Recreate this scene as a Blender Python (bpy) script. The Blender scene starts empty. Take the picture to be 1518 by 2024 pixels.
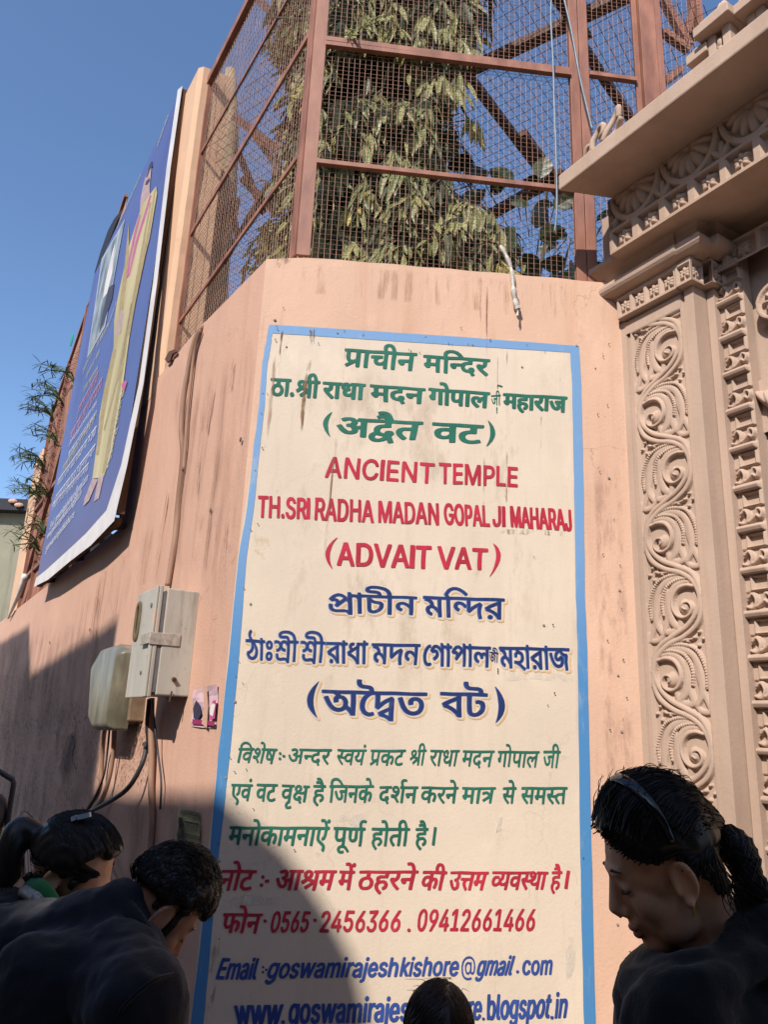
import bpy, bmesh, math, random
import numpy as np
from mathutils import Vector, Matrix

# ---------------------------------------------------------------- camera, light, exposure
sc = bpy.context.scene
F = 1500.0                      # focal length in photograph pixels (1518 x 2024)
_zc = np.array([221.0, 5247.0, -F]); _zc /= np.linalg.norm(_zc)     # plumb line as the lens sees it
_f = np.array([0, 0, -1.0]); _yc = _f - _zc * _f.dot(_zc); _yc /= np.linalg.norm(_yc)
RW = np.array([np.cross(_yc, _zc), _yc, _zc])
CAM = np.array([0, 0, 1.55])
cam = bpy.data.cameras.new('camera'); camo = bpy.data.objects.new('camera', cam)
sc.collection.objects.link(camo); sc.camera = camo
M4 = Matrix.Identity(4)
for i in range(3):
    for j in range(3): M4[i][j] = RW[i][j]
    M4[i][3] = CAM[i]
camo.matrix_world = M4
cam.sensor_fit = 'VERTICAL'; cam.sensor_height = 24.0; cam.lens = F / 2024 * 24.0
cam.clip_start = 0.05; cam.clip_end = 500

SUN_EL, SUN_AZ = 40.0, -154.0
_a, _e = math.radians(SUN_AZ), math.radians(SUN_EL)
SUND = -np.array([math.sin(_a) * math.cos(_e), math.cos(_a) * math.cos(_e), math.sin(_e)])
world = bpy.data.worlds.new('World'); sc.world = world; world.use_nodes = True
wn_ = world.node_tree.nodes; sky = wn_.new('ShaderNodeTexSky'); sky.sky_type = 'NISHITA'
sky.sun_disc = False; sky.sun_elevation = _e; sky.sun_rotation = _a
sky.air_density = 1.0; sky.dust_density = 0.7; sky.ozone_density = 5.0
bg = wn_['Background']; bg.inputs['Strength'].default_value = 0.14
world.node_tree.links.new(sky.outputs['Color'], bg.inputs['Color'])
sl = bpy.data.lights.new('sun', 'SUN'); sl.energy = 4.1; sl.angle = math.radians(0.53); sl.color = (1.0, 0.935, 0.85)
so = bpy.data.objects.new('sun', sl); sc.collection.objects.link(so)
so.rotation_euler = Vector(SUND).to_track_quat('-Z', 'Y').to_euler(); so.location = (-8, -12, 14)
sc.view_settings.view_transform = 'Standard'; sc.view_settings.look = 'None'
sc.view_settings.exposure = 0.55; sc.view_settings.gamma = 1.0
random.seed(7); RNG = np.random.default_rng(7)

# ---------------------------------------------------------------- measuring frames
UP = np.array([0, 0, 1.0])
def ray(px, py):
    d = RW @ np.array([px - 759, -(py - 1012), -F]); return d / np.linalg.norm(d)
def hit(px, py, P, n):
    r = ray(px, py); return CAM + r * ((P - CAM).dot(n) / r.dot(n))
def hitz(px, py, z):
    r = ray(px, py); return CAM + r * ((z - CAM[2]) / r[2])
def at(px, py, d):              # point seen at a pixel, d metres ahead
    r = ray(px, py); return CAM + r * (d / r[1])
U = ray(-215, 1390); U[2] = 0; U /= np.linalg.norm(U)          # along the street, away from us
NU = np.array([-U[1], U[0], 0])                                  # out of the facade
C0 = ray(455, 1250); C0 = CAM + C0 * (3.2 / C0[1]); C0[2] = 0     # foot of the wall corner
WV = np.array([math.cos(math.radians(5)), math.sin(math.radians(5)), 0])   # along the lettered wall
NW = np.array([WV[1], -WV[0], 0])
G0 = C0 + WV * 1.7661                                             # foot of the carved pillar
def S(u, z, n=0): return C0 + WV * u + UP * z + NW * n
def L(s, z, n=0): return C0 + U * s + UP * z + NU * n
def G(a, z, n=0): return G0 - U * a + UP * z + NU * n
def Sp(px, py, n=0): Q = hit(px, py, C0 + NW * n, NW); return (Q - C0) @ WV, Q[2]
def Lp(px, py, n=0): Q = hit(px, py, C0 + NU * n, NU); return (Q - C0) @ U, Q[2]
def Gp(px, py, n=0): Q = hit(px, py, G0 + NU * n, NU); return (Q - G0) @ (-U), Q[2]

# ---------------------------------------------------------------- objects
col = sc.collection
def link(o): col.objects.link(o); return o
def thing(name, label, cat, base, group=None):
    o = link(bpy.data.objects.new(name, None)); o.location = Vector(base); o.empty_display_size = 0.1
    o['label'] = label; o['category'] = cat
    if group: o['group'] = group
    return o
def world_loc(o):
    v = Vector((0, 0, 0))
    while o: v += o.location; o = o.parent
    return np.array(v)
class MB:
    def __init__(s): s.v = []; s.f = []; s.m = []; s.n = 0
    def add(s, V, Fs, mi=0):
        V = np.asarray(V, float); k = s.n; s.v.append(V); s.n += len(V)
        for f in Fs: s.f.append([int(i) + k for i in f]); s.m.append(mi)
    def quad(s, a, b, c, d, mi=0): s.add([a, b, c, d], [(0, 1, 2, 3)], mi)
    def prism(s, poly, ext, mi=0, cap=True):            # poly points extruded by vector ext
        p = np.asarray(poly, float); n = len(p); V = np.vstack([p, p + ext])
        Fs = [(i, (i + 1) % n, n + (i + 1) % n, n + i) for i in range(n)]
        if cap: Fs += [tuple(range(n - 1, -1, -1)), tuple(range(n, 2 * n))]
        s.add(V, Fs, mi)
    def box(s, o, a, b, c, mi=0):                       # corner o, edge vectors a b c
        o, a, b, c = [np.asarray(x, float) for x in (o, a, b, c)]
        V = [o, o + a, o + a + b, o + b, o + c, o + a + c, o + a + b + c, o + b + c]
        s.add(V, [(0, 3, 2, 1), (4, 5, 6, 7), (0, 1, 5, 4), (1, 2, 6, 5), (2, 3, 7, 6), (3, 0, 4, 7)], mi)
    def tube(s, pts, r, k=6, mi=0, cap=True):
        P = np.asarray(pts, float); n = len(P); R = np.broadcast_to(np.asarray(r, float), (n,))
        T = np.gradient(P, axis=0); T /= np.maximum(np.linalg.norm(T, axis=1), 1e-9)[:, None]
        x = np.cross(T[0], [0.31, 0.22, 0.92]); x /= np.linalg.norm(x); V = []
        for i in range(n):
            x = x - T[i] * x.dot(T[i]); x /= max(np.linalg.norm(x), 1e-9); y = np.cross(T[i], x)
            for j in range(k):
                t = 2 * math.pi * j / k; V.append(P[i] + R[i] * (x * math.cos(t) + y * math.sin(t)))
        Fs = [(i * k + j, i * k + (j + 1) % k, (i + 1) * k + (j + 1) % k, (i + 1) * k + j) for i in range(n - 1) for j in range(k)]
        if cap: Fs += [tuple(range(k - 1, -1, -1)), tuple(range((n - 1) * k, n * k))]
        s.add(V, Fs, mi)
    def bar(s, a, b, w, h, up=UP, mi=0):                # rectangular bar from a to b
        a, b = np.asarray(a, float), np.asarray(b, float); t = (b - a) / np.linalg.norm(b - a)
        x = np.cross(t, up); x /= np.linalg.norm(x); y = np.cross(x, t)
        s.box(a - x * w / 2 - y * h / 2, x * w, y * h, b - a, mi)
    def grid(s, P, mi=0):                               # P: rows x cols x 3
        r, c = P.shape[:2]
        i, j = np.meshgrid(np.arange(r - 1), np.arange(c - 1), indexing='ij'); k = (i * c + j).ravel()
        s.add(P.reshape(-1, 3), np.stack([k, k + 1, k + c + 1, k + c], 1), mi)
    def ellipsoid(s, c, ax, mi=0, n=14, m=9):           # ax: three axis vectors
        V = []; ax = np.asarray(ax, float); c = np.asarray(c, float)
        for i in range(1, m):
            t = math.pi * i / m
            for j in range(n):
                p = 2 * math.pi * j / n
                V.append(c + ax[0] * math.sin(t) * math.cos(p) + ax[1] * math.sin(t) * math.sin(p) + ax[2] * math.cos(t))
        V += [c + ax[2], c - ax[2]]; q = (m - 1) * n
        Fs = [(i * n + j, (i + 1) * n + j, (i + 1) * n + (j + 1) % n, i * n + (j + 1) % n) for i in range(m - 2) for j in range(n)]
        Fs += [(q, j, (j + 1) % n) for j in range(n)] + [(q + 1, (m - 2) * n + (j + 1) % n, (m - 2) * n + j) for j in range(n)]
        s.add(V, Fs, mi)
    def data(s, name, base=(0, 0, 0)):
        V = np.vstack(s.v) - np.asarray(base); me = bpy.data.meshes.new(name)
        me.from_pydata(V.tolist(), [], s.f); me.polygons.foreach_set('material_index', s.m); me.update(); return me
def obj(name, mb, mats, parent=None, smooth=False, label=None, cat=None, group=None, kind=None, bevel=0, base=None):
    if parent is not None: b = world_loc(parent)
    elif base is not None: b = np.asarray(base, float)
    else:
        V = np.vstack(mb.v); b = np.array([(V[:, 0].min() + V[:, 0].max()) / 2, (V[:, 1].min() + V[:, 1].max()) / 2, V[:, 2].min()])
    o = link(bpy.data.objects.new(name, mb.data(name, b)))
    for m in (mats if isinstance(mats, (list, tuple)) else [mats]): o.data.materials.append(m)
    if parent is not None: o.parent = parent
    else: o.location = Vector(b)
    if smooth: o.data.polygons.foreach_set('use_smooth', [True] * len(o.data.polygons))
    if bevel:
        md = o.modifiers.new('bevel', 'BEVEL'); md.width = bevel; md.segments = 2; md.limit_method = 'ANGLE'
    if label: o['label'] = label
    if cat: o['category'] = cat
    if group: o['group'] = group
    if kind: o['kind'] = kind
    return o
def clean(o, merge=1e-5):
    bm = bmesh.new(); bm.from_mesh(o.data); bmesh.ops.remove_doubles(bm, verts=bm.verts, dist=merge)
    bmesh.ops.recalc_face_normals(bm, faces=bm.faces); bm.to_mesh(o.data); bm.free(); return o
def apply_mods(o):
    dg = bpy.context.evaluated_depsgraph_get(); me = bpy.data.meshes.new_from_object(o.evaluated_get(dg))
    o.modifiers.clear(); o.data = me; return o
def fuse(o, vox, it=6, fac=0.5):                        # one continuous skin out of overlapping volumes
    md = o.modifiers.new('remesh', 'REMESH'); md.mode = 'VOXEL'; md.voxel_size = vox
    if it: sm = o.modifiers.new('smooth', 'SMOOTH'); sm.iterations = it; sm.factor = fac
    apply_mods(o); o.data.polygons.foreach_set('use_smooth', [True] * len(o.data.polygons)); return o

# ---------------------------------------------------------------- materials
def lin(c):
    return tuple((x / 12.92 if x <= .04045 else ((x + .055) / 1.055) ** 2.4) for x in c)
def rgb(r, g, b): return lin((r / 255, g / 255, b / 255))
class NT:
    def __init__(s, name):
        s.m = bpy.data.materials.new(name); s.m.use_nodes = True; s.t = s.m.node_tree; s.N = s.t.nodes
        s.b = s.N['Principled BSDF']; s.tc = s.N.new('ShaderNodeTexCoord')
    def l(s, a, b): s.t.links.new(a, b)
    def noise(s, scale, stretch=(1, 1, 1), detail=5, rough=.55, loc=(0, 0, 0)):
        mp = s.N.new('ShaderNodeMapping'); mp.inputs['Scale'].default_value = stretch; mp.inputs['Location'].default_value = loc
        s.l(s.tc.outputs['Object'], mp.inputs['Vector'])
        n = s.N.new('ShaderNodeTexNoise'); n.inputs['Scale'].default_value = scale; n.inputs['Detail'].default_value = detail
        n.inputs['Roughness'].default_value = rough; s.l(mp.outputs[0], n.inputs['Vector']); return n.outputs['Fac']
    def ramp(s, f, a, b):
        r = s.N.new('ShaderNodeMapRange'); r.inputs['From Min'].default_value = a; r.inputs['From Max'].default_value = b
        s.l(f, r.inputs['Value']); return r.outputs[0]
    def math(s, op, a, b=None):
        n = s.N.new('ShaderNodeMath'); n.operation = op
        for i, x in enumerate((a, b)):
            if x is None: continue
            if isinstance(x, (int, float)): n.inputs[i].default_value = x
            else: s.l(x, n.inputs[i])
        return n.outputs[0]
    def mix(s, f, a, b):
        n = s.N.new('ShaderNodeMix'); n.data_type = 'RGBA'
        if isinstance(f, (int, float)): n.inputs['Factor'].default_value = f
        else: s.l(f, n.inputs['Factor'])
        for k, x in ((6, a), (7, b)):
            if isinstance(x, tuple): n.inputs[k].default_value = (*x[:3], 1)
            else: s.l(x, n.inputs[k])
        return n.outputs[2]
    def color(s, c):
        if isinstance(c, tuple): s.b.inputs['Base Color'].default_value = (*c[:3], 1)
        else: s.l(c, s.b.inputs['Base Color'])
    def bump(s, f, strength, dist=.01):
        n = s.N.new('ShaderNodeBump'); n.inputs['Strength'].default_value = strength; n.inputs['Distance'].default_value = dist
        s.l(f, n.inputs['Height']); s.l(n.outputs[0], s.b.inputs['Normal'])
    def fin(s, rough=.7, metal=0, spec=.3):
        s.b.inputs['Roughness'].default_value = rough; s.b.inputs['Metallic'].default_value = metal
        s.b.inputs['Specular IOR Level'].default_value = spec; return s.m
def mul(c, k): return tuple(x * k for x in c)
def simple(name, c, rough=.6, metal=0, spec=.3, var=.25, scale=20, stretch=(1, 1, 1), bump=0, c2=None):
    t = NT(name); n = t.noise(scale, stretch)
    t.color(t.mix(t.ramp(n, .3, .7), mul(c, 1 - var), c2 if c2 else mul(c, 1 + var * .6)))
    if bump: t.bump(t.noise(scale * 3, stretch), bump, .004)
    return t.fin(rough, metal, spec)
def plaster(name, base, streak, dirt, bump=.25, loc=(0, 0, 0), sp=.5):
    t = NT(name)
    big = t.ramp(t.noise(1.3, (1, 1, 1), 6, .6, loc), .35, .7)
    c = t.mix(big, mul(base, .93), mul(base, 1.05))
    st = t.ramp(t.noise(7, (1, 1, .07), 6, .65, loc), .52, .74)
    c = t.mix(t.math('MULTIPLY', st, sp), c, streak)
    fine = t.ramp(t.noise(26, (1, 1, .10), 4, .6, loc), .60, .78)
    c = t.mix(t.math('MULTIPLY', fine, sp * .5), c, dirt)
    spk = t.ramp(t.noise(60, (1, 1, .8), 3, .5, loc), .70, .80)
    patch = t.ramp(t.noise(1.7, (1, 1, .8), 4, .6, (loc[0] + 5, loc[1], loc[2])), .50, .66)
    c = t.mix(t.math('MULTIPLY', t.math('MULTIPLY', spk, patch), .75), c, dirt)
    vo = t.N.new('ShaderNodeTexVoronoi'); vo.feature = 'DISTANCE_TO_EDGE'; vo.inputs['Scale'].default_value = 1.5
    wp = t.N.new('ShaderNodeVectorMath'); wp.operation = 'MULTIPLY_ADD'; nz_ = t.N.new('ShaderNodeTexNoise'); nz_.inputs['Scale'].default_value = 4; nz_.inputs['Detail'].default_value = 6; t.l(t.tc.outputs['Object'], nz_.inputs['Vector'])
    t.l(nz_.outputs['Color'], wp.inputs[0]); wp.inputs[1].default_value = (.5, .5, .5); t.l(t.tc.outputs['Object'], wp.inputs[2]); t.l(wp.outputs[0], vo.inputs['Vector'])
    crack = t.math('MULTIPLY', t.ramp(vo.outputs['Distance'], .006, .001), t.ramp(t.noise(1.1, (1, 1, 1), 3, .5, (7, loc[1], 2)), .50, .62))
    c = t.mix(t.math('MULTIPLY', crack, .42 if sp > .45 else .2), c, mul(dirt, .8))
    chalk = t.ramp(t.noise(3.2, (1, 1, .7), 7, .72, (1, 9, loc[0])), .56, .66); c = t.mix(t.math('MULTIPLY', chalk, .22), c, mul(base, 1.28))
    t.color(c)
    h = t.math('ADD', t.math('MULTIPLY', t.noise(9, (1, 1, .5), 4), 1.0), t.math('MULTIPLY', t.noise(90, (1, 1, 1), 3), .35))
    t.bump(h, bump, .012)
    return t.fin(.82, 0, .2)
DATA = [
400,3,131,763,4137,3644,4140,4735,5235,4949,1648,1648,850,850,850,1548,4847,4938,5348,5950,5248,4817,5236,5639,6042,2635,4947,5839,5649,9880,5148,5125,5348,6150,5852,5255,5394,5294,5252,
6950,5248,4821,4822,4915,5447,6750,5454,5188,5278,5377,9452,9452,5248,4604,3840,3948,4551,4555,5058,5257,5654,6753,5352,5362,4853,3951,2249,2248,4647,4937,5548,6750,4639,5039,5540,5744,5846,
6249,6251,6153,5127,5749,6350,5454,5180,5280,5383,7051,5248,4721,4820,4915,5347,6750,5454,5280,5281,5483,8752,8851,5448,4625,2348,2349,4044,4845,5045,5342,5643,5646,5847,5851,5654,5354,5261,
7251,4924,4925,5448,6851,5356,5496,5496,5252,6351,5451,5154,5161,4452,1449,1548,349,4276,4064,3558,9,768,4119,5750,5646,5638,5237,2650,4759,4957,5359,10,546,4067,8249,4708,4746,4246,4149,
4351,4754,4762,5282,400,3,128,1131,4131,3043,4141,4439,5135,4948,650,650,2348,4448,4941,5145,7049,5148,4923,3945,4643,5044,5345,6140,6047,5952,5655,5158,5251,7750,5248,5013,5848,6551,5253,
5080,5079,5276,5152,7049,5149,5007,4906,5348,6649,5452,5152,5179,5080,5278,8752,8753,9750,5148,4944,2745,4246,4243,348,3448,4548,4746,5040,5344,5842,5547,5949,5852,5454,5362,7352,5434,5740,
5745,6345,7348,6131,5748,6456,5252,4067,5861,5057,4855,4357,3551,3945,4539,4351,4254,4656,4957,5358,5555,5752,8053,5155,5268,5152,7951,8050,5347,5142,4539,4647,4354,4051,4047,4442,5141,5542,
6236,8519,5950,6060,5054,2769,3762,6358,6159,5663,5167,6755,5261,4854,1049,1050,1150,1049,3271,3064,2456,10,1138,4114,6750,6545,6142,6040,1748,1748,4659,5259,5655,4,1022,4068,7950,4921,2149,
401,2,39,93,3856,4847,5040,5247,8349,5248,5037,4046,4345,4443,4640,4838,5140,5339,5641,6142,6448,6753,6260,5764,5169,4466,3564,4966,5252,7551,5248,5028,5017,4917,5248,5449,6353,5383,5078,
5079,6354,4963,4252,16,133,3805,5650,5448,5444,5343,5142,4741,4745,4447,4350,4453,4655,4859,5059,5357,5454,401,4,53,325,3906,3744,4341,4736,5134,4546,4842,3859,3552,3744,4139,4942,5140,6034,
3236,5637,5548,5451,7167,6645,2125,5047,5739,5851,7874,5122,5948,5851,5352,5281,5079,5179,5152,5650,5550,5147,4907,4907,5348,5649,5851,5453,5193,5293,5152,5951,5352,5262,4753,3851,4376,4263,
3956,10,329,3889,5449,5345,5630,4948,3749,4752,4859,5158,5256,8,272,3843,5348,5245,4942,4745,4653,4858,5256,7,300,3842,5650,5148,5020,4848,3554,5764,401,3,85,397,3860,4447,5039,5148,8449,
5340,4639,3653,3945,4643,5243,5838,6732,6932,5448,5752,5960,2772,4160,6359,5758,5359,5066,5251,5950,5249,5012,4911,5046,5248,6549,5552,5352,5090,5190,5152,5551,5249,5039,5244,6139,4740,5041,
5244,5444,5746,6047,6650,6152,5136,5148,6448,5852,5255,5187,5188,5054,5251,6150,5248,4909,4909,5248,5550,6551,5353,5190,5190,5252,5650,5652,5260,4954,4751,651,1549,4447,4845,3956,4052,3848,
4045,4653,4551,748,8,526,3848,5247,4743,6044,5048,4350,4654,4957,14,554,3848,5650,5248,4909,3942,3949,4555,5259,5453,6252,5353,5161,4053,5659,401,2,101,672,3867,4347,5137,5349,6949,5148,
5124,3946,4646,4944,5444,6140,5846,5849,5652,5553,5461,7650,5314,5447,6650,5551,5253,4897,5185,7851,7851,4942,2945,3440,4439,5034,5640,6142,6745,7048,6134,5548,5751,6257,4066,5759,4960,4655,
4553,3651,4248,4647,4747,4843,4151,4454,4757,5058,5456,5954,7953,5252,5168,5254,9250,9249,5146,4833,2350,2349,4549,4546,4947,5044,5443,5743,5946,5749,5851,5553,5354,5258,6950,5147,4909,5848,
6652,5352,5154,5288,5288,5251,6051,5652,5253,5158,4853,4551,1149,1550,1651,1550,1249,1149,1249,5,718,3848,7850,5022,2350,4865,401,2,136,1088,3917,4248,4647,5338,5448,6351,5448,5639,5340,
5048,550,651,4348,4847,4940,5248,6848,4928,4044,4846,4945,5639,5744,5747,6251,5352,5354,5175,5175,6351,5248,5010,5010,5247,6549,5551,5353,5089,5089,5153,5350,5950,5148,5025,4925,5020,5248,
6648,5552,5252,5088,5189,5154,5551,5550,5148,4914,5242,5444,5545,6046,5949,6552,5130,5248,6349,5852,5253,5189,5289,5153,5750,5550,5149,4820,4920,5031,5146,6649,5551,5353,5288,5289,5154,5450,
8749,8750,4937,3344,3855,3851,3848,4146,4342,4745,4943,5140,5539,6336,6239,5950,6057,5254,2773,4759,5158,5553,5748,5148,4637,6645,5852,5662,5556,4801,5348,5749,6151,5453,5390,5390,5152,6151,
5353,5261,4853,1250,1250,1250,1250,449,448,4852,4372,4262,3856,9,1173,3857,6651,5549,4914,4645,4346,4350,4657,5067,401,2,51,1424,3893,4646,4644,5030,2145,4948,5046,5148,7955,5249,5041,3747,
4748,5045,5538,4941,4749,4752,4273,4749,4946,5727,5545,5449,5654,5358,5058,4760,5851,5115,5148,5350,5153,5077,5076,5252,5751,5022,5022,5148,5350,5253,5077,5077,5553,5156,4952,4551,4667,4756,
4652,9,1425,3884,5350,5247,5337,4948,4249,4851,4960,5156,401,3,150,1464,3879,4446,4939,5548,6150,5147,4927,3842,5044,5145,6040,6147,6054,5461,6549,5018,5248,5449,6150,5551,5253,5288,5188,
9550,4944,3249,4046,4445,4642,5041,5441,4542,4842,5334,6036,6239,5548,5852,5758,3862,4360,4860,5357,5353,5651,5549,5347,5246,4945,4041,5441,5648,6053,5958,5458,5159,4859,4357,3755,3250,4852,
5055,5252,7550,5952,5353,5166,5253,5750,5148,4912,4812,5346,6450,5754,5290,5289,7052,6349,5143,4740,4848,4052,4349,4446,4644,5240,6133,7922,5951,6060,5143,5348,6250,5752,5253,5288,5389,5152,
5650,8450,8450,4940,2349,4449,4747,4640,5841,5343,5143,4843,4652,4557,3981,4452,4548,4046,4946,5630,5735,6040,6345,6551,6258,5356,5358,4861,4759,5651,4924,5023,5647,6451,5454,5289,5390,5252,
6153,5359,4856,4351,549,650,549,1548,1448,1548,1650,1750,1650,4,1499,3863,6549,4824,3550,10,1703,3869,5850,5148,4815,4816,4947,2179,6461,5658,5358,402,3,176,739,3702,3144,5048,5538,5948,
6454,5750,5648,5148,2949,2644,4746,5540,5347,5750,6654,6250,6146,5248,4949,348,348,2050,2050,4147,4839,3661,2954,2549,3748,3143,4946,5641,5447,6150,7358,5849,5647,5243,4744,4447,3247,4746,
5140,5248,6750,6141,5341,4844,4648,3949,3856,3958,3172,3850,3344,4847,6729,6437,6642,7046,7351,7357,5655,5556,5258,5058,6250,5148,4806,5548,7149,5852,5354,5195,5195,8451,8552,8451,5144,4846,
1643,3844,4244,4543,4743,4944,5137,3442,4242,4541,5039,5442,5943,6145,6348,7351,6453,6454,6658,5932,5848,7155,5453,3687,6361,5255,4955,4456,4553,3152,4048,4146,4645,4743,3851,4254,4656,5059,
5357,5654,6054,8552,5852,5253,5171,5253,8750,8750,9052,5247,4834,4848,848,3346,3443,4444,4443,4841,5144,5343,5741,6735,6044,6150,6762,3164,4457,4660,5359,5955,8752,5148,4624,4624,5348,5749,
7453,5354,5895,5795,7655,5253,5160,4952,4051,148,148,1950,1950,3677,4260,4355,4254,3953,3351,8,607,3630,6649,5130,4943,3849,3451,6164,5255,10,718,3555,7246,7048,4142,3944,4147,3950,4153,
4756,5259,402,2,80,1047,3659,4448,4747,5038,5548,7950,7949,8752,5249,4940,3050,2147,3144,4245,4444,4643,4844,5236,5939,6442,6547,6749,8055,5148,5032,5247,5949,7453,5354,5197,5297,9050,9151,
5348,4834,2746,3345,3944,4042,4643,4842,5139,5540,5842,6243,6645,6448,7150,6852,7856,5753,5252,4562,4652,4050,2543,3149,3852,4452,4256,4756,4957,5560,6157,7453,6850,5852,5253,5382,7952,5852,
5353,5158,5054,4852,250,149,250,348,248,11,1104,3609,6751,6850,5031,4244,3945,3649,4053,4556,5060,5457,503,8,20,481,3402,4647,3406,3605,4118,5448,6150,5452,6081,8551,5249,6021,5848,6052,
5253,4079,4178,4380,4280,4653,31,551,3404,4747,4710,4911,5010,5547,6050,5553,5076,5075,5179,5152,7208,7209,5548,6651,5257,5078,5078,5179,5280,4651,4051,4649,4948,4709,4810,3675,3679,3679,
4452,44,690,3405,4147,4245,3535,4130,4727,5137,5336,6032,5743,5845,6946,6854,6359,6065,5465,4952,4451,3949,4234,3842,3949,3954,4262,4568,5170,5565,5457,5656,5754,5952,5848,5746,5444,5538,
6550,5251,5153,4861,4758,4557,4357,3656,4251,15,754,3406,4746,4824,4904,4905,5147,5250,6750,5352,5153,5183,5083,5275,5176,4752,28,791,3406,4747,4823,4904,4904,5248,5750,8050,8050,5254,5061,
4853,451,4851,4953,5178,9451,5353,4963,4353,1350,4851,5054,5277,9751,5353,5064,4252,30,877,3405,4646,4825,4904,5003,5348,6150,5351,5252,5190,5190,7210,7211,5548,6652,5152,5163,5185,5186,
5185,4652,3950,4749,4848,4909,4810,3379,3775,3776,4352,18,978,3408,4646,4939,5246,8148,4917,5016,4917,5446,6451,5254,5299,5199,5251,8051,5253,5063,4553,5,486,3369,5250,5911,2748,4952,503,7,
19,1085,3414,4747,5234,5349,7349,5202,5023,5022,5347,6251,5352,5055,5099,5099,7553,5153,5062,4853,4650,27,1167,3415,4848,4947,5211,5010,4910,5348,5750,9754,5254,5062,4752,1449,4851,5182,
8453,5352,5158,4956,4853,1549,4979,5253,8652,5353,4964,4652,36,1236,3417,4848,4948,5125,5125,4915,5016,5348,6050,5453,5182,5182,5918,5918,5348,5649,5651,5353,6082,6081,5018,5018,5447,6351,
5253,5088,5189,4991,4552,3651,4647,3810,3810,3890,3891,4652,21,1345,3417,4848,4947,5011,5012,5011,5347,6151,5453,5189,7553,6258,5658,5460,5258,5064,4860,4658,4357,4453,4053,18,1421,3419,
4848,4948,5011,4912,5011,5448,7551,7650,5354,4962,4853,1650,4751,5180,5179,5090,4653,26,1488,3420,4646,5011,4912,5011,5248,5649,7551,7550,5253,5162,4754,1151,4970,5262,8450,5352,5154,5061,
4752,1551,5079,9051,5254,5063,4553,10,1362,3397,6851,5548,5347,5341,5040,4740,4645,4248,3650,504,7,23,83,3145,4749,4948,5236,5648,6250,5248,5116,5216,5116,5448,6050,5253,4984,4985,4984,5151,
6351,5551,5153,4962,4852,4451,31,145,3148,4749,4947,5308,5111,5111,5648,5750,5453,4975,4976,5251,6351,6250,5224,5124,5648,5851,5253,4982,4983,4877,4877,4852,4250,4447,5302,2549,4852,4697,
4852,45,256,3149,4146,4341,4635,5135,5439,5742,7038,5546,5342,5042,4641,4446,4551,4753,4563,4852,3750,4848,5144,5338,5739,5845,6347,6154,5960,5464,5069,4661,4458,2963,4554,4857,5060,5356,
5553,5646,5737,5749,5651,5252,5054,4564,4161,4154,26,296,3148,4747,5211,5211,5211,5348,5750,5653,4992,5151,5451,5348,6508,5649,7853,5153,4986,4986,4694,4452,4249,4648,5022,4467,4059,3953,10,
312,3130,6150,5447,5344,5240,4941,4843,4647,4049,4851,6,349,3102,5143,5023,5124,3786,5761,11,221,3051,4748,4747,4840,5441,5347,5550,5552,5353,5062,4658,504,8,43,397,3156,4749,4947,5308,5013,
5013,5141,6049,5652,5095,5452,5450,5248,6308,5247,7249,5951,5682,5552,6649,5717,5848,5852,5154,4480,4381,4281,4282,3851,4649,4848,4724,4625,4419,4318,3789,5861,5365,5070,4565,4361,4155,4051,
20,523,3157,4649,4947,5314,5107,5006,5247,5550,7551,5854,5756,5659,5460,5363,5270,4780,4369,3963,4354,4252,32,589,3160,4746,5309,5109,5008,5348,5850,5551,5252,5077,4977,7451,5450,5148,5024,
5124,5248,5649,5851,5153,5085,4984,4878,4877,4152,4449,4948,5201,2348,4852,4899,4552,21,682,3161,4748,4848,4309,4408,4309,5548,6252,5682,6451,5650,5149,5818,5548,5951,5352,5054,4090,4191,
4088,4753,10,413,3136,6250,5447,5344,5239,5040,4743,4646,4050,4651,11,538,3137,6050,5747,5739,5432,5032,4728,4438,4145,4249,4952,4,485,3111,5624,4947,4050,5,689,3115,5723,4948,4150,4851,504,
8,36,749,3162,4647,5036,5214,5114,5214,5349,5750,5451,5252,5077,5076,5724,5723,5848,5751,5678,5678,5247,5031,5018,5248,5649,5852,5252,5076,4798,4898,4651,3951,4447,4312,4311,3988,4088,4452,
19,853,3164,4649,4947,4410,4310,4410,5547,6152,5781,6851,5248,5620,5548,6051,5354,4090,4189,4090,4753,19,897,3165,4749,4848,5222,5221,5017,5118,5248,5450,7652,6055,5757,5457,5461,5379,4682,
4270,3962,3953,21,980,3169,4849,4946,4516,4516,4524,4623,5548,6152,5252,5679,6852,5348,5620,5548,6151,5253,4286,3993,3993,4552,31,1029,3170,4749,4947,5119,5219,5120,5120,5248,5850,5451,5252,
5085,5084,6027,6703,5548,6251,5253,5063,4998,4881,4881,4851,4251,4548,4848,5215,5215,3585,3586,4652,13,911,3146,6051,5845,5638,5432,5133,4729,4439,4245,4349,4852,4891,4890,5,859,3119,5823,
4948,4250,4752,6,989,3124,5149,5726,5047,4949,3951,504,6,61,1141,3176,4146,4341,4537,4735,5026,5236,5431,5734,5841,5846,5849,5954,5657,5559,5377,5726,6133,5646,5648,5651,5753,5555,5458,5463,
5165,4974,4771,4764,4463,4358,4453,4251,4247,4241,4437,4733,5030,2951,4148,5134,6349,5148,4832,4643,4748,4554,4556,4471,4772,5373,5559,5553,5644,5733,6250,5252,5153,4666,4364,4057,18,1239,
3175,4648,4947,5108,5312,5213,5247,5849,5452,5252,4789,6553,5858,5464,5073,4670,4361,3953,37,1302,3175,4548,4623,4503,4503,5348,5650,5753,5380,5352,6249,5721,5247,5850,5652,5748,8151,5451,
5154,4864,4651,3249,4753,4884,4983,4884,4851,4250,4649,4848,5113,5214,5113,4381,4281,4098,4652,16,1201,3157,5547,5640,5339,5330,5036,4936,4739,4545,4454,4560,4568,4864,5063,5265,5459,9,1251,
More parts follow.
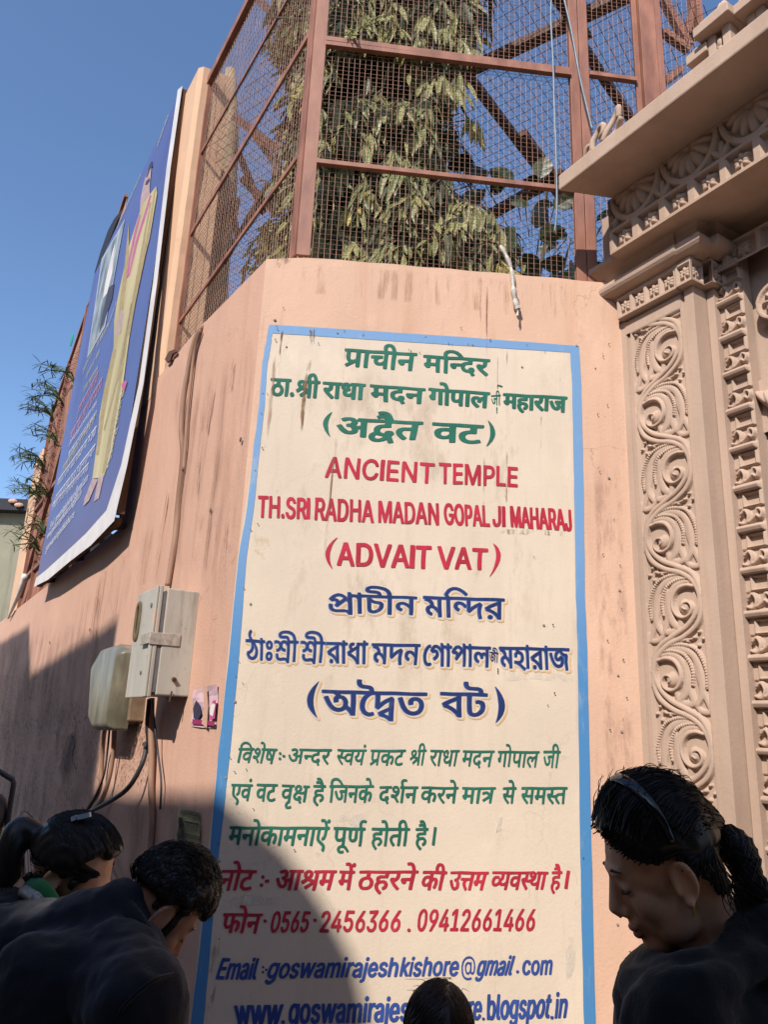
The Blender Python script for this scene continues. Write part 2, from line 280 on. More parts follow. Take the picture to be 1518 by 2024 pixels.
3155,5849,5539,5030,4843,4847,4349,4852,4971,5,1306,3126,5632,4946,4450,4952,504,2,24,1432,3179,4649,4947,5107,5007,4841,4544,4652,4758,4766,3951,4648,4948,5133,5337,5940,6148,6052,5957,
5560,5363,5095,4994,4853,14,1454,3179,4547,5033,5101,5001,5248,5349,6151,5451,5253,4988,5087,4988,4653,504,5,153,1501,3184,4649,4948,5015,5208,5309,5347,5950,5553,4882,5918,5347,5750,5653,
5482,5317,5247,6351,6048,5552,5480,5451,5849,5819,5948,5551,5949,5551,5254,4798,5152,5350,6251,5248,5125,5225,5347,6251,6049,5652,5253,5378,5251,5851,5448,5720,5548,7451,5354,4887,5155,5249,
6308,5246,6949,5753,5479,5252,6149,5621,5346,6251,5252,5054,5942,6050,5954,5559,5372,4896,4895,4853,3949,4747,5014,5124,5223,4938,4846,4756,4670,4252,4548,4747,4951,4391,4290,4754,3850,4645,
4616,4617,4616,4081,5664,5271,4772,4462,4455,4152,3250,4447,5115,5116,5115,4478,4377,4198,4852,4651,3948,4947,4414,4617,4716,4878,4877,4998,4853,4150,4447,5103,4848,3750,4752,4998,4152,4347,
5008,5121,5221,4475,4475,4675,4575,4553,4450,4548,4310,4720,4719,4697,4977,4977,4852,4351,4449,4748,4418,4517,4383,4382,4752,9,1735,3168,5749,5538,5029,4844,4848,4351,4952,4976,5,1585,3127,
5436,4948,4750,4851,5,1689,3130,5534,4948,4650,4952,6,1789,3129,5149,5338,5046,4650,4851,505,8,21,568,2911,4646,4110,4116,4116,4733,5548,6550,5351,5982,7651,5648,6219,5849,6251,5252,5053,
3691,3691,3691,4653,23,637,2912,4748,5047,5204,5019,5118,5235,5448,9052,6253,5854,5956,5860,5559,5464,5268,4965,4764,4562,4559,4257,3459,3552,24,734,2915,4748,5047,6309,6409,6309,5248,5449,
6751,5353,6190,6290,6084,5262,4652,4350,4050,4747,4221,4322,4019,3694,3694,4453,35,870,2918,4747,3705,3606,4015,5146,5448,6651,5352,6083,8152,5348,6021,5247,6650,5751,5749,6550,5451,5254,
5089,5181,5182,4871,4553,3650,4449,4747,5011,4912,5011,4076,3695,3695,4553,24,968,2919,4748,4947,5138,5147,5649,7450,5149,4917,4918,5111,5446,6751,5252,5153,5089,5182,5182,5251,7852,5254,
5064,4852,4551,13,661,2892,6551,6247,6043,5636,5328,4730,4640,4645,4446,4447,3048,4851,6,579,2868,5249,5919,5048,3350,4851,5,880,2877,6117,4849,3149,5052,505,4,22,1088,2923,4748,4947,6114,
6115,6801,5647,6751,5354,6293,6286,6186,5157,4752,4451,3949,4647,3607,3707,3793,3693,4653,21,1224,2926,4546,4120,4021,4017,4320,5548,6451,5452,5981,7952,5248,6121,5448,6651,5252,5053,3599,
4084,4184,4553,24,1286,2926,4748,4847,5039,5147,5648,7350,5248,4921,4820,5111,5447,6651,5351,5154,5089,5179,5278,5251,7952,5355,5062,4753,4250,4,1231,2885,5820,3349,4952,6,4,98,737,2681,
2844,3537,4633,5636,4050,4358,4152,3648,4240,3949,3860,3451,3844,4937,3057,2953,3146,3240,2723,5244,6339,3842,5027,5539,6239,6644,6748,7551,7551,6737,7552,5558,4792,4792,5552,5742,5314,5313,
5844,7352,5759,4888,4888,5852,5247,5223,5224,5835,5844,6345,8252,7563,6669,5464,4867,4161,3756,7151,5548,5111,5211,5943,7051,5853,5458,4988,4988,7852,5249,3340,4135,5132,6136,7140,6352,6268,
4658,3856,5752,7436,5019,5444,7448,6156,5189,5089,6353,5757,5166,4556,1851,1852,1548,1549,3673,2566,1159,4,798,2643,6045,5544,4150,4,604,2571,5347,5127,1549,4,750,2568,7646,4139,3644,106,5,
110,733,2684,2644,3538,4635,5934,3649,4458,4352,3248,4440,3650,4059,3351,4045,4936,3457,3053,2847,3140,3332,4441,5344,6439,3744,4838,5431,6236,7942,7851,7850,6738,7352,5455,5160,4789,4788,
5551,5844,5312,5412,5845,7252,5759,4789,4888,6052,5322,5321,5737,5942,6246,8051,7261,6463,5965,5166,4661,4059,3654,2552,7750,7851,5241,5214,5114,5944,7051,5653,5355,4989,4990,8752,8851,5448,
4944,2456,3448,3544,4141,4542,4937,5342,6734,6344,5851,5755,5965,4656,3758,6151,7336,5020,5344,5947,6650,5956,5090,5189,6352,5655,5167,4655,4353,2450,2550,1249,1249,3673,2666,1158,4,788,
2649,6346,5841,3850,4,533,2575,5349,4947,4652,4,598,2577,5348,5223,1049,5,743,2574,7648,5146,4239,3444,206,4,173,728,2680,3245,4044,4645,4845,5042,5246,5645,5847,6448,8349,5448,5148,4949,
949,950,4459,4351,3848,4839,4051,3550,4359,4152,4249,4747,5027,2962,3055,4150,3947,3342,3537,4339,6837,5550,5953,5648,5246,5046,4745,4545,5147,6341,5750,9385,5842,5315,4948,3852,3751,2447,
3351,4453,4756,4866,4652,3551,4649,4847,5035,5439,5842,6344,6648,7751,7651,5747,5742,5348,7051,5253,4979,4781,4780,5251,6251,5647,5642,5313,5313,5747,6652,5251,5053,4791,4891,5151,7252,5248,
5320,5220,5340,5743,6246,6449,6553,7160,6262,5457,5358,4965,4656,4255,4153,2751,4152,4354,4357,8850,8851,5750,5244,5111,5111,5647,6450,5653,5056,4989,4990,9252,9151,5849,5027,3556,4053,3650,
3647,3944,4443,4740,5240,5444,5844,6444,5650,5453,5661,4852,3856,4855,5054,5354,5652,6148,6542,6140,5117,5449,6149,5751,5252,5278,4977,5077,5152,6350,5552,5162,4952,4252,2150,2050,1549,1548,
4664,4262,3958,3956,3155,2953,2951,16,732,2662,8150,7845,6046,5645,5543,5342,4148,3350,4463,4554,4354,3553,1651,4952,5152,10,554,2610,5750,5948,5746,5148,3437,4456,4553,3654,5856,11,733,
2586,6546,7447,5245,4841,4442,4043,4047,4351,4852,4856,306,4,170,733,2679,3446,3844,4440,5046,5344,5645,6047,9348,5646,5146,4949,549,449,4460,4050,4748,5137,4949,3954,2850,4460,3951,4848,
5119,3065,4155,4052,4051,3749,3342,3840,4038,6638,6353,5549,5448,5245,5046,4744,4646,5048,6142,5250,9386,5452,6138,5408,4849,4253,4052,947,3652,4353,4555,4858,4960,3751,4750,4948,5136,5440,
5842,6245,6648,9453,5849,5847,5840,6651,5159,4692,4792,5152,6750,5947,5741,5313,5313,5249,6451,5152,4981,4777,4877,5251,7951,5250,5148,5220,5221,5438,5744,5847,5849,6852,6858,6260,5659,5257,
5157,4958,4557,4354,4151,2752,3953,4058,4654,5053,9650,9651,5248,5133,5116,5117,5249,6550,5153,5072,4981,4981,8052,8052,8750,5248,5117,3758,3755,3752,4149,3846,4144,4643,5040,5342,5644,5945,
5947,5762,3657,4856,5256,5454,5852,5949,5748,6343,6239,5118,6249,5451,5280,4977,4977,5252,6850,5160,4952,2051,2150,1148,1149,4664,4657,4359,3857,3556,2754,2751,17,732,2666,6751,6849,6448,
6645,6045,5843,5443,5241,4148,2450,4564,4057,3553,1452,4752,5254,11,553,2613,5951,6047,6045,5347,2631,4557,4456,4252,3851,6059,13,729,2593,6843,7348,5648,5346,5044,4639,4242,3944,3748,4353,
4753,4858,6,4,88,1185,2700,3244,3440,3024,4435,1650,1749,1650,3944,5028,6236,7342,3436,4636,5430,6633,7142,6256,5470,3562,5053,6045,6534,5232,5444,7248,5953,5458,4892,4791,5652,5342,5211,
5210,5843,7250,5957,4976,5076,5938,6342,6246,6054,5971,3761,5152,7235,5847,5338,6738,6352,7571,5704,5942,7153,5958,4486,5267,6033,6945,4141,4641,5139,5942,6247,6052,5854,5861,5838,5747,6949,
6157,5195,5196,6253,5656,5169,4656,1851,1851,348,449,348,4852,5558,4856,1576,2360,7,1192,2665,7148,7235,1848,1849,4953,5760,4,1352,2615,8951,1932,4958,4,1421,2590,5249,4940,3956,106,4,98,
1182,2703,2945,3338,2923,4838,1750,1749,1750,3645,4837,5141,6237,6746,5844,3436,4537,5430,6534,6842,5951,5555,5468,4755,3857,5055,6443,6334,5233,5445,6347,6754,5357,4792,4892,5952,5305,5306,
5944,7353,5558,4892,4892,5553,5949,3931,5232,6036,6741,6452,6067,4857,3958,5153,7334,5949,5336,6839,6052,7673,5425,5425,5644,5949,6755,5557,4482,5374,6130,7144,3840,4742,5239,5842,5848,6552,
5856,5560,6037,5746,6950,5856,5296,5196,6353,5555,5267,4656,4353,2450,2450,1349,1349,1348,1349,5460,4956,2272,2163,7,1186,2671,7147,7534,1648,1749,4854,5660,4,1343,2620,9852,1027,5160,4,
1415,2596,5349,4937,3557,206,4,158,1176,2699,3344,4044,4142,3527,5047,5641,4949,2349,750,650,4447,5036,5248,5749,5042,7144,5645,5343,5047,4247,4144,4745,4742,5141,5440,5346,6041,6345,5650,
5352,5364,3757,4658,5258,5852,5747,5943,6534,5147,5134,5148,6149,6152,5160,4878,4878,5076,5252,6951,5248,5204,5205,5248,5449,6751,5254,4896,4896,8352,7650,7650,5348,5031,3461,3754,3551,4048,
4044,4442,4842,5039,5541,5843,6044,5549,5552,5764,3858,4857,5356,5752,6145,6437,5650,5552,5231,6143,5549,5552,7069,6761,4926,5424,5438,5349,5550,6253,5353,4475,5068,5264,5667,3862,4251,2537,
2936,4958,5073,9752,9752,9752,5349,5049,2942,2839,2535,4847,5832,7344,6642,6339,6233,6949,5553,5097,5198,5252,6250,5552,5163,4953,4252,2450,2450,248,147,350,250,2249,2349,4358,5357,6264,
5854,5752,6450,6445,6442,7134,5751,5961,4952,4654,3463,2862,3255,3951,5,1060,2622,7950,5210,3559,4568,7,1419,2607,5250,5144,4920,3361,3058,5956,14,1382,2558,4448,4445,4745,5044,5345,5647,
5749,5751,5553,5454,5155,5055,4457,306,5,126,1181,2698,3948,4045,4144,4241,3730,5937,4948,949,950,949,5038,5949,5041,6446,5747,5545,5542,5045,4148,4446,4444,4843,5041,5342,5444,6042,6145,
5352,5361,3758,4754,4855,5458,5553,5650,5848,5746,7029,5147,5233,6550,4897,4897,5152,7851,5248,5019,5219,5219,5249,6451,5153,4884,4884,5074,9453,9650,5550,5148,5121,5122,6042,5450,7875,6861,
4732,5131,5522,5248,5450,6154,4569,4867,5266,5670,4061,4650,2336,2632,4953,5089,9952,9952,9952,5649,5045,1033,2133,4948,5834,6945,6941,6438,6134,6651,5199,5098,5251,6751,5162,4952,1750,1750,
148,147,550,650,2449,2449,4160,5156,5760,5756,5855,6053,6350,6447,6443,7531,5251,5759,4952,3661,2964,2956,9,1049,2626,9650,5124,5124,3959,3757,4664,4659,4357,25,1206,2620,4047,4445,4543,
4941,5141,5444,5445,6043,5449,5351,5561,4156,4656,5057,5556,5652,6047,6045,6140,5351,5758,4457,3461,3754,7,1425,2613,5248,4901,3861,4056,2461,6459,11,1382,2556,4447,4847,4846,5144,5347,5448,
6151,5556,5058,4456,7,1,48,111,2411,4043,4437,4936,5335,3946,4642,5236,5445,7646,4927,3743,4542,4935,5931,6239,6545,7054,6465,5336,5744,6752,5661,5941,5947,5950,5954,5960,5468,4668,4160,
5761,5363,4964,4461,3461,4051,4046,3854,4458,4353,3748,4441,2651,4365,5564,4956,4163,107,2,49,104,2415,4041,4537,5034,5438,3848,4643,5236,5345,5648,6850,5345,4929,3541,4742,5036,5931,6637,
6849,6556,6167,5232,5744,6852,5364,5841,6044,6149,5954,5859,5365,4868,3864,5859,5461,4967,4561,3461,3950,4046,3854,4558,4353,3748,4542,2550,4266,5470,4263,4,131,2288,4940,4447,4753,207,6,60,
102,2411,4341,4738,5137,5634,3549,4647,5237,5548,7250,5438,5037,4740,4645,4046,4848,4836,5539,5443,5544,6245,5949,5752,5653,5555,5558,5260,5160,4965,4565,3871,5251,6450,5546,5441,5213,5212,
5447,6051,5255,4977,4878,4878,5151,5651,5552,4863,4852,4051,4659,4352,4447,4941,1552,4163,4858,5157,5458,5053,4459,16,201,2359,4447,4544,4744,5137,5339,5444,5746,5849,5953,5556,5358,4963,
4760,4456,4454,8,205,2342,5349,5344,5045,4746,4852,4756,5155,13,130,2315,5346,5339,4934,4844,4645,4748,4550,4454,4557,5957,5656,5359,16,207,2302,4347,4343,4839,5039,5342,5444,5647,5849,5752,
5757,5359,5063,4858,4557,4453,8,209,2285,5448,5144,4945,4747,4852,4855,5156,307,6,55,104,2408,4439,4941,5237,5735,3149,4848,5142,5147,7650,5534,5036,4742,4443,4045,4838,5440,5838,5646,5548,
5750,5751,5958,5457,5261,5071,4566,3575,7550,5745,5441,5213,5212,5149,5650,5156,4978,4877,4877,5152,6051,4960,3952,4660,4851,4649,5133,4654,4453,1551,4361,4659,5060,5560,4558,16,204,2358,
4447,4645,4842,5140,5242,5443,5646,5549,5652,5555,5258,5160,4858,4558,4454,8,205,2346,5649,5543,4941,4645,4451,4657,5059,15,124,2336,5545,5736,5438,5141,4837,4742,4445,4349,4551,4554,4360,
6359,5661,5262,16,208,2301,4446,4644,4844,5039,5242,5443,5447,5649,5752,5456,5360,5062,4857,4556,4552,9,210,2289,5648,5246,5145,4842,4447,4553,4758,5258,7,2,39,287,2415,3447,3842,4441,4740,
5239,5540,3147,4342,5530,5746,6352,5246,4944,4147,4643,5231,4832,5336,5641,6043,6248,7453,5640,5747,6651,5661,6045,6450,5759,4992,5092,6258,4969,4555,4252,4274,3367,2659,5,278,2295,7244,
5138,2646,4768,107,3,40,280,2419,3044,3736,4834,5934,2948,4343,5529,5848,6152,5345,4942,4046,4645,5301,5739,6244,6448,6953,6138,6349,5753,5255,4996,4996,5252,5206,5106,5744,6650,5657,5092,
4993,6258,4968,4655,4152,4274,3466,2759,4,287,2337,5545,5243,4453,5,272,2300,7344,5136,2447,4669,207,2,98,279,2415,3546,4043,4542,5038,5443,5645,6448,6951,5346,5045,4053,4349,4247,4444,4056,
3752,3947,4946,5437,5349,5752,5750,5348,5344,5144,4843,4647,4248,4948,5237,5348,5750,5552,6058,6243,5948,5451,5154,5062,3755,4753,4856,5058,5355,5550,5646,5738,5122,5123,4849,3652,3746,4451,
4851,4755,4964,3752,4749,4947,5037,5342,5442,5845,6548,6954,5547,5640,5549,5951,5156,5089,4977,4978,5151,6350,5148,5225,5018,5017,5347,6251,5252,5080,4980,5080,5152,5850,5352,4964,4852,4051,
4764,4563,4160,4455,4253,3854,15,281,2398,7049,6345,5645,5444,5341,5144,3549,4564,4655,4553,4052,2949,4953,5353,307,2,98,280,2413,3546,4243,4641,5240,5445,5647,5649,6951,5649,5444,5136,4157,
4252,4550,4547,4647,4642,4358,4253,3650,4849,4948,5340,5951,5750,5447,5443,5144,4842,4646,4146,5140,5148,5751,5553,5862,6039,5847,5450,5162,4053,4654,4658,5058,5357,5652,5749,5744,5639,5118,
5018,4454,4352,4350,3847,4151,4653,4853,4964,4351,4849,5043,5236,5543,5746,6349,6253,5850,5746,5541,5850,5082,5082,4786,5251,7051,5248,5216,5021,5022,5148,5650,5252,5081,4980,4980,5252,6150,
5061,3752,4766,4561,4558,4157,4354,3953,4051,18,280,2401,6451,5949,6444,5745,5443,5440,5241,2749,4466,4754,4553,4251,3249,4451,4955,5254,5653,7,2,38,426,2421,2944,3736,4733,5734,3048,4242,
5529,5746,6352,5346,4944,4046,4644,5231,4837,5331,5640,5944,6446,7354,5540,5846,6651,5662,5944,6551,5554,5256,5292,5191,6258,5068,4655,4153,4175,3468,2559,5,415,2298,7444,5039,2546,4768,107,
4,43,419,2425,2943,3836,4831,5936,2848,4243,5529,5847,6253,5344,4843,4047,4745,5124,5125,5839,6243,6649,6654,5539,5547,6449,5753,5255,5197,5198,5335,4913,4913,5744,6650,5454,5256,5191,5192,
6357,5068,4555,4252,4275,3468,2659,4,454,2389,5744,5340,4750,4,424,2341,5645,5343,4352,5,410,2304,7344,5136,2347,4769,207,2,101,418,2421,3646,4447,4445,4540,5138,5543,5746,5848,7450,5346,
5045,3953,4150,4347,4444,3957,4551,4050,4248,4846,5436,5350,5851,5650,5448,5344,5043,4844,4647,4348,4848,5237,5347,5851,5552,6058,6242,5949,5451,5166,3655,4756,4956,5156,5354,5550,5645,5738,
5023,5023,4949,4451,4050,3747,4550,4656,4965,3752,4749,4947,4939,5338,5543,5845,5648,6050,6853,5547,5539,6150,5351,5296,4977,5077,5252,6350,5248,5027,4916,4916,5348,6150,5251,5153,5280,5180,
4979,5251,5850,5352,5064,4752,4051,4864,4564,4360,4257,3855,4152,3552,16,419,2403,6250,5949,5848,5846,5545,5443,5434,3450,4566,4555,4652,4252,2651,4952,5253,307,2,97,418,2419,3746,4143,4640,
5140,5444,5747,5749,7051,5548,5444,5036,3958,4252,4046,4339,4358,4355,4250,4450,4648,5048,5240,5851,5850,5546,5444,5042,4844,4545,4247,5140,5248,5551,5653,5555,5457,5940,5747,5749,5062,4053,
4554,4756,5058,5358,5653,5848,5744,5540,5133,5002,4355,4252,3446,3951,4753,4854,4964,4251,4949,4942,5336,5443,5646,6349,6553,5750,5645,5541,5850,5192,5079,4980,5352,7049,5148,5120,4919,4919,
5149,5750,5154,5286,5077,5077,5251,6151,5061,3752,4866,4563,4458,4257,4254,3954,3751,17,422,2407,7149,5947,5846,5544,5641,5333,2750,4566,4555,4652,3851,3650,4451,4855,5254,5653,7,1,51,598,
2381,4447,4442,1749,1749,3948,4445,5033,5444,5848,7050,3033,4642,5728,6741,4036,5140,5542,6343,5852,5956,6244,6350,5856,5844,6851,5658,4985,7537,6824,5646,6550,6056,6244,6854,5357,4993,4993,
6360,5165,4755,3954,4458,4253,3747,4340,2146,3253,3544,3654,4260,107,3,48,591,2384,4447,4642,1349,1349,4144,5035,5443,8049,2730,4642,5829,6842,4036,5038,5543,5845,5850,6359,5843,6450,6157,
5842,6751,5658,4986,7637,7420,6850,5758,6042,6954,5357,4993,4992,6359,5165,4755,3854,4359,3751,4347,4640,2147,2852,3744,3655,4259,4,616,2343,5250,5438,4444,4,657,2316,5250,5043,4353,207,5,
45,591,2380,4648,4841,2650,2349,2349,4649,4848,5038,5347,9951,2333,3436,4947,5633,6544,6241,6137,5737,5348,6050,5452,5152,4882,4781,5076,5252,5649,5541,5209,5308,5448,5950,5551,5152,4895,
4896,5151,5650,5552,5163,4753,3951,4857,4853,54,701,2385,4547,4940,2450,4448,4948,4934,3440,4752,5056,5252,5751,5352,5162,4953,4151,3848,4344,4642,5039,5637,3637,5533,5248,6544,6241,6137,
5638,5348,6150,5351,5253,4881,4982,5077,5253,5750,5441,5208,5108,5348,5449,5951,5353,4996,4996,5252,5651,5552,5162,4753,3951,4858,4851,7,552,2328,5250,5048,5221,3859,3956,5656,4,660,2330,
5248,5119,2567,12,533,2281,4447,4847,4940,5442,5948,5551,5354,5254,5056,4856,4653,307,5,42,592,2379,4933,4355,4351,1548,1649,4849,5040,5149,9352,5949,4945,2536,3335,4847,5634,6445,6340,5940,
5934,5850,5251,4777,4878,4987,5152,5550,5650,5448,5640,5309,5309,5248,5851,4796,4897,5252,6150,5162,4851,3850,4760,49,702,2383,4948,4935,4255,2649,4832,2938,4850,4753,4857,5455,5852,5162,
4351,4248,4545,4743,5037,5640,3537,5533,5249,6543,6241,5939,5935,5850,5152,4982,4983,5078,5253,6349,5347,5344,5208,5207,5149,5650,5352,4979,4879,5185,5152,6151,5162,4951,3850,4860,6,558,
2334,5249,5202,3467,3261,6361,8,665,2336,5250,5049,5125,5125,3666,2863,6259,9,535,2279,4547,4942,5342,5648,5351,5253,5158,4757,7,2,51,775,2374,2648,4445,4845,5236,5838,7140,3533,4828,5733,
6538,5948,5853,5871,5524,5946,6551,5858,5184,6239,5948,5753,6767,5505,5844,6352,5854,5456,4882,5839,6341,6050,5755,5767,4062,5155,6436,4817,5243,5746,6349,6157,5394,5393,6056,5456,5065,4457,
3151,248,247,5,925,2345,9853,5246,2651,3040,107,2,55,752,2376,4249,4545,5035,6034,6546,5546,3533,4731,5732,6437,6348,5857,5365,3961,5157,6530,5033,5344,5947,6150,5855,5293,5194,5125,5225,
6040,6048,7471,5310,5639,6149,6154,5555,4890,5736,6041,6046,5954,5968,4062,5157,5945,5740,4816,5243,5747,6350,6057,5294,5394,6054,5459,4962,4655,6,944,2353,7451,5142,2653,3038,4163,207,2,
108,760,2373,3749,4649,4947,5041,5247,5548,5142,6546,5547,5345,5044,4145,4443,4741,5041,5141,5442,5644,6045,5450,5351,5464,5052,4156,4855,5159,5253,5451,5448,5646,6231,5030,5748,5850,5452,
5290,4999,5252,6150,5248,5023,5124,5842,5750,7071,5958,5350,4726,5136,5330,5248,5350,6353,5253,4867,5072,5783,4161,4350,3341,3035,5078,8752,8652,8752,5248,5027,3856,4152,4450,4047,4245,4543,
4740,5040,5340,5642,5944,5650,5252,5663,4059,4955,5155,5556,5351,5448,5943,5938,4813,5548,5950,5552,5280,5280,5182,5152,5850,5452,5163,4853,1750,1748,1649,1748,1550,1549,6,783,2356,6351,
5849,5114,4056,4666,307,2,97,749,2371,4848,5139,5749,5042,6147,5746,5445,5342,4948,3945,4340,4936,5438,5742,5745,5251,5462,4058,4854,5056,5255,5454,5551,5550,5943,5741,5638,5032,5549,5550,
5152,5195,5096,7250,5022,5123,5842,5251,7575,6560,4619,5126,5239,5249,5954,4865,5071,5266,5569,4260,4850,2635,3233,4991,9052,9152,9052,5011,4060,4255,4151,4149,4346,4343,4841,4939,5342,5344,
5545,5647,5663,4159,4855,5257,5455,5552,5550,5747,5843,5937,4814,5949,5252,5280,5279,5084,5251,6251,5061,4952,3150,1548,1448,1548,850,749,10,774,2359,7751,5850,5209,4941,4259,4057,4860,4660,
4656,7,1,89,1124,2393,4246,4642,3152,3544,4254,3750,3741,3936,3921,4915,5725,6535,6447,6052,6255,5658,4369,4153,4148,4754,4871,5573,6338,6449,3635,5044,5935,5947,5752,6865,5012,5942,6450,
6056,5845,6449,6055,5255,5180,5080,6246,4535,5938,5647,6353,6670,5003,5743,6550,6055,6145,6651,5657,5277,6539,6147,6056,5667,6353,5308,5646,6350,6257,5194,5293,5955,5356,5065,4556,1650,1751,
1650,4558,4453,3549,4243,4457,4251,3647,4539,2852,3342,3556,4757,4453,3349,4341,4359,107,1,87,1116,2396,4345,4842,2753,3844,4155,3849,3741,4036,3920,4916,5727,6436,6047,6351,6155,5758,4368,
4353,3946,4755,4875,5673,6436,6550,3433,6129,6350,7068,4908,5943,6651,5856,6044,6450,5755,5283,5183,6445,4534,5938,5647,6153,6872,5002,5742,6650,5856,6044,6652,5657,5279,6637,6347,5856,5567,
6553,5208,5746,6450,5956,5193,5194,5955,5456,5065,4455,1750,1650,1750,4360,4152,3848,4441,4558,4353,3547,4637,2853,3142,4554,4152,4658,4353,3549,4339,4261,207,3,96,1117,2393,4649,4948,4933,
3758,3751,4047,3939,4962,4751,4350,4146,3735,4438,4634,4836,5132,5239,5438,5444,5745,5747,5950,6054,5655,4760,4752,4451,4447,4552,4558,4860,5070,5467,5865,5555,5452,5148,4537,6138,5248,5450,
6054,5446,5045,4744,3738,5538,5347,5751,6261,5659,5361,4962,4658,4457,3852,5052,5454,5748,5743,5938,5342,5018,5017,5248,5449,6151,5352,5084,5079,4978,5252,5649,5540,5140,5014,5014,5248,5649,
5951,5252,5198,4994,6254,5064,4752,4051,4759,4652,4350,4549,4940,4949,3850,4561,107,1237,2397,4649,4948,5030,4256,4254,4151,4248,4347,4342,4443,4335,5046,6038,5650,5452,5249,5141,4437,5840,
5549,5452,7484,5251,5245,5020,4919,5348,5450,6152,5282,5079,5080,5152,5550,5445,5342,5011,4910,5248,5349,6251,5252,5156,5092,5093,8551,8650,5149,5039,4151,3945,4156,4051,4249,4446,4444,4743,
4842,5138,5341,5641,6143,5749,5253,5462,4257,4656,4959,5256,5352,5448,5444,5339,5647,5952,5251,5163,5253,5250,5542,4924,5024,5248,5449,6252,5255,5184,5077,5076,5251,5851,5352,5063,4952,4452,
1548,1850,1950,4851,4760,4151,4447,4941,3950,4851,4759,7,1207,2365,5649,5744,4238,4357,4252,5456,307,4,67,1118,2391,4949,5122,3366,4153,4249,4347,4544,4237,4841,6039,6354,5448,5247,5144,
4844,4746,4041,5539,5248,6261,5557,5359,5059,4760,4457,4453,3949,4951,5659,5753,5848,5843,6329,5017,5017,5249,5850,5252,5074,4984,5084,5151,5751,5748,5543,5244,5117,4904,5248,5851,5151,5180,
5082,4981,5151,6151,5062,3751,4661,4451,4848,5136,4949,4254,3751,4661,98,1238,2395,4947,5119,3468,4254,4250,4348,4344,4341,4235,5047,5939,5853,5547,5139,4539,5641,5351,7789,5351,5539,5020,
5019,5149,5951,5180,5180,4883,5252,6149,5546,5440,4911,5010,5249,5850,5152,5181,5080,5081,9051,8950,5147,5032,4354,4450,4448,4545,4356,4552,4551,4249,4446,4443,4843,4938,5241,5542,5644,5846,
5252,5360,4256,4557,4958,5359,5753,5747,5543,5239,5249,5852,5161,5255,5452,5548,5641,5024,4924,5249,5951,5180,5180,5082,5152,6151,5062,2150,2149,450,4852,4859,4551,4649,5035,4254,3851,4661,
21,1053,2379,3941,4136,4434,4732,5225,5436,5939,6046,6052,5656,4660,4046,4254,4558,4863,5069,5570,5863,6158,5062,11,1206,2369,5650,5548,5547,5345,3629,4758,4655,4652,4251,5659,307,2,61,1403,
2383,4648,4847,4940,5346,5949,5145,2151,4848,5246,6449,4642,4939,5146,5348,5752,5042,4847,4749,4850,4754,4375,4748,5332,5341,5544,5649,5453,5460,4962,4753,4545,4851,4952,5258,5354,5150,5443,
5645,4937,5035,5145,5350,5069,5267,4954,4452,4655,5351,6449,4904,5148,5250,5259,5188,5452,5054,4652,4863,4658,4354,10,1404,2377,5749,5547,5442,5042,4451,4957,4854,3952,5054,7,2,70,1592,2407,
4247,4441,549,548,549,4045,4745,5133,5737,6444,5445,3630,5124,5834,6440,5848,5753,5865,5134,5345,5948,6451,5856,5170,6941,7826,5747,6053,5758,6652,5660,5839,5947,6052,5955,6244,6350,5855,
5945,6450,5853,5356,5091,6429,6837,7248,7159,5433,6145,6554,5554,5259,4593,5476,4467,6053,5557,5167,4556,1252,1049,1048,4458,4153,3647,4240,1750,1750,4260,5,1551,2333,5244,4743,3749,6056,
107,2,70,1584,2410,4446,4543,448,549,448,4246,4745,5134,5738,6444,5443,3632,5025,5735,6438,5748,6053,5668,5527,5646,6551,5857,5270,7538,7428,6148,6160,6351,5856,5188,6443,4242,4640,5239,
5842,6448,6158,6042,6551,5956,5844,6550,5958,5096,6426,6836,7448,7060,5432,5645,6752,5857,4695,5480,4369,6052,5656,5067,4656,851,1248,1249,4558,4353,3548,4340,1550,1649,4261,5,1543,2343,
5442,4839,3349,6459,207,6,170,1584,2407,4547,5042,4849,648,648,149,4048,4937,5148,5548,5043,6443,5640,5045,4345,4340,4844,5039,5340,5443,5742,5746,5549,5452,5263,5053,4256,4757,5059,5252,
5251,5548,5545,6230,5230,5349,6049,5653,4997,4897,5252,6250,5349,5345,4343,4744,5039,5241,5649,6153,5153,4956,5155,5252,5450,5449,5347,5344,5142,4841,4444,4149,3752,4449,4834,6644,6243,7726,
5751,5760,6650,5252,5056,4995,4995,5751,9250,5249,4949,3239,3337,4142,4947,5633,6542,6141,5938,5934,5548,6151,5252,5153,4891,4990,5063,5251,5649,5537,5208,5108,5248,5350,6151,5352,5058,4995,
4994,5251,8852,5248,4442,4735,5039,5343,5543,5846,5950,6053,5144,4742,4546,4350,4354,4457,4460,4467,4572,4752,4349,4246,4846,6114,6228,5643,6044,5947,6050,6054,5956,5457,5461,5611,5249,5550,
6155,4693,5381,4563,3352,4454,4754,5252,8249,5552,5253,5062,4953,550,1248,1349,4851,4859,4351,4148,4839,950,950,4852,4859,5,1466,2371,6950,4913,4356,4667,17,1544,2374,7652,5348,5346,5242,
5214,5115,4941,2571,5960,5456,5364,4959,4762,4657,4257,3954,9,1763,2370,5250,5938,4448,4241,4748,4853,5058,5357,5,1647,2350,5250,5145,5023,2867,13,1626,2302,4548,4746,4846,5042,5245,5547,
5549,5551,5452,5354,5061,4557,307,4,200,1586,2405,4849,4935,4254,1048,1048,2049,2050,4938,5648,5042,6443,5639,5143,4246,4545,4743,4941,5238,5443,5544,5843,5250,5151,5262,4059,4861,5357,5853,
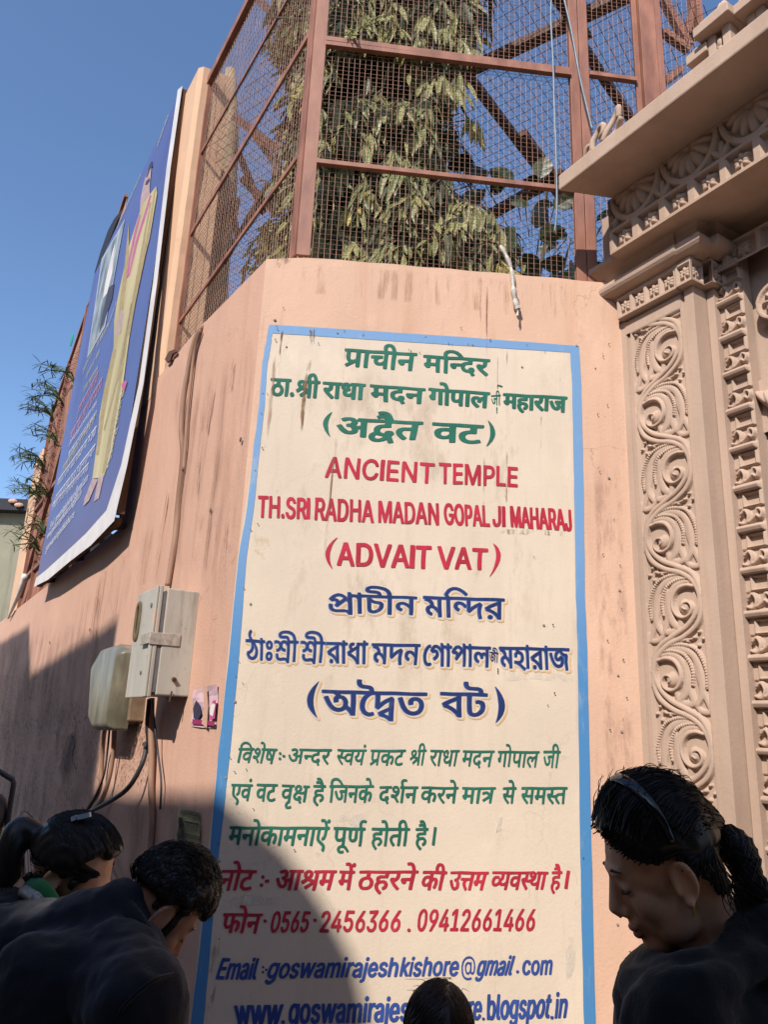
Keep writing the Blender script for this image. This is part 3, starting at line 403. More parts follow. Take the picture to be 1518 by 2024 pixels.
5548,5645,6231,5245,5132,5850,5251,4981,4981,5083,5152,7051,5448,5345,5047,4444,4642,5040,5243,5953,5060,5254,5352,6051,5547,5347,5343,5043,4943,4844,4345,4248,3252,4839,6842,6243,7428,5455,
5255,3465,3760,6057,5659,5259,5060,4860,4462,4356,4052,4757,8452,5549,5246,5436,5111,5111,5149,5449,5551,5151,4998,4899,5651,7650,7550,5348,4946,2333,3638,4745,5534,6443,6240,6037,5735,6050,
5161,4994,4994,5152,5750,5449,5448,5539,5108,5207,5248,5851,5154,4998,4998,5151,7651,7651,5149,4241,4639,4939,5240,5541,5846,6052,6057,5144,4937,4543,4146,4152,4256,4066,4466,4571,4852,4247,
4947,5821,5929,5741,5743,6245,5850,5852,5654,5555,5358,5261,5063,4764,3955,4040,4648,4550,4855,4957,5358,5659,5756,5640,5742,5646,6247,4822,5508,5347,5854,4588,5165,5370,4561,3950,4353,4455,
4657,5251,9050,5162,4952,2250,2350,1748,1849,4851,4860,4450,4848,4935,4155,950,950,4851,4860,9,1458,2375,8150,5124,5024,4259,4257,4764,4858,4557,7,1652,2357,5250,5147,5103,3268,3560,6160,9,
1627,2300,4545,4943,5343,5348,5349,5655,5158,4658,8,5,74,687,2183,3942,4930,5635,6436,1148,1049,1450,1449,1450,3844,5228,5646,6048,4344,5043,6716,6828,7236,7044,7050,7860,7325,7449,5852,
5555,5056,5096,4997,5252,6750,3723,4920,5826,6335,7439,7349,7157,5861,5936,7843,7833,7451,5958,5186,5185,5186,6415,6331,6535,7240,7546,7755,7363,6268,5466,5069,4467,3962,7452,5854,5271,4457,
449,550,549,449,450,549,4165,3859,557,4867,4556,16,771,2091,5449,5022,5022,5445,6540,4539,4460,4453,3147,4251,4456,4759,4969,5666,6164,4,938,2094,7050,4239,4733,8,602,2064,5547,5342,4534,
3547,3658,7458,5355,11,994,2071,5748,5541,4937,4540,3445,3951,4156,4359,8154,5656,108,6,92,680,2185,4142,5028,5835,6639,349,348,150,250,3744,5229,5745,6549,4046,4642,6717,6926,7435,6845,
6850,6353,6758,7324,7549,5753,5456,4999,4999,5252,7050,3722,4818,5827,6535,6641,6648,7152,6761,5156,4066,4252,3446,4451,4257,4661,5170,5666,6465,6556,5121,5021,5544,6641,4440,5832,5745,7743,
7634,7251,5958,5187,5188,5187,6218,6525,6833,6841,7246,6750,6855,6761,6470,5567,4970,4364,3862,7652,5854,5270,4457,549,449,450,549,549,449,4265,3958,3455,1953,4868,4655,4,539,2094,7148,4439,
4839,4,930,2100,7550,3934,4930,10,596,2070,5646,5341,4838,4645,4348,3950,3559,7657,5456,13,987,2077,5947,5540,4938,4539,4346,3948,3952,4156,4062,6548,7055,5556,4,842,2059,5249,4941,2238,208,
4,160,680,2182,4447,4940,5236,5641,5844,6345,8348,5447,5247,4948,250,149,148,850,850,3749,4647,5138,5148,5348,7850,7950,5945,5246,4343,4742,5137,5244,5248,5550,7054,5152,4960,5154,5351,5450,
5449,5742,5245,5141,4943,4743,4144,3549,3755,3960,3966,3776,4251,3244,4948,5047,6719,6136,6139,6741,6147,6248,5951,6353,6859,6240,6233,5349,6950,5451,5252,5084,5184,4886,5151,9250,3736,4336,
4631,5033,5437,5836,6240,6544,6148,6051,6454,5855,4562,4753,4451,3846,4151,4156,4462,4860,5058,5468,5459,5759,6260,6054,6250,5121,4918,5346,6243,5450,5551,7975,6661,5553,4925,428,4044,4847,
5735,5348,7843,6044,6241,5749,6450,5451,5253,5085,5188,5188,3960,4250,2137,2433,5084,8151,8252,9550,9451,9550,9252,5651,5252,5064,4852,4551,1149,1148,1350,1351,1049,1148,1049,4851,4664,4258,
3855,2252,4151,4752,4855,4857,5158,4952,4252,12,595,2102,7550,7551,5221,5015,3957,5069,4760,4558,3959,4353,3753,54,911,2102,3145,4948,5242,5925,5932,6235,6439,6046,6446,5949,6551,6253,6154,
5856,6061,5767,5159,4964,4464,3861,3356,3850,4150,3947,4347,4040,4743,5042,5240,5347,5750,6854,5252,4962,5354,5251,5850,5548,5546,5345,5241,5044,4740,4744,4645,4447,3747,3553,3758,4458,4263,
3786,4653,4,844,2023,5249,4934,3157,308,4,146,681,2181,4847,4935,5340,5644,5646,6046,8646,5646,5144,5049,2050,2150,548,648,250,251,4648,5138,5248,7950,7850,6045,5444,4141,4741,5240,5344,
6853,5063,5253,5452,5651,5747,5842,5340,5042,4842,4645,4445,4548,4249,4151,3655,3959,3770,3873,4651,3645,4947,5639,6229,6135,5942,6641,6147,6149,6251,5952,5754,6158,6339,6629,6751,5352,5085,
5085,4885,5152,7750,7850,3638,4135,4533,4928,5533,5839,6041,6445,5949,6351,5953,5654,4263,3345,3854,4157,4561,4970,5467,5965,6362,6457,6749,5120,4917,6341,5451,7270,6561,7061,4919,1634,3039,
4747,5735,7843,6144,6241,5649,6251,5352,4980,5190,5189,4059,4550,1935,2229,5094,9352,9352,9550,9549,8451,8452,5352,5062,4751,1349,1349,650,750,1249,1249,1249,4851,4664,4358,4253,4352,2651,
4052,4653,4755,4966,13,589,2105,8151,8050,5212,5013,3165,5160,4961,4758,4557,4456,4255,3354,51,913,2101,3345,5533,5830,5934,6038,6241,5746,6346,6149,6350,6353,5854,6057,5656,5866,5270,4858,
4659,4656,4355,3456,3250,4048,4347,4141,4743,5042,5242,5248,6953,5061,5154,5454,5652,5849,5748,5544,5344,5244,4939,4842,4441,3943,3348,3951,4453,4255,4457,3870,3784,6,849,2029,5249,4923,
3757,3356,5453,8,3,58,1254,2197,3843,4932,5534,6535,649,750,649,3845,4829,5643,7648,7649,627,4645,5142,6130,9333,6637,6433,6047,7051,5654,5356,4898,4998,6152,5214,5115,6030,6541,6847,7052,
6555,7165,6166,5671,4771,4163,3657,2251,3948,4245,4959,8951,8851,5857,5170,4256,3552,4464,3860,3154,952,4754,5063,4654,4153,9,1304,2086,5239,5546,7146,4941,4540,3540,4650,4855,4,1202,2075,
5349,4936,3458,108,1,68,1246,2200,4042,5128,5836,6639,449,349,449,4246,4743,5037,5543,7849,7949,225,4644,5146,6128,7642,6741,6538,6532,7848,5653,5356,4999,4999,6252,5116,5215,5829,6042,6645,
7350,6655,6760,6567,5872,4971,4363,3459,2452,3446,4643,5331,5946,6450,5244,4231,4043,4249,4665,4978,5078,8850,8951,5858,5068,4456,3551,4365,4058,3156,851,4754,4963,4655,4352,208,2,98,1247,
2196,4549,4847,4937,5537,5842,5746,6147,9549,5448,5144,550,348,448,2250,2150,4349,4748,4944,5141,5348,7650,7549,8151,5249,1836,1936,3742,4948,5047,5932,7543,6840,6637,6434,6348,6151,5252,
5152,4885,4985,5183,5151,7351,5248,5013,5116,5240,5442,6042,6346,6149,5951,6755,6761,5756,5660,5567,5062,4859,4756,4555,3855,3252,3446,4847,5336,5648,6151,5548,5344,5142,4639,4240,3842,3850,
4654,4859,4886,5182,5352,8950,8850,5351,5252,5065,4552,3351,4665,4556,4453,3455,1750,4051,4553,4854,4866,4252,7,1200,2091,5251,5148,5012,3062,3059,6157,308,2,90,1247,2195,4849,4945,5236,
5342,5743,5846,6048,9548,5547,5242,949,148,148,1750,1750,4848,5039,5348,9250,9150,5249,4945,1436,1231,4848,5147,5834,7243,7139,6637,6334,6851,5252,4982,4882,5190,5151,8151,5149,5116,5116,
5237,5342,5742,6345,6950,6554,6156,5858,6063,5567,5059,4860,4360,4055,4151,3950,4047,5235,6651,5746,5343,4939,4742,4543,4042,3644,4052,4554,4859,4883,5190,5151,9050,9150,5252,5163,4751,3150,
4862,4756,4555,4354,3452,2050,3853,4653,4854,4865,7,1206,2097,5249,5024,5125,2666,2162,6659,409,8,43,124,1848,4247,4344,4440,5038,4449,4949,4942,5649,5149,4622,4722,5147,5750,5252,5479,5479,
9052,5248,4843,4152,4449,4548,4346,4542,4839,5241,5745,5848,6253,4836,5349,5651,5580,5579,5152,5850,5152,5158,3851,4265,4258,3955,46,210,1851,4448,5042,5149,5851,5248,5345,5138,4948,4349,
4944,5047,5649,5149,4520,4621,5148,5650,5252,5579,5580,5151,5550,5550,5149,4621,5240,5446,5748,5550,5852,4732,5249,5750,5254,5579,5679,5151,5851,5259,4851,2050,2050,4869,4757,4355,9,127,
1838,5849,5847,5544,5441,1248,4957,5257,5555,30,189,1821,4447,4645,4845,4943,5246,5346,5447,5749,5048,4444,4453,4450,4747,4844,5147,5347,6049,6031,5249,5654,5152,4069,5757,5457,5359,5160,
4858,4654,4553,8,190,1811,5449,5248,5146,4945,4351,4752,5056,4,256,1809,6349,4628,4170,7,248,1798,6028,5049,4648,4450,4754,5161,10,138,1789,6451,4838,4847,4446,4548,4651,4653,5057,5456,409,
1,119,373,1826,4146,4647,5342,6254,5550,5347,5046,4846,4046,4948,5043,5749,5545,5044,4945,4748,4550,4452,4556,4366,4146,5633,5445,5644,6047,6153,5553,5354,5263,6051,5148,4722,5148,5850,5253,
5380,5379,8650,8650,5248,4844,3646,4346,4745,4652,1950,4647,4945,5440,5746,5653,5359,6650,5138,5344,5546,5647,6349,5438,5248,5955,4661,5557,5057,4655,4450,4447,4743,4251,4653,4954,5057,5355,
5754,6751,5369,8852,5040,4642,4747,4554,4450,4546,4945,5144,5738,6631,5349,5655,5152,3765,4558,6056,5556,5458,5164,6052,5258,4951,4851,1149,1248,850,849,4849,4943,5248,5549,4933,4748,4049,
4652,5455,5255,5058,4955,4654,4652,409,5,9,732,1858,4647,4745,5145,5447,5653,5356,4856,4851,53,595,1831,4848,5042,6749,5243,4738,4252,4650,4848,4846,5143,6032,6136,5446,5657,3373,5052,5351,
6947,5441,5745,5849,6153,5034,5249,5651,5482,5581,5252,6451,5249,5147,4940,4746,4144,5042,5341,5445,5746,5750,6054,4832,5349,5651,5582,5581,5152,5951,5258,4952,4750,148,248,11,623,1819,9151,
5248,4942,4152,4049,4245,4340,4349,4452,5359,12,707,1822,6251,5249,4520,4847,4445,4249,4653,4856,5655,5456,5258,8,650,1801,6450,4837,4343,4148,4554,5058,5357,409,3,87,765,1834,4849,5042,
5149,5550,5148,4825,5041,5244,5545,3639,5342,5350,7871,4831,5249,5751,5482,5581,5251,7751,6150,5041,3750,4348,4647,4646,4644,4935,5342,5646,5849,6053,4835,5148,5250,5550,5251,5580,5757,5651,
5245,4840,4338,5147,5547,5350,5558,5360,5264,4759,4254,3947,5167,5251,7751,7752,4837,4247,4346,4139,4740,4938,5442,5547,5548,6350,6456,5059,4951,4046,4449,4549,4552,4757,5057,5357,5555,5753,
6152,5573,6453,5158,4952,4850,1448,1348,10,782,1824,6350,5550,5149,4620,4546,4448,4551,4754,5277,10,837,1805,6249,4939,4947,4546,4648,4649,4553,4957,5257,409,3,54,1026,1876,4346,4544,4741,
5037,4546,4943,5648,4625,4451,4353,5558,5259,5059,4555,4351,4449,4445,4645,4939,5538,3840,5342,5249,5151,6562,6145,3132,5441,5251,7169,4927,5249,5751,5483,5482,5151,5951,5248,4518,4618,5348,
5451,5251,5582,5483,5151,5852,5257,4952,4250,4967,4660,4454,10,1027,1866,5449,5246,5234,4549,4249,4852,5054,5158,5357,8,987,1833,5449,5145,4743,4646,4753,4956,5254,409,1,95,1073,1845,4847,
5043,7149,5248,4942,4742,4648,4553,4450,4645,5044,5341,5541,6233,5545,5655,5153,3865,4460,5856,5758,5357,5264,6250,5249,4306,4828,5749,5352,5582,5583,5152,5950,4935,5641,4537,5240,5545,5647,
5851,5853,4935,5249,5550,5352,5683,5583,5251,6051,5248,4518,4417,5248,5750,5784,5684,5151,5952,5258,4752,347,4841,5448,5149,4316,4242,4249,4850,4753,5158,5454,5953,5258,4853,4048,4651,4854,
5055,5357,5551,5147,4744,5645,5251,5557,5155,4956,4754,4552,4449,4346,4444,5057,4852,409,2,73,1243,1849,4847,5043,6049,5149,4627,4447,4747,5140,5444,5548,5553,5359,6749,4622,5347,5651,5152,
5683,5682,7951,5449,4942,3747,4042,4640,4839,5242,5444,5746,6148,5437,5248,5855,4663,5658,5059,4853,4452,4346,4742,4351,4754,4955,5157,5356,5854,6552,5569,9853,5148,4532,2148,4547,4844,5240,
5346,5448,5653,5561,6350,4315,5248,5750,5252,5784,5883,5151,5952,5258,4852,548,548,4,1263,1838,6750,4625,3351,409,2,112,1474,1889,4447,5142,5249,5851,5348,5442,5138,2148,2149,4849,4947,5043,
5950,5148,4832,4346,4845,5140,5345,5448,5551,5355,5689,6252,5249,4404,4832,5147,5649,5352,5584,5483,6251,5249,4617,4518,5148,5650,5352,5582,5483,5252,5850,5448,4624,5136,5445,5547,5850,5853,
4830,5448,5550,5252,5583,5583,5251,6250,4517,4518,5047,5349,5550,5252,5584,5683,7651,7552,5148,4739,4347,4446,4055,4550,4548,4243,4537,5042,5242,5936,5345,5250,5757,3870,4956,5258,5554,5450,
5349,5148,4640,5846,5151,5864,5654,4406,5249,5751,5683,5684,5253,5851,5160,948,1049,1649,1550,4852,4768,4658,4355,8,1521,1845,6850,5149,4519,4445,4548,4451,4856,409,2,57,1731,1900,4246,4542,
4843,5034,548,4748,5041,5249,9352,5549,4839,2949,4748,4742,5540,5141,4844,4746,4551,4756,4578,4750,4445,5329,5338,5543,5648,5550,5553,5759,5365,4762,6250,4303,5348,5550,5253,5585,5685,6051,
5349,4514,4415,5248,5550,5353,5685,5685,5151,5751,5151,5159,4052,4868,4661,4255,9,1732,1889,5449,5346,5335,5047,3749,4851,5064,5256,410,3,9,169,1674,4547,4845,5143,5448,5651,5357,4957,4852,
52,78,1646,4848,5042,5649,5148,5019,5143,5541,6437,5445,5044,4741,5445,5449,5354,5460,5059,4658,3464,4656,4962,5175,6450,5248,4926,4846,4546,5042,5449,5753,5556,5258,5276,8750,4941,3550,
4044,4543,4939,5240,5444,5946,5651,5751,4935,5549,5551,5373,5493,5151,5951,5060,10,147,1615,6149,5043,5044,4848,4545,4449,4652,4857,5258,410,2,53,203,1651,4848,4943,5248,8049,5449,4941,3551,
4145,4442,4839,5239,5245,5446,5847,6452,5034,5849,5252,5284,5284,5251,7851,5249,4937,4247,4346,4544,4843,4834,5243,5344,5744,5848,6251,6256,4959,4852,3644,4550,4551,4656,4958,5259,5455,5553,
6352,5175,6452,5158,4952,1750,1849,11,222,1618,5650,5649,5149,4936,4444,4448,4751,4852,4858,5258,410,4,42,327,1651,4848,5044,5247,8650,5149,4942,3550,4248,4647,4340,4938,5340,5744,5648,5650,
6053,4936,4343,4746,4843,5042,5344,5446,5849,5951,5854,4959,4751,4347,4449,4753,5054,5357,5954,5385,5386,5152,6051,5159,4851,4250,52,406,1652,4146,4442,4939,5739,4039,4845,4942,5344,5345,
5946,6049,5737,5349,5956,4460,5458,4958,4554,4350,4547,4843,4750,4652,4854,5258,5857,6547,6651,4614,5348,5951,5368,5497,5252,5951,5159,4751,2150,4840,5849,5149,4936,4446,4049,4651,5861,5056,
4957,4754,4652,4552,8,407,1641,5649,5146,4843,4546,4753,4855,5256,11,349,1620,6449,5043,4944,4848,4445,4348,4553,4856,5259,5353,410,1,72,506,1690,4147,5241,5249,5551,5550,5348,5247,3851,
4247,4848,5243,5348,5652,5650,5447,5346,1649,4848,5044,5048,5249,8650,5150,5042,2848,4345,4744,5041,5343,4338,5041,5045,5342,5545,5742,5646,5251,5657,4060,4558,4960,5356,5454,5551,5851,5547,
5247,4944,4143,5242,5248,5753,5755,5457,5156,4959,4456,3854,3449,4854,5154,5552,7752,5168,6051,5152,4959,3951,4468,4460,4255,410,3,131,754,1698,4147,5140,5349,5752,5348,5442,5237,2248,1448,
1750,1750,3670,3959,4353,4251,4149,4247,4546,4642,4840,5240,4549,4848,5142,5749,5148,4916,4817,5349,5651,5352,5283,5184,6252,9551,5249,5042,4947,2850,4748,4842,5642,5243,4942,4746,4551,4656,
4276,4650,4345,5531,5539,5743,5847,6053,5352,5456,5263,4663,6150,4706,5048,5350,5750,5152,5384,5284,8950,4929,2450,4546,4945,5439,5346,5448,5451,5352,5261,6150,4714,5349,5750,5252,5384,5384,
8752,5147,4944,3950,4549,4446,4545,4743,4943,5136,5444,5647,5749,5953,4934,5249,5851,5152,5481,5557,5552,5347,5043,4841,4538,5645,5350,5457,5459,5260,5060,4856,4555,4151,4348,5168,5752,7351,
5253,5056,4852,4151,4571,4559,4453,10,590,1680,5850,5846,5744,5739,4449,1849,4856,5160,5354,8,732,1628,6048,4937,4443,4448,4554,5059,5357,410,4,51,941,1698,4549,4447,4645,4844,5044,5337,
4448,4941,5248,5650,5249,4618,4717,5348,5650,5452,5483,5383,9551,5148,4833,1848,4546,4944,5440,5447,5548,5754,5360,6350,4816,5248,5950,5252,5483,5383,5151,6052,5159,4751,1449,1549,4662,5158,
5353,5351,6048,5358,4952,4552,30,896,1664,4348,4545,4744,5042,5245,5445,5548,5948,5148,4244,4253,4249,4746,4944,5147,5447,6149,6529,5349,5754,5153,3770,5859,5558,5360,5059,4758,4556,4353,37,
850,1661,1948,4749,4943,5247,7952,5248,4943,3646,4043,4541,4838,5243,5444,6145,6449,5637,5349,5955,4462,5658,4959,4554,4350,4346,4842,4550,4651,4654,5059,5256,5655,7153,5370,6751,5159,4852,
8,897,1653,5449,5348,5246,5044,4251,4653,4955,410,2,104,1186,1703,4449,4648,5241,5248,5952,5447,5438,5144,4848,2349,2349,1450,1351,1248,4841,5148,8251,5650,5148,4843,3350,4146,4545,4543,
4844,5044,5242,5645,5747,5950,5953,5034,5249,5950,5252,5380,5656,5652,5346,5042,4742,4541,5745,5449,5556,5461,5259,4958,4856,4355,4251,4248,5267,5951,9550,5149,5146,4942,4745,4747,4454,4249,
4645,4944,5540,6036,6137,5548,5655,5153,3664,4460,6057,5758,5358,5163,9352,5148,4732,1948,4546,4943,5245,5345,5747,5451,5353,5359,6351,4816,5249,5950,5253,5481,5482,5151,5952,5258,4852,4051,
4768,4460,4454,9,1055,1635,6148,4938,4143,4249,4752,4853,5058,5557,410,2,64,1242,1670,4848,5041,6250,5248,4728,4346,4747,5045,5245,5544,5748,5653,5459,6950,4722,5248,5950,5353,5481,5481,
5352,6351,5249,4518,4618,5248,5850,5351,5152,5582,5582,7652,7651,4731,4157,4252,3748,3945,4948,5342,5250,6254,5551,5647,5544,2031,4848,5542,5350,7968,4826,5249,6051,5683,5682,5152,6151,5157,
4952,4851,1448,1449,1448,4,1269,1659,7049,4726,3050,410,2,44,1491,1713,4047,5241,5248,5852,5348,5442,5138,446,4748,4942,5149,6851,5149,4939,4843,4451,4448,4646,5043,5242,5738,6234,5248,5451,
5557,3865,4660,5251,6348,6151,4820,5249,5951,5583,5583,5252,5850,5152,5059,4052,4768,4560,4355,9,1485,1666,6450,5149,4729,4847,4248,4251,5462,5162,410,4,96,1584,1682,1848,4848,4945,5046,
5149,6851,5249,5042,4740,4949,4452,4348,4646,5043,5145,5738,6828,5451,5557,3471,4853,5352,6149,6550,4820,5349,5951,5582,5483,5153,5151,6450,5248,4626,4347,4746,5045,5343,5645,5549,5553,5359,
6850,4721,5248,5950,5251,5484,5584,5251,7451,5149,5040,4741,4452,4248,4646,5043,5243,5640,6828,5450,5658,3666,4659,5351,6948,5241,5343,6038,5447,5452,5456,3965,4856,5155,5254,5353,5852,6150,
5249,4611,5249,5750,5452,5484,5484,5251,5750,5251,5259,4852,2950,548,447,8,1584,1670,6550,5250,4727,4948,4248,3951,5462,10,1744,1675,7450,4734,2847,4347,4144,4249,4451,5461,5265,5,1646,1671,
6749,4624,3549,4851,411,4,237,207,1487,4147,5241,5248,5852,5548,5538,5243,4848,2449,2449,851,1549,4749,4941,5148,6150,5148,4826,4347,4746,5045,5145,5742,5649,5553,5460,6750,4820,5247,5950,
5352,5383,5383,5154,9550,4730,1949,4547,4945,5044,5344,5446,5548,5450,5353,5461,6350,4813,5148,5749,5451,5152,5277,5694,6251,5248,4716,4615,5148,5349,5751,5352,5277,5694,7252,7350,4941,3350,
4247,4446,4439,4839,5240,5346,5546,5648,5750,6154,4933,5148,5349,5751,5251,5484,5658,5651,5346,4837,4435,5644,5349,5352,5458,5462,5160,5057,4658,4653,4452,3848,5368,5951,7849,5149,4615,4615,
5248,5549,5551,5252,5485,5385,5251,6551,5148,4726,4347,4847,4945,5144,5542,5448,5349,5653,5461,6750,4819,5148,5349,5851,5252,5486,5586,5752,8951,5248,4731,1548,4747,4846,5140,5642,5748,5351,
5353,5361,6550,4612,5348,6050,5153,5485,5586,5251,6250,5148,4615,4514,5348,5949,5253,5586,5486,5251,6050,5248,4515,5138,5642,7231,5144,4639,5148,5645,5349,5251,5458,5263,4958,4458,2968,4855,
5060,5579,5551,6351,5247,4625,4644,4446,5040,5348,5752,5654,5356,5459,5578,5952,5152,5159,4852,4150,4768,5747,5452,5353,5258,4854,4752,4650,4648,4541,4458,4453,4051,4247,5141,5148,5249,5852,
5547,5534,5046,4849,1750,1649,1750,148,248,1850,1950,2349,2249,4568,4461,4354,5,115,1438,6450,5350,4724,3350,9,384,1444,6350,5149,4725,4848,3450,4952,5374,5151,10,265,1421,6349,4937,4242,
4648,4550,4752,4953,4958,5457,411,3,83,742,1498,4047,4646,4746,4738,5238,5049,1649,1451,1450,3150,4749,4939,5948,4916,5538,5645,5748,5950,5953,5149,4834,3744,4545,4744,5039,5642,5448,5748,
5951,5853,4958,4952,3848,4651,4852,5058,5352,5452,5750,5747,5643,5839,5350,5855,4658,4458,4357,4354,5283,5283,5154,6449,4923,5235,5642,5647,5749,6152,5857,5462,5283,5251,5849,4805,4725,5148,
5350,6051,5374,5397,6253,5159,4852,3651,4758,5157,5154,5554,6348,5459,4952,4452,9,620,1449,7150,5249,4817,4445,4448,4351,4655,5060,8,688,1448,6251,5348,4717,4845,4648,4451,4757,411,2,124,
938,1505,4046,4342,4740,5035,4949,248,4571,4658,4356,4151,3948,4947,5143,5348,5951,5448,5340,5239,1849,1850,4649,4841,5248,8649,5249,4943,3450,4448,4346,4742,5042,5342,4438,4943,5144,5440,
6234,5450,5758,4062,4756,4960,5357,5452,5552,5849,5447,5146,4945,4143,5142,5349,5853,5655,5457,5257,4858,4457,4054,3449,4854,5154,5452,7751,5252,5167,5151,6250,5249,4704,4728,5148,6050,5351,
5385,5385,5551,7351,7451,4935,4948,3249,4148,4446,4544,4641,5139,5539,5741,5347,5349,5958,3866,4859,5256,5754,6751,5249,4611,5348,5851,5351,5474,5395,5251,6251,5249,5047,4717,4617,5348,5950,
5251,5475,5394,5252,6051,5159,4852,4051,4572,4460,4254,10,938,1492,5649,5347,5337,5143,3449,4852,4956,5059,5354,411,1,75,1034,1506,4147,5140,5349,5952,5348,5247,4151,3946,4848,5143,5347,
5753,5650,5447,5146,1648,4748,4942,5149,5249,8651,5149,5045,4948,3449,4047,4545,4744,5043,5442,4437,5037,5343,5642,5940,5448,5352,5657,3862,4656,4959,5258,5553,5652,5850,5447,5147,4944,4143,
5341,5249,5853,5655,5457,5159,4758,4456,4453,4351,3748,4853,5054,5253,5450,7652,5253,5166,6052,5258,4853,4051,4670,4362,4353,512,1,83,130,1296,3946,5140,5348,6052,5447,5441,5236,4549,1449,
1549,4840,5248,9250,5148,4629,1749,4448,4846,4945,5145,5344,5645,5850,5351,5353,5360,6351,5048,4411,5349,6251,5153,5687,5786,5251,6251,5148,4313,4313,5348,6250,5253,5787,5788,8951,5148,4737,
3244,4244,4544,4537,4936,5244,5545,5546,5747,6750,7056,5152,4959,4852,4650,3445,4350,4452,4656,5161,5458,5755,5753,6651,5677,6751,5362,4851,4250,1750,1750,4571,4462,4356,4551,512,4,81,365,
1262,3645,4749,4947,5243,5248,5450,6355,5349,5248,5044,4845,4647,4248,4847,5142,5248,5650,5345,5244,4944,4846,4648,4750,4751,4361,4568,4752,4649,4247,4948,5630,5539,5744,5647,6150,5751,5755,
5455,5358,5160,5751,4512,5348,6251,5677,5475,5375,5152,6250,5148,4730,4623,4523,5347,6351,5679,5797,5252,6151,5261,4751,2850,648,4848,4941,5249,5650,5049,4828,4848,4149,4650,4951,5658,5256,
5159,4956,4655,4453,4551,65,486,1264,3846,4243,4743,5042,5243,5543,3038,5440,5349,5550,7264,6544,1830,5048,5442,5249,5450,8371,5149,4526,5348,6351,5778,5898,5251,6551,5248,4624,4247,4747,
4844,5243,5643,5848,5451,5353,5560,6751,5049,4318,5448,6252,5775,6099,6253,5258,4953,3050,549,648,4848,4941,5249,5650,5148,4523,4949,3455,5759,5358,5157,4857,4654,4552,8,486,1251,5549,5144,
4743,4546,4754,4957,5254,4,574,1252,6850,4521,3250,512,2,50,672,1301,4248,5140,5248,5951,5449,5340,5138,3949,1651,4749,4939,6149,5248,4625,4147,4847,5046,5243,5445,5347,5549,5550,5452,5461,
6750,4718,5248,6250,5251,5152,5485,5485,5251,6051,5259,4853,4050,4866,5850,5552,5355,5155,4855,4652,4249,4443,4655,4553,4452,5,665,1252,6749,4624,3550,4850,512,2,144,978,1310,4047,5240,5448,
6052,5547,5439,5242,4848,649,648,649,849,850,848,4948,4942,5148,8551,5249,4737,3747,4246,4345,4543,4742,4943,5142,5245,5345,5546,5747,5949,6150,6052,5954,5755,5761,5258,5057,4957,4656,3859,
5366,8650,8550,5149,4843,2750,4247,4145,4743,4942,5343,4443,4744,4945,5140,5540,6138,5645,5550,5856,5153,3762,4657,4958,5155,5254,5754,5751,5750,5447,5145,4945,3943,5241,5448,5953,5855,5558,
5358,4858,4557,4553,4252,3049,4954,5154,5452,8551,5771,8451,5249,5042,4844,4645,4749,4352,3949,4545,4943,5638,6135,6535,5649,5857,5152,3763,3964,6458,5858,5561,5263,6651,8750,5249,4531,1048,
4447,4742,5244,5345,5447,5548,5651,5552,5562,6650,4312,5348,6450,5253,5577,6093,5152,6350,5360,4852,3751,4670,4756,4556,4054,17,773,1229,5349,5448,5444,5243,4841,4645,4246,4049,4451,4553,
4854,5058,5256,5355,5554,5652,512,3,66,1130,1310,4146,4443,4639,4936,2150,2149,4648,4842,5247,8651,5250,4741,3650,4448,4347,4140,4639,4944,5143,5345,5446,5948,6552,4834,5148,6250,5352,5685,
5958,5250,5148,5043,4841,4337,5048,5745,5550,5556,5561,5464,5060,4756,4553,4551,3950,5366,5251,8549,4004,4625,5148,5650,5750,5252,5577,6193,5151,6051,5360,4852,4051,4769,4856,4656,4154,9,
1133,1297,5449,5345,5239,4944,3850,4851,5164,5154,9,1071,1239,5949,4837,4242,4348,4851,4854,5159,5457,512,2,94,1202,1274,3549,4843,5146,8451,5248,5145,4944,4746,4546,4349,4948,4941,5249,
5549,5342,4939,4947,4747,4849,4752,4756,4476,4550,4145,5332,5438,5641,5847,5750,5853,5655,5455,5259,5259,4565,5962,5359,4957,7649,7650,4736,4848,750,4749,4840,6448,4537,5140,5832,5247,5350,
5451,5657,4365,4958,5360,5754,5950,5248,4110,5348,5950,5352,5984,5884,5052,5251,6150,5148,4426,4347,4646,5042,5244,5545,5750,5654,5459,6350,4319,5348,6251,6086,6085,5251,5952,5259,4951,4851,
1449,1549,1751,1750,6,1338,1263,6251,5248,4326,3648,4952,512,7,109,1605,1285,4449,1748,1849,549,650,549,4849,4842,5248,9350,5248,5143,4742,4346,4951,5259,4752,3550,4449,4446,4444,4641,4839,
5142,5544,5747,6351,6357,5646,5549,6651,4632,5349,6050,5252,5257,5881,5781,9052,5148,4843,3450,4247,4546,4341,4637,5141,5444,5946,5950,5752,4734,5249,6050,5353,5570,6199,5251,6950,5250,5045,
4638,4050,4748,4647,4844,5144,5340,6423,5349,5350,5859,3775,5051,5251,6149,6150,5541,5845,6149,5852,4632,5349,5950,5352,5152,5783,5882,5251,5750,5249,4945,4219,4320,5247,6151,5252,5673,6093,
5251,5952,5259,4851,4451,150,4748,4844,4257,7,1604,1273,5250,5147,5043,4651,4952,5054,10,1584,1271,5450,5041,5245,5944,4246,3548,5052,5461,5262,12,1460,1268,5650,5549,4419,4847,4546,4147,
4753,4757,5957,5354,5358,11,1624,1272,5549,5149,4419,4143,4249,4752,4954,5957,5657,5459,8,1420,1247,5949,4938,4242,4248,4654,5260,5457,9,1513,1247,6149,4738,4243,4348,4751,4954,5157,5357,
512,1,68,1726,1322,4348,5041,5348,5751,5247,4149,4347,4848,5143,5348,6052,5249,5245,2248,4848,4943,5247,7851,5248,4844,3749,4246,4546,4844,4940,5143,4339,4841,5042,5536,5641,5249,5451,5757,
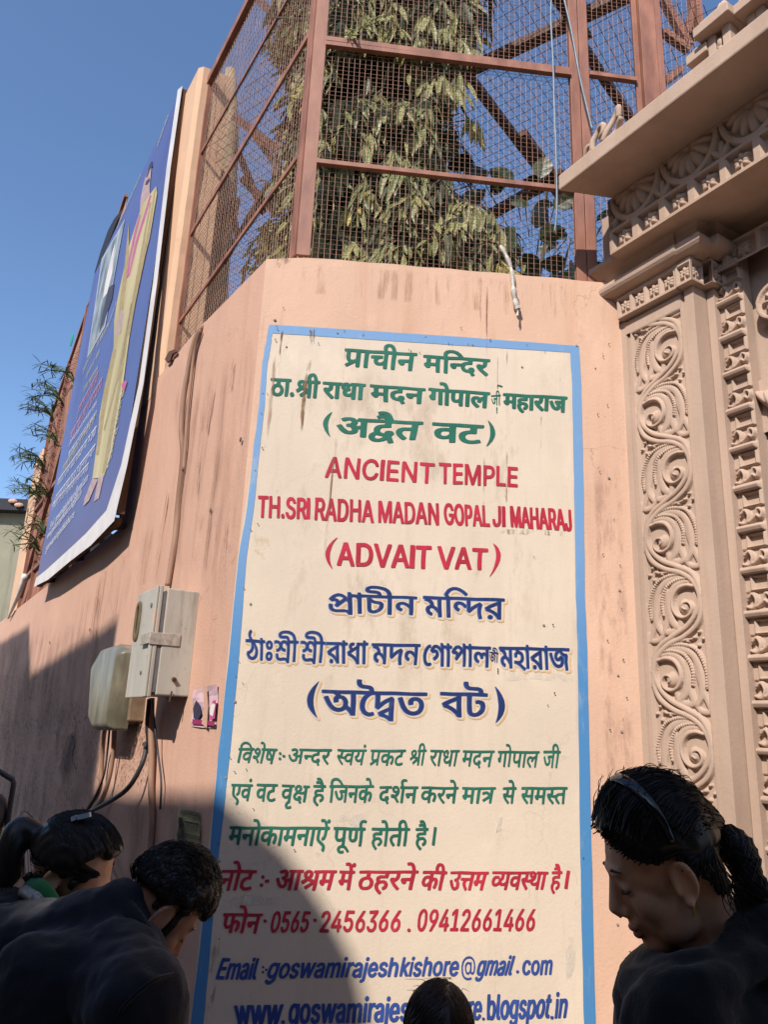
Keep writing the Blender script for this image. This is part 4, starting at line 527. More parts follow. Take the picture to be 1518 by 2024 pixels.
4261,4857,5160,5458,5353,5652,5449,5248,5146,4844,4142,5142,5348,5753,5756,5457,5360,4957,4656,4254,3750,4852,5255,5353,7351,5470,5852,5251,5060,4151,4868,4661,4554,513,2,88,175,1102,4449,
4848,5241,5348,5952,5448,5440,5243,4946,1649,1650,2449,4849,4939,5249,5550,5149,4818,5142,5245,5545,5548,5750,5852,4931,5348,6151,5252,5482,5657,5552,5247,5040,4742,4440,5843,5551,5658,5561,
5260,5059,4657,4553,4452,3849,5267,5251,8650,5149,4945,4518,4517,5248,6250,5253,5684,5685,9551,5149,4630,1749,4547,4842,5145,5343,5347,5549,5650,5352,5562,6250,4313,5348,6150,5253,5685,5785,
5252,6051,5160,4751,1549,1450,4571,4459,4654,4551,10,123,1053,6051,5248,4617,4445,4348,4851,4855,5378,5157,513,6,20,347,1079,4246,4240,4638,4630,4828,5236,5442,5347,5549,6052,5553,5456,5865,
5470,5171,4667,4855,4554,4551,39,410,1080,2549,4648,4205,5248,5749,5754,5450,5446,5143,4636,4644,4748,4750,4852,4958,4852,4250,4748,5043,5242,5345,5546,5850,5854,5958,5460,5366,4864,4755,
4554,4451,4549,4951,5466,6651,5552,5261,4852,19,447,1081,4648,3519,4334,4739,4838,5139,5444,5646,5951,5654,5859,5462,5261,4862,4656,4154,6682,4752,37,477,1081,4747,4208,5247,5649,5954,5349,
5347,5144,4942,4640,4445,4750,4951,4860,4851,4150,4943,5141,5245,5446,5749,5952,5857,5659,5464,5063,4659,4456,3951,5365,5251,6951,5252,5158,4952,4752,14,347,1065,5449,5342,5138,4937,4739,
4638,4643,4648,4752,4856,5176,5572,5356,11,438,1034,5349,5246,5038,4639,4647,4749,4851,4954,5061,5461,513,10,21,875,1094,4747,2716,4337,4738,4937,5340,5742,5748,6051,5653,6061,5360,5165,
4860,4655,4752,4053,7182,5052,4851,35,832,1093,1447,4649,4939,5148,7251,5149,3326,4841,5147,6149,5546,5241,4740,4545,4349,4553,4759,4150,4748,5042,5244,5544,5647,6049,5952,5857,5659,5262,
4963,4558,4155,7179,5260,4851,20,935,1094,4648,2715,4237,4739,4936,5341,5742,5847,6152,5754,5758,5462,5166,4858,4457,3954,7281,4952,4951,39,683,1089,4849,4847,4106,5148,5849,6155,5549,5347,
5246,5144,4943,4540,4446,4751,4751,4561,4049,4847,5141,5542,5646,5848,6152,5958,5661,5365,4863,4460,4553,4551,4050,5366,5251,7551,5252,5160,4952,4850,19,762,1089,4648,2613,4540,4739,4935,
5342,5742,5847,5950,5855,5859,5361,5165,4859,4358,4053,7082,4852,30,582,1085,4247,4244,4641,4739,5448,5851,5663,5452,5351,5449,5246,5039,4743,4542,2313,4941,5248,8949,5351,5152,5159,4852,
2651,7485,5458,5260,4962,4758,4256,29,644,1087,4647,2604,4234,5042,5047,5349,7550,5035,5149,5349,5450,5452,5265,5853,5160,4952,4352,5373,4952,4751,4349,4748,4725,3949,4851,6579,6580,4953,13,
862,1045,5550,5347,5243,4945,4942,4645,4646,4650,4751,4854,4961,5461,14,921,1045,5450,5348,5244,5045,4942,4644,4646,4649,4652,4853,4960,5462,5353,15,749,1041,5450,5347,5245,5143,4841,4746,
4646,4650,4751,4754,4956,5055,5360,5354,513,17,19,1549,1113,4648,3019,4133,4637,4933,5141,5642,5847,6051,6057,5660,5562,5164,4761,4556,3954,7182,4853,21,1055,1103,4246,4140,4436,4628,4923,
5240,5344,5446,5847,5651,5552,5555,5556,5767,5370,5178,4860,4656,4653,4552,19,1386,1110,4646,3221,4032,4738,4833,5241,5642,5747,6051,5855,5861,5461,5165,4861,4357,4154,7082,4752,23,1216,
1106,4445,3838,4838,5248,5450,5859,5148,4620,4621,3547,4840,5248,8550,5351,5251,5161,4652,4350,4951,5690,5690,4752,34,1271,1107,4147,4444,4545,4743,4843,5147,5349,5751,5251,5357,5355,5353,
5450,5446,5042,4841,4643,1806,4841,5347,8750,5350,5153,5259,4952,3051,4651,7585,5560,5258,5162,4760,4357,21,1604,1113,4648,3120,4133,4639,4830,5242,5345,5346,5848,6152,5856,5760,5360,5163,
4863,4457,4154,7082,4952,4950,21,1112,1103,4148,4344,4543,4540,4941,5041,5241,5643,6046,3117,5049,5349,5850,5352,7489,5768,5269,4760,4855,4553,29,1172,1104,4650,4848,3726,3010,4839,5148,
5249,7451,4833,5448,5650,5352,5467,5853,5158,4954,4452,5375,4952,4751,4550,4648,4623,3949,4850,6680,6581,4953,21,1333,1108,4649,4848,3118,4133,4740,4836,5237,5246,5445,5847,6052,5856,5759,
5462,5167,4859,4357,4153,7083,4853,25,1432,1110,4748,3535,4838,5148,5450,5959,5148,4620,4621,4849,3950,4749,4739,5348,8549,5351,5252,5161,4751,4250,4951,5690,5690,4852,31,1493,1111,4749,
4747,3625,3112,4840,5147,5350,7450,4733,5149,5349,5650,5352,5467,5852,5261,4952,4452,5375,4952,4751,4450,4748,4523,4649,4350,4951,6784,6577,4953,15,1056,1089,5249,5249,5341,4926,4837,4638,
4542,4547,4753,4858,5075,5263,5461,5558,14,1109,1089,5449,5247,5246,5043,4841,4744,4747,4548,4852,4754,4961,5462,5454,14,1374,1060,5449,5247,5244,4942,4842,4745,4546,4750,4851,4854,4962,
5563,5353,14,1536,1063,5350,5347,5245,5042,4843,4643,4746,4549,4751,4855,5060,5462,5355,12,1590,1064,5450,5247,5339,4841,4743,4646,4649,4751,4854,4961,5463,13,1319,1058,5449,5247,5243,5044,
4537,4646,4648,4752,4853,4961,5463,5355,614,7,10,255,880,4546,4743,5245,5448,5350,5452,5357,4957,4652,27,109,876,4747,4225,4324,4318,5048,5349,8249,5452,5259,4953,2651,5468,5255,7150,5353,
5258,4953,4751,3350,4951,5771,7350,5352,5258,5053,4751,18,269,877,4747,4527,4525,4625,5144,5146,5348,5448,5751,5353,5058,4653,4953,5686,5883,4952,4851,29,220,857,4448,4546,4544,4744,5546,
5449,5351,5557,5451,5246,4943,3645,4347,4543,4742,4941,5143,5445,5647,5650,5653,6049,5353,5894,5062,4856,4653,4552,37,163,856,4347,4651,4550,4649,4322,4215,5048,5248,5850,5351,5992,5559,
5453,5248,5045,4103,5249,5650,5552,5994,5356,5553,5249,5045,4103,5149,5449,5650,5252,6099,4962,4755,4552,4249,4345,4555,12,247,856,4848,4105,4832,5048,5349,5750,5352,5582,5681,4952,4951,10,
218,816,5150,5149,4741,4644,4549,4952,5053,5157,5353,614,20,11,688,889,4346,4844,5245,5547,5351,5452,5353,5255,4756,4751,11,791,890,4446,4844,5145,5647,5753,5253,5254,5054,4852,4652,26,905,
890,4748,4839,4416,4416,5447,5851,5351,5891,5556,5552,5447,5245,4310,5348,5950,5353,5466,5373,4960,4657,4454,4351,4047,5370,4752,40,869,871,4046,4445,4744,4840,5244,5446,6743,5044,4746,4449,
4751,4756,4752,4148,4847,5144,5245,5447,5747,6050,6155,5757,5358,5057,4755,4454,3755,4854,5255,5652,5349,5543,5250,5652,5453,4956,4755,4653,4452,28,823,870,4046,4143,4541,4535,5036,5341,
5445,5846,5950,5954,5756,5558,4853,4252,4749,4443,4349,4851,4853,5058,8052,5352,5152,5165,4661,4456,4552,40,650,866,4448,4345,4754,4552,4449,4448,4551,4350,4849,4320,4320,5147,5949,5452,
6091,5456,5553,5348,5045,4108,5149,5349,5750,5351,6094,5456,5552,5248,5146,4107,5148,5349,5750,5352,5990,5162,4856,4654,4452,18,720,867,4348,4751,4250,4748,4321,4421,5048,5248,5950,5352,
5988,5356,5554,5850,5352,5261,4652,12,680,866,4747,4321,4421,5148,5248,5951,5352,5678,5678,5154,4852,31,749,867,4348,4546,4445,4745,5147,5947,5351,5556,5451,5550,5147,4943,3145,4247,4543,
4739,5044,5444,5846,5850,5853,5448,5850,5352,5152,5789,5059,4856,4554,4353,17,784,867,4747,4318,4418,4845,4449,4847,4843,5347,5851,5753,5657,5357,5782,5682,4953,4851,28,510,862,4748,3721,
4979,4851,4651,4449,4848,4921,4920,5147,5249,5850,5452,6579,5022,5448,5750,5352,6377,6477,5356,4953,4751,4049,3620,4978,4752,30,570,863,3945,4445,4744,5148,5846,5351,5656,5452,5449,5246,
4844,3145,4247,4543,4640,5043,5344,5846,5850,5952,5449,5750,5351,5154,5986,5063,4756,4653,4452,34,352,860,4447,4447,4139,4435,4633,5242,5543,5847,5751,5552,5048,4643,4346,4350,4655,4752,
4044,4947,5244,5446,5548,5549,5851,6356,5959,5766,5878,5879,4851,4851,4250,4748,4453,40,455,861,4347,4447,4444,4743,4941,5243,5646,6146,5247,4744,4347,4751,4856,4852,3947,4946,5242,5346,
5647,5850,6153,5857,5660,5057,4856,4554,3855,4854,5255,5553,5449,5245,5248,5952,5353,4956,4855,4653,4453,18,405,860,4045,4242,4339,4738,4840,5139,5543,5747,6150,6156,6061,5666,5262,4956,
4758,4654,4553,8,822,856,5349,5248,5242,4749,3649,5053,5456,14,353,845,5450,5346,5042,4842,4743,4543,4647,4449,4852,4954,5264,5663,5453,14,406,846,5449,5344,5042,4841,4643,4644,4547,4550,
4853,4956,5262,5763,5454,10,750,829,5350,5048,4945,4645,4447,4451,4955,5355,5552,9,572,825,5249,4947,4542,4447,4451,5055,5255,5552,614,9,11,1012,895,4446,4745,5145,5547,5450,5352,5457,5054,
4952,4752,28,1077,895,4550,4848,4531,4520,4421,5047,5249,5950,5252,5890,5457,5653,5449,5145,4308,5347,5450,5551,5252,5891,4961,4855,4454,4151,4348,5468,4852,32,964,892,4747,4423,4524,4625,
5348,5751,5351,5572,5929,5248,6150,5352,5448,5850,5353,5579,5579,4852,4249,4748,4522,4423,4948,3782,7172,5153,4852,3950,3333,5785,4852,17,1134,878,4147,4142,4541,4638,4935,5242,5643,5947,
6050,5956,5860,5565,5166,4760,4555,4652,27,1213,879,4247,4243,4338,4739,5039,5238,5743,5647,6050,5854,5757,5457,4752,4252,4749,4543,4449,4655,4959,8052,5251,5154,5165,4760,4356,4652,17,1184,
879,4548,4651,4350,4747,4521,4421,5247,5950,5352,5687,5357,5554,5851,5252,5260,4752,41,1037,874,4448,4547,4343,4844,4942,5344,5645,6146,5248,4843,4548,4551,4856,4851,4550,4447,4945,5344,
5445,5648,5850,6053,5757,5459,5057,4856,4455,3854,4853,5355,5553,5350,5244,5249,6052,5252,4957,4754,4654,4551,13,1135,865,5449,5244,4935,4842,4644,4647,4650,4752,4756,5163,5663,5454,8,1214,
866,5350,5248,5245,4945,3450,5051,5457,614,2,68,1280,900,4248,4447,4041,4337,4731,5128,5239,5441,5544,5646,5647,5749,5951,5953,5252,4955,4852,3846,4051,4254,4458,4665,4970,5364,5560,5556,
5754,5852,5750,5747,5546,5345,5242,5243,4928,4842,4647,4751,4855,5188,4550,4748,4553,4450,4548,4544,4640,5034,5339,5345,5447,5349,5550,5757,5446,5448,5549,5452,5354,5356,5371,4869,4858,4657,
4456,4553,4352,13,1278,867,5550,5347,5245,5143,4734,4746,4549,4652,4753,4865,5361,5353,614,7,10,1487,908,4446,4745,5145,5447,5651,5353,5255,5056,4752,13,1502,906,4647,3915,3915,5041,5547,
5851,5353,5257,4654,6184,6184,4752,65,1393,886,4548,4050,4849,4219,4119,5049,5248,5750,5352,6393,5457,5352,5248,5045,3808,5047,5949,5352,6393,5457,5351,5248,5046,3707,5048,5548,5652,5765,
5039,5544,5749,5752,5950,5351,5664,5980,5061,4855,4454,4250,4448,4446,4544,4846,5149,5546,5349,5757,5552,5147,4943,4848,3948,4447,4445,4543,5675,5059,4854,4754,4651,4449,4246,4554,34,1349,
884,4347,4445,4340,4638,4633,5042,5145,5446,5448,5450,5651,5149,4642,4547,4550,4855,4752,4749,4345,5241,5446,5349,5749,5651,5653,5656,5660,5975,6194,4752,4450,4649,4551,11,1478,885,4747,
4121,4021,5048,5348,5750,5252,6386,5775,4752,12,1349,870,5350,5143,4837,4436,4647,4648,4952,4954,5264,5562,5456,9,1444,846,5350,5049,4642,4646,4648,4854,5357,5353,614,4,38,1683,892,4548,
4446,4255,4549,4448,4051,4848,4523,4622,5044,5148,5850,5453,5690,5357,5453,5248,5145,4407,5248,5550,5451,5151,5792,5256,5553,5248,5145,4308,5447,5750,5252,5794,5059,4955,4654,4752,32,1569,
889,4247,4242,4541,4737,5036,5339,5743,5848,5751,5653,5656,5459,4853,4252,4849,4542,4648,4752,4757,5060,5465,5355,5452,5448,5243,5248,5953,5352,4859,4656,4353,16,1612,889,4146,4342,4540,
4737,5137,5340,5644,5747,6052,5856,5661,5466,5064,4661,4356,13,1612,875,5450,5247,5244,5041,4534,4646,4749,4751,4853,4962,5365,5355,615,1,77,398,688,4649,4748,4117,4782,4552,4250,4648,4216,
4679,4854,4552,2549,4847,4417,4382,4953,4751,3950,4748,4515,4183,4853,2550,4549,4716,3982,4652,3949,4846,5019,3883,4652,3949,4848,5048,6803,6018,5548,5650,5452,5381,5920,5348,5750,5552,5386,
5485,6014,5716,5547,5851,5351,5684,5616,5448,5750,5351,5252,5673,5998,5617,5411,5448,5750,5452,5983,5243,5025,5448,6051,5252,5873,5881,5980,4952,4852,615,18,12,795,726,4446,4742,5144,5646,
5450,5553,5354,5155,5054,4754,4652,12,898,726,4447,4742,5143,5646,5451,5451,5354,5154,5056,4953,4653,42,982,701,4349,4145,4441,4842,5039,5443,5646,6345,5346,4843,4747,4849,4652,4757,4652,
4248,4647,5142,5443,5645,5748,6151,5855,5758,5360,4960,4657,4355,3855,4853,5157,5253,5351,5349,5343,5348,5953,5452,4859,4657,4354,49,828,698,4448,4651,4250,4648,4718,4806,5349,5850,5350,
5252,5396,5257,5356,5352,5850,5145,5846,5349,5352,5557,5452,5348,5146,4942,3245,4447,4645,4740,5136,5541,5845,5950,5752,5449,5951,5353,5276,5175,4959,4858,4753,4554,4451,4450,4046,4142,5061,
4751,31,929,699,4449,4546,4343,4437,4834,5034,5437,5743,5946,5951,6054,5759,5458,4753,4253,4750,4748,4542,4549,4555,4856,5155,7952,5452,5152,5069,4763,4655,4554,4451,43,756,697,4547,4346,
4555,4451,4047,3851,4648,4827,4925,4825,5047,5248,6050,5452,5399,5259,5555,5347,5144,4823,4923,5448,5850,5453,5275,5276,5358,5454,5347,5145,4823,4923,5248,5349,5851,5351,5277,5276,4963,4857,
4554,4553,14,791,697,4649,4848,4837,4819,4820,5048,5448,6051,5252,5153,5286,5386,4753,33,678,695,4349,4446,4544,4642,5146,6046,5451,5457,5353,5449,5246,4941,3746,4247,4545,4643,4940,5337,
5542,5847,5750,5753,5449,5850,5351,5052,5175,5276,4964,4757,4554,4252,18,891,697,4748,4841,4813,4713,4845,4448,4946,4941,5448,5951,5654,5558,5361,5390,5390,4952,4751,29,645,694,4647,4220,
4781,4552,4249,4749,4017,4952,4780,4751,4351,4447,5226,5602,5145,5248,6150,5352,5983,5518,5249,5349,5751,5452,5988,6088,4952,4851,22,510,693,4146,4242,4437,4833,5033,5242,5342,5743,5448,
5748,5551,5552,5655,5454,5565,5369,4868,4562,4755,4553,4551,38,457,692,4146,4240,4538,4834,5131,5241,5444,5545,5548,5750,5652,5149,4840,4846,4647,4750,4850,4559,4652,4648,4342,5343,5344,
5646,5749,6151,5855,5556,5458,5364,5289,5289,4952,4751,4250,4649,4452,45,560,692,4148,4444,4543,4838,5142,5443,5646,6245,5248,5146,4945,4745,4550,4853,4757,4651,4147,4848,5142,5442,5546,
5847,6051,5954,5659,5362,4960,4756,4356,3855,4852,4953,5156,5554,5249,5343,5348,5350,5853,5253,4859,4756,4554,4451,9,930,683,5350,5346,5240,4649,3749,5052,5357,5355,13,511,676,5447,5344,
5141,5041,4633,4744,4649,4753,4758,4966,5365,5356,12,460,675,5348,5244,5232,4633,4645,4749,4752,4756,4967,5467,5354,10,861,651,5150,5149,4840,4644,4549,4852,4954,5056,5454,10,680,648,5250,
5149,4839,4644,4549,4851,4955,5157,5253,615,8,12,1122,730,4749,4746,4941,5345,5648,5452,5353,5259,4953,4753,4751,27,1182,730,4646,4805,4723,4724,5448,5750,5452,5376,5375,5459,5453,5345,5142,
4502,5347,5850,5453,5484,5264,4966,4658,4554,4151,4348,5173,4652,29,1025,727,4748,4948,4810,4721,4621,5149,5349,5850,5352,5375,5475,5359,5554,5346,5141,4401,5348,5950,5453,5587,5166,4961,
4756,4456,4451,4049,5172,4652,30,1073,727,4849,4947,4710,4721,4622,5448,5850,5351,5576,5926,5248,5348,5951,5451,5349,5950,5351,5053,5799,5174,4652,4250,4748,4552,3949,4748,3833,5292,4652,19,
1243,707,4246,4646,4644,4538,4730,5135,5340,5742,5748,5650,5551,6159,5866,5369,4966,4562,4555,4552,45,1151,705,4347,4241,4741,5039,5243,5247,5547,6145,5246,4945,4745,4649,4751,4858,4751,
4650,4347,4948,5142,5343,5446,5747,6051,5552,5554,5557,5363,5059,4856,4555,3855,4755,5257,5453,5248,5344,5248,5350,5854,5152,4957,4756,4554,4552,7,1113,698,5150,5047,4937,4724,4625,3788,13,
1246,691,5448,5345,5143,5040,4533,4644,4648,4752,4855,4964,5468,5357,615,2,45,1301,711,4548,4050,4748,4613,4612,5548,5650,5352,5376,5477,5558,5852,4519,5037,5142,5443,5446,5548,5950,5552,
5656,5557,5256,4355,4651,4748,4642,4649,4657,5060,5151,7450,5352,5265,4866,4560,4653,4451,4450,4548,4545,4543,4962,4752,8,1329,695,5250,5246,5140,4849,4050,4951,5358,615,10,17,1425,741,4747,
4717,4717,5026,5144,5244,5647,5550,5551,5253,4960,4553,5053,5393,5392,4753,20,1378,740,4647,4815,4915,5017,5348,6051,5648,5650,5551,5555,5561,5573,4973,4761,4457,4353,4048,5075,4752,30,1674,
742,4648,4734,4549,4947,4839,5447,5149,4003,5144,5244,5347,5648,5651,5553,5061,4752,4750,4952,5264,5782,5151,5551,5351,5361,4853,4452,5263,5053,4752,77,1638,723,4347,4344,3930,4767,4854,
4654,4252,4147,4351,4349,4947,4201,4662,4554,4155,4856,5257,5453,5148,5243,5249,5450,5854,5052,5056,4858,4455,4252,4147,4343,4537,4934,5543,6243,5247,5046,4744,4748,4852,4759,4651,4347,4746,
5242,5243,5546,5548,5750,5552,5553,5455,5458,4712,5046,5248,5850,5451,5376,6150,5653,5858,5766,5433,5346,5647,5749,5752,5654,5455,5662,5465,5365,5067,4756,4556,4552,50,1504,719,4448,4444,
4644,4536,4667,4457,4452,4450,4247,4344,4541,4637,4836,5136,5240,5442,5645,5548,5450,5652,5453,5758,5665,5437,5543,5747,6151,4841,4544,4750,4658,4652,4648,4443,5244,5444,5446,5848,5751,5653,
5656,5357,5261,5283,5797,4952,4851,3849,4552,11,1637,706,5349,5244,4934,4431,4643,4749,4753,4957,5163,5567,13,1591,703,5350,5245,5143,4941,4430,4744,4747,4852,4855,5064,5467,5458,11,1505,
702,5349,5245,5035,4732,4643,4849,4655,4863,5467,5357,12,1462,700,5248,5243,5034,4633,4744,4748,4852,4757,4964,5467,5457,12,1394,697,5349,5243,5135,4833,4743,4747,4852,4755,4865,5369,5356,
615,3,11,1719,754,4648,4746,4941,5245,5748,5451,5354,5259,4954,4753,29,1750,726,4448,4651,4350,4647,4717,4207,5047,5349,5850,5352,5576,5577,5358,5454,5249,5147,5142,4525,4524,5148,5449,5651,
5452,6098,5167,4858,4655,4552,13,1714,724,4749,4947,4715,4410,5047,5449,5750,5353,5476,5477,5275,4752,401,1,14,216,3778,4546,4745,4944,5145,5643,5549,5450,5653,5355,5156,4955,4457,4652,409,
1,8,302,1805,4646,5045,5446,5549,5454,5155,4654,409,1,8,303,1780,4646,4945,5446,5649,5454,5055,4654,512,1,9,264,1234,4749,4847,5044,5445,5750,5554,5056,4655,512,1,9,259,1199,4748,4847,5044,
5446,5849,5554,5057,4554,513,1,9,984,1016,4648,4847,5044,5346,5849,5654,5057,4654,614,1,8,298,845,4747,5046,5347,5549,5353,5054,4753,614,1,8,298,824,4747,5045,5348,5549,5353,5054,4753,614,1,
8,1520,844,4546,4945,5346,5749,5554,5155,4754,615,1,11,408,623,4649,4847,4946,5147,5546,5749,5352,5352,4957,4654,615,1,8,1353,643,4547,4945,5346,5749,5553,5155,4654,615,1,9,1687,652,4649,
4847,4944,5446,5849,5554,5156,4654,401,1,8,1420,3784,4848,4946,5147,5449,5352,5155,4853,401,1,8,1420,3770,4848,4946,5147,5449,5352,5154,4853,402,1,7,1420,3755,4747,5047,5248,5350,5355,4852,
307,1,8,1425,2274,4848,4947,5247,5349,5252,5154,4852,307,1,8,1426,2262,4848,4947,5147,5350,5351,5154,4852,307,1,7,1427,2251,4748,5047,5248,5350,5254,4852,409,1,5,317,1792,4946,5143,6549,
4961,512,1,5,290,1216,3748,5237,7052,4963,513,1,5,295,1042,3949,5237,6651,4863,513,1,7,528,1050,4449,5238,5149,6251,5151,4862,614,1,7,314,834,4649,5142,5250,5750,5152,4956,411,1,10,1099,
1476,4947,4610,4510,5248,6149,5252,5490,5591,4952,512,1,11,1780,1292,4849,4209,4310,5249,6448,5151,5153,5789,5889,4952,401,1,7,1424,3930,4947,5128,5248,5253,5068,4956,401,1,7,1426,3932,4844,
5147,7843,5252,5255,4852,402,1,18,454,3674,2830,3732,4231,4731,5432,5831,6628,6833,5152,4172,4568,4680,5167,5368,5568,6075,5052,402,1,17,1368,3698,4948,5827,5531,5217,4931,4628,4331,3925,
5248,6463,7074,6275,5570,4872,4370,3275,505,1,21,527,2936,2831,3025,4029,4532,4938,5137,5728,5736,6135,6731,5153,3976,4471,4871,5071,5469,5671,5868,6776,5052,505,1,18,1400,2959,4948,5930,
5629,5235,5027,4730,4219,4023,3520,5148,7379,7287,6278,5577,4870,4172,3666,8,1,18,483,2163,2425,3429,3518,4627,5521,6127,7224,7332,5648,5753,5257,3388,4193,5497,6076,5975,4758,108,1,17,478,
2167,2425,2819,4025,4723,5625,6524,7822,6839,5653,5256,3093,4393,5492,5976,6076,4756,208,1,25,476,2163,2928,3836,4033,4439,4637,4833,5041,5528,5440,5838,6929,6240,6242,5151,5152,4067,4078,
4568,4871,5169,5371,5777,6278,4953,308,1,18,476,2159,2524,3528,4128,4840,4935,5428,6031,5740,6435,7133,3974,4271,4670,4873,5173,5370,5770,8,1,19,1418,2180,4445,4944,5725,5724,5322,5223,4514,
4008,5343,5748,6663,7479,6380,5373,4681,3877,2388,3861,108,1,19,1414,2183,4447,4843,5725,5725,5505,4711,3701,5344,5647,5653,6766,7079,6177,5278,4382,3873,2583,4059,208,1,22,1411,2179,4846,
5923,5527,5510,5027,4728,4630,4223,5148,5249,5453,6666,5961,6066,5564,5464,5172,4672,3779,3571,3368,308,1,15,1414,2176,6203,5425,5225,4610,4005,6767,6267,5660,5870,5263,5163,4672,4271,2981
]
PEACH = (.595, .385, .275)
M_PEACH = plaster('peach_limewash', PEACH, (.47, .25, .16), (.24, .14, .10), .34, (0, 0, 0), .5)
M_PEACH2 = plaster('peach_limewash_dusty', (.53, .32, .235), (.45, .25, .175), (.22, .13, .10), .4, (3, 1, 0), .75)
M_PEACH3 = plaster('peach_pilaster', (.585, .375, .245), (.47, .26, .165), (.3, .17, .11), .3, (9, 2, 0), .4)
M_SIGN = plaster('cream_signboard_paint', (.60, .50, .395), (.47, .37, .275), (.30, .23, .16), .22, (1, 7, 2), .42)
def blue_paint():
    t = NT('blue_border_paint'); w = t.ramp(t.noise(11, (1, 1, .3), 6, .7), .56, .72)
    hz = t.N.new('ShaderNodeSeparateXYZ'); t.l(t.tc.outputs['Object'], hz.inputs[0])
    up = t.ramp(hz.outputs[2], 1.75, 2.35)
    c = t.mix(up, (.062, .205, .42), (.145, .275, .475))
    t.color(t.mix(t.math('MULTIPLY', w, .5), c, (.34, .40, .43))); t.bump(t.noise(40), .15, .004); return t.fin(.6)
M_BLUE = blue_paint()
def paint(n, c, v=.18):
    t = NT(n); a = t.ramp(t.noise(9, (1, 1, .5), 5, .65), .40, .68); b = t.ramp(t.noise(45, (1, 1, .4), 4, .6), .60, .78)
    k = t.mix(a, mul(c, 1 - v * .8), mul(c, 1 + v)); t.color(t.mix(t.math('MULTIPLY', b, .12), k, (.4, .33, .26)))
    return t.fin(.65, 0, .2)
M_INK = {'green': paint('green_sign_enamel', (.018, .125, .085)), 'red': paint('red_sign_enamel', (.39, .022, .045)),
         'navy': paint('navy_sign_enamel', (.016, .030, .115)), 'midblue': paint('mid_blue_sign_enamel', (.05, .115, .29)),
         'ochre': paint('ochre_sign_enamel', (.62, .40, .19), .12), 'cream': M_SIGN, 'inkblue': paint('blue_sign_enamel', (.030, .065, .25))}
def stone(name, base, d, bump=.3):
    t = NT(name); a = t.ramp(t.noise(2.2, (1, 1, .5), 6, .6), .35, .7)
    c = t.mix(a, mul(base, .84), mul(base, 1.08))
    s = t.ramp(t.noise(8, (1, 1, .12), 5, .6), .5, .75); c = t.mix(t.math('MULTIPLY', s, .42), c, d)
    sp = t.ramp(t.noise(240, (1, 1, 1), 2), .62, .75); c = t.mix(t.math('MULTIPLY', sp, .25), c, mul(d, .8))
    dirt = t.ramp(t.noise(1.4, (1, 1, .35), 6, .65, (4, 4, 0)), .56, .72); c = t.mix(t.math('MULTIPLY', dirt, .45), c, (.20, .14, .095))
    t.color(c); t.bump(t.math('ADD', t.noise(55, (1, 1, 1), 4), t.noise(10)), bump, .004); return t.fin(.85, 0, .15)
M_STONE = stone('pink_sandstone', (.45, .325, .25), (.30, .215, .155))
M_STONE_D = stone('weathered_sandstone', (.43, .305, .23), (.27, .19, .135))
M_RUST = simple('red_oxide_paint', (.25, .10, .065), .55, 0, .4, .3, 12, (1, 1, .3), .15, (.34, .15, .095))
M_RUSTW = simple('red_oxide_wire', (.36, .19, .13), .6, 0, .3, .35, 8)
M_RUSTB = simple('dark_oxide_beam', (.10, .042, .028), .6, 0, .3, .3, 8)
def steel():
    t = NT('grey_painted_steel'); a = t.ramp(t.noise(5, (1, 1, .4), 5), .3, .7); c = t.mix(a, (.34, .31, .26), (.44, .40, .335))
    c = t.mix(t.math('MULTIPLY', t.ramp(t.noise(14, (1, 1, .12), 6, .7), .52, .70), .7), c, (.20, .15, .11)); c = t.mix(t.math('MULTIPLY', t.ramp(t.noise(70, (1, 1, 1), 3), .66, .74), .7), c, (.13, .09, .065))
    c = t.mix(t.ramp(t.noise(4, (1, 1, .3), 3, .5, (3, 2, 1)), .64, .67), c, (.56, .34, .24)); t.color(c); t.bump(t.noise(18), .15, .006); return t.fin(.5, 0, .4)
M_STEEL = steel()
M_STEELD = simple('dark_gap', (.03, .028, .026), .8)
M_GREYM = simple('gap_shade_and_screw_grey', (.13, .125, .12), .5)
M_PIPE = simple('painted_conduit', (.30, .165, .11), .7, 0, .2, .35, 9, (1, 1, .2), .2, (.36, .22, .155))
M_CABLE = simple('black_cable', (.035, .03, .03), .55, 0, .4, .4, 14)
M_WIRE = simple('grey_blue_wire', (.16, .20, .25), .45, 0, .5, .3, 20)
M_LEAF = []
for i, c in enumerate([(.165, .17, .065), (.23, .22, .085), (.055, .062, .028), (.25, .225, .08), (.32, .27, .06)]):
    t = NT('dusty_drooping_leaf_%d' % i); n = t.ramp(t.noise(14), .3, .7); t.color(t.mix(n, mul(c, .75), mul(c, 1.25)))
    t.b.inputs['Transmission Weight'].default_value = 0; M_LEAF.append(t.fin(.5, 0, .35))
M_BIGLEAF = simple('dark_round_leaf', (.030, .048, .016), .45, 0, .45, .35, 9)
M_WEED = simple('weed_leaf', (.07, .10, .035), .6, 0, .2, .4, 12)
M_BARK = simple('brown_bark', (.11, .085, .06), .9, 0, .1, .3, 10, (1, 1, .2), .5)
M_TWIG = simple('grey_twig', (.12, .10, .075), .9)
M_BROWN = simple('sapless_trunk_bark', (.30, .23, .15), .9, 0, .1, .3, 10, (1, 1, .2), .5)
# ================================================================ ground
mb = MB(); mb.quad((-60, -60, 0), (60, -60, 0), (60, 80, 0), (-60, 80, 0))
t = NT('dusty_street'); n = t.noise(3, (1, 1, 1), 8, .7); t.color(t.mix(t.ramp(n, .3, .7), (.16, .125, .095), (.26, .21, .165))); t.bump(n, .4, .02)
obj('ground', mb, t.fin(.9), kind='structure', label='dusty trodden street surface')

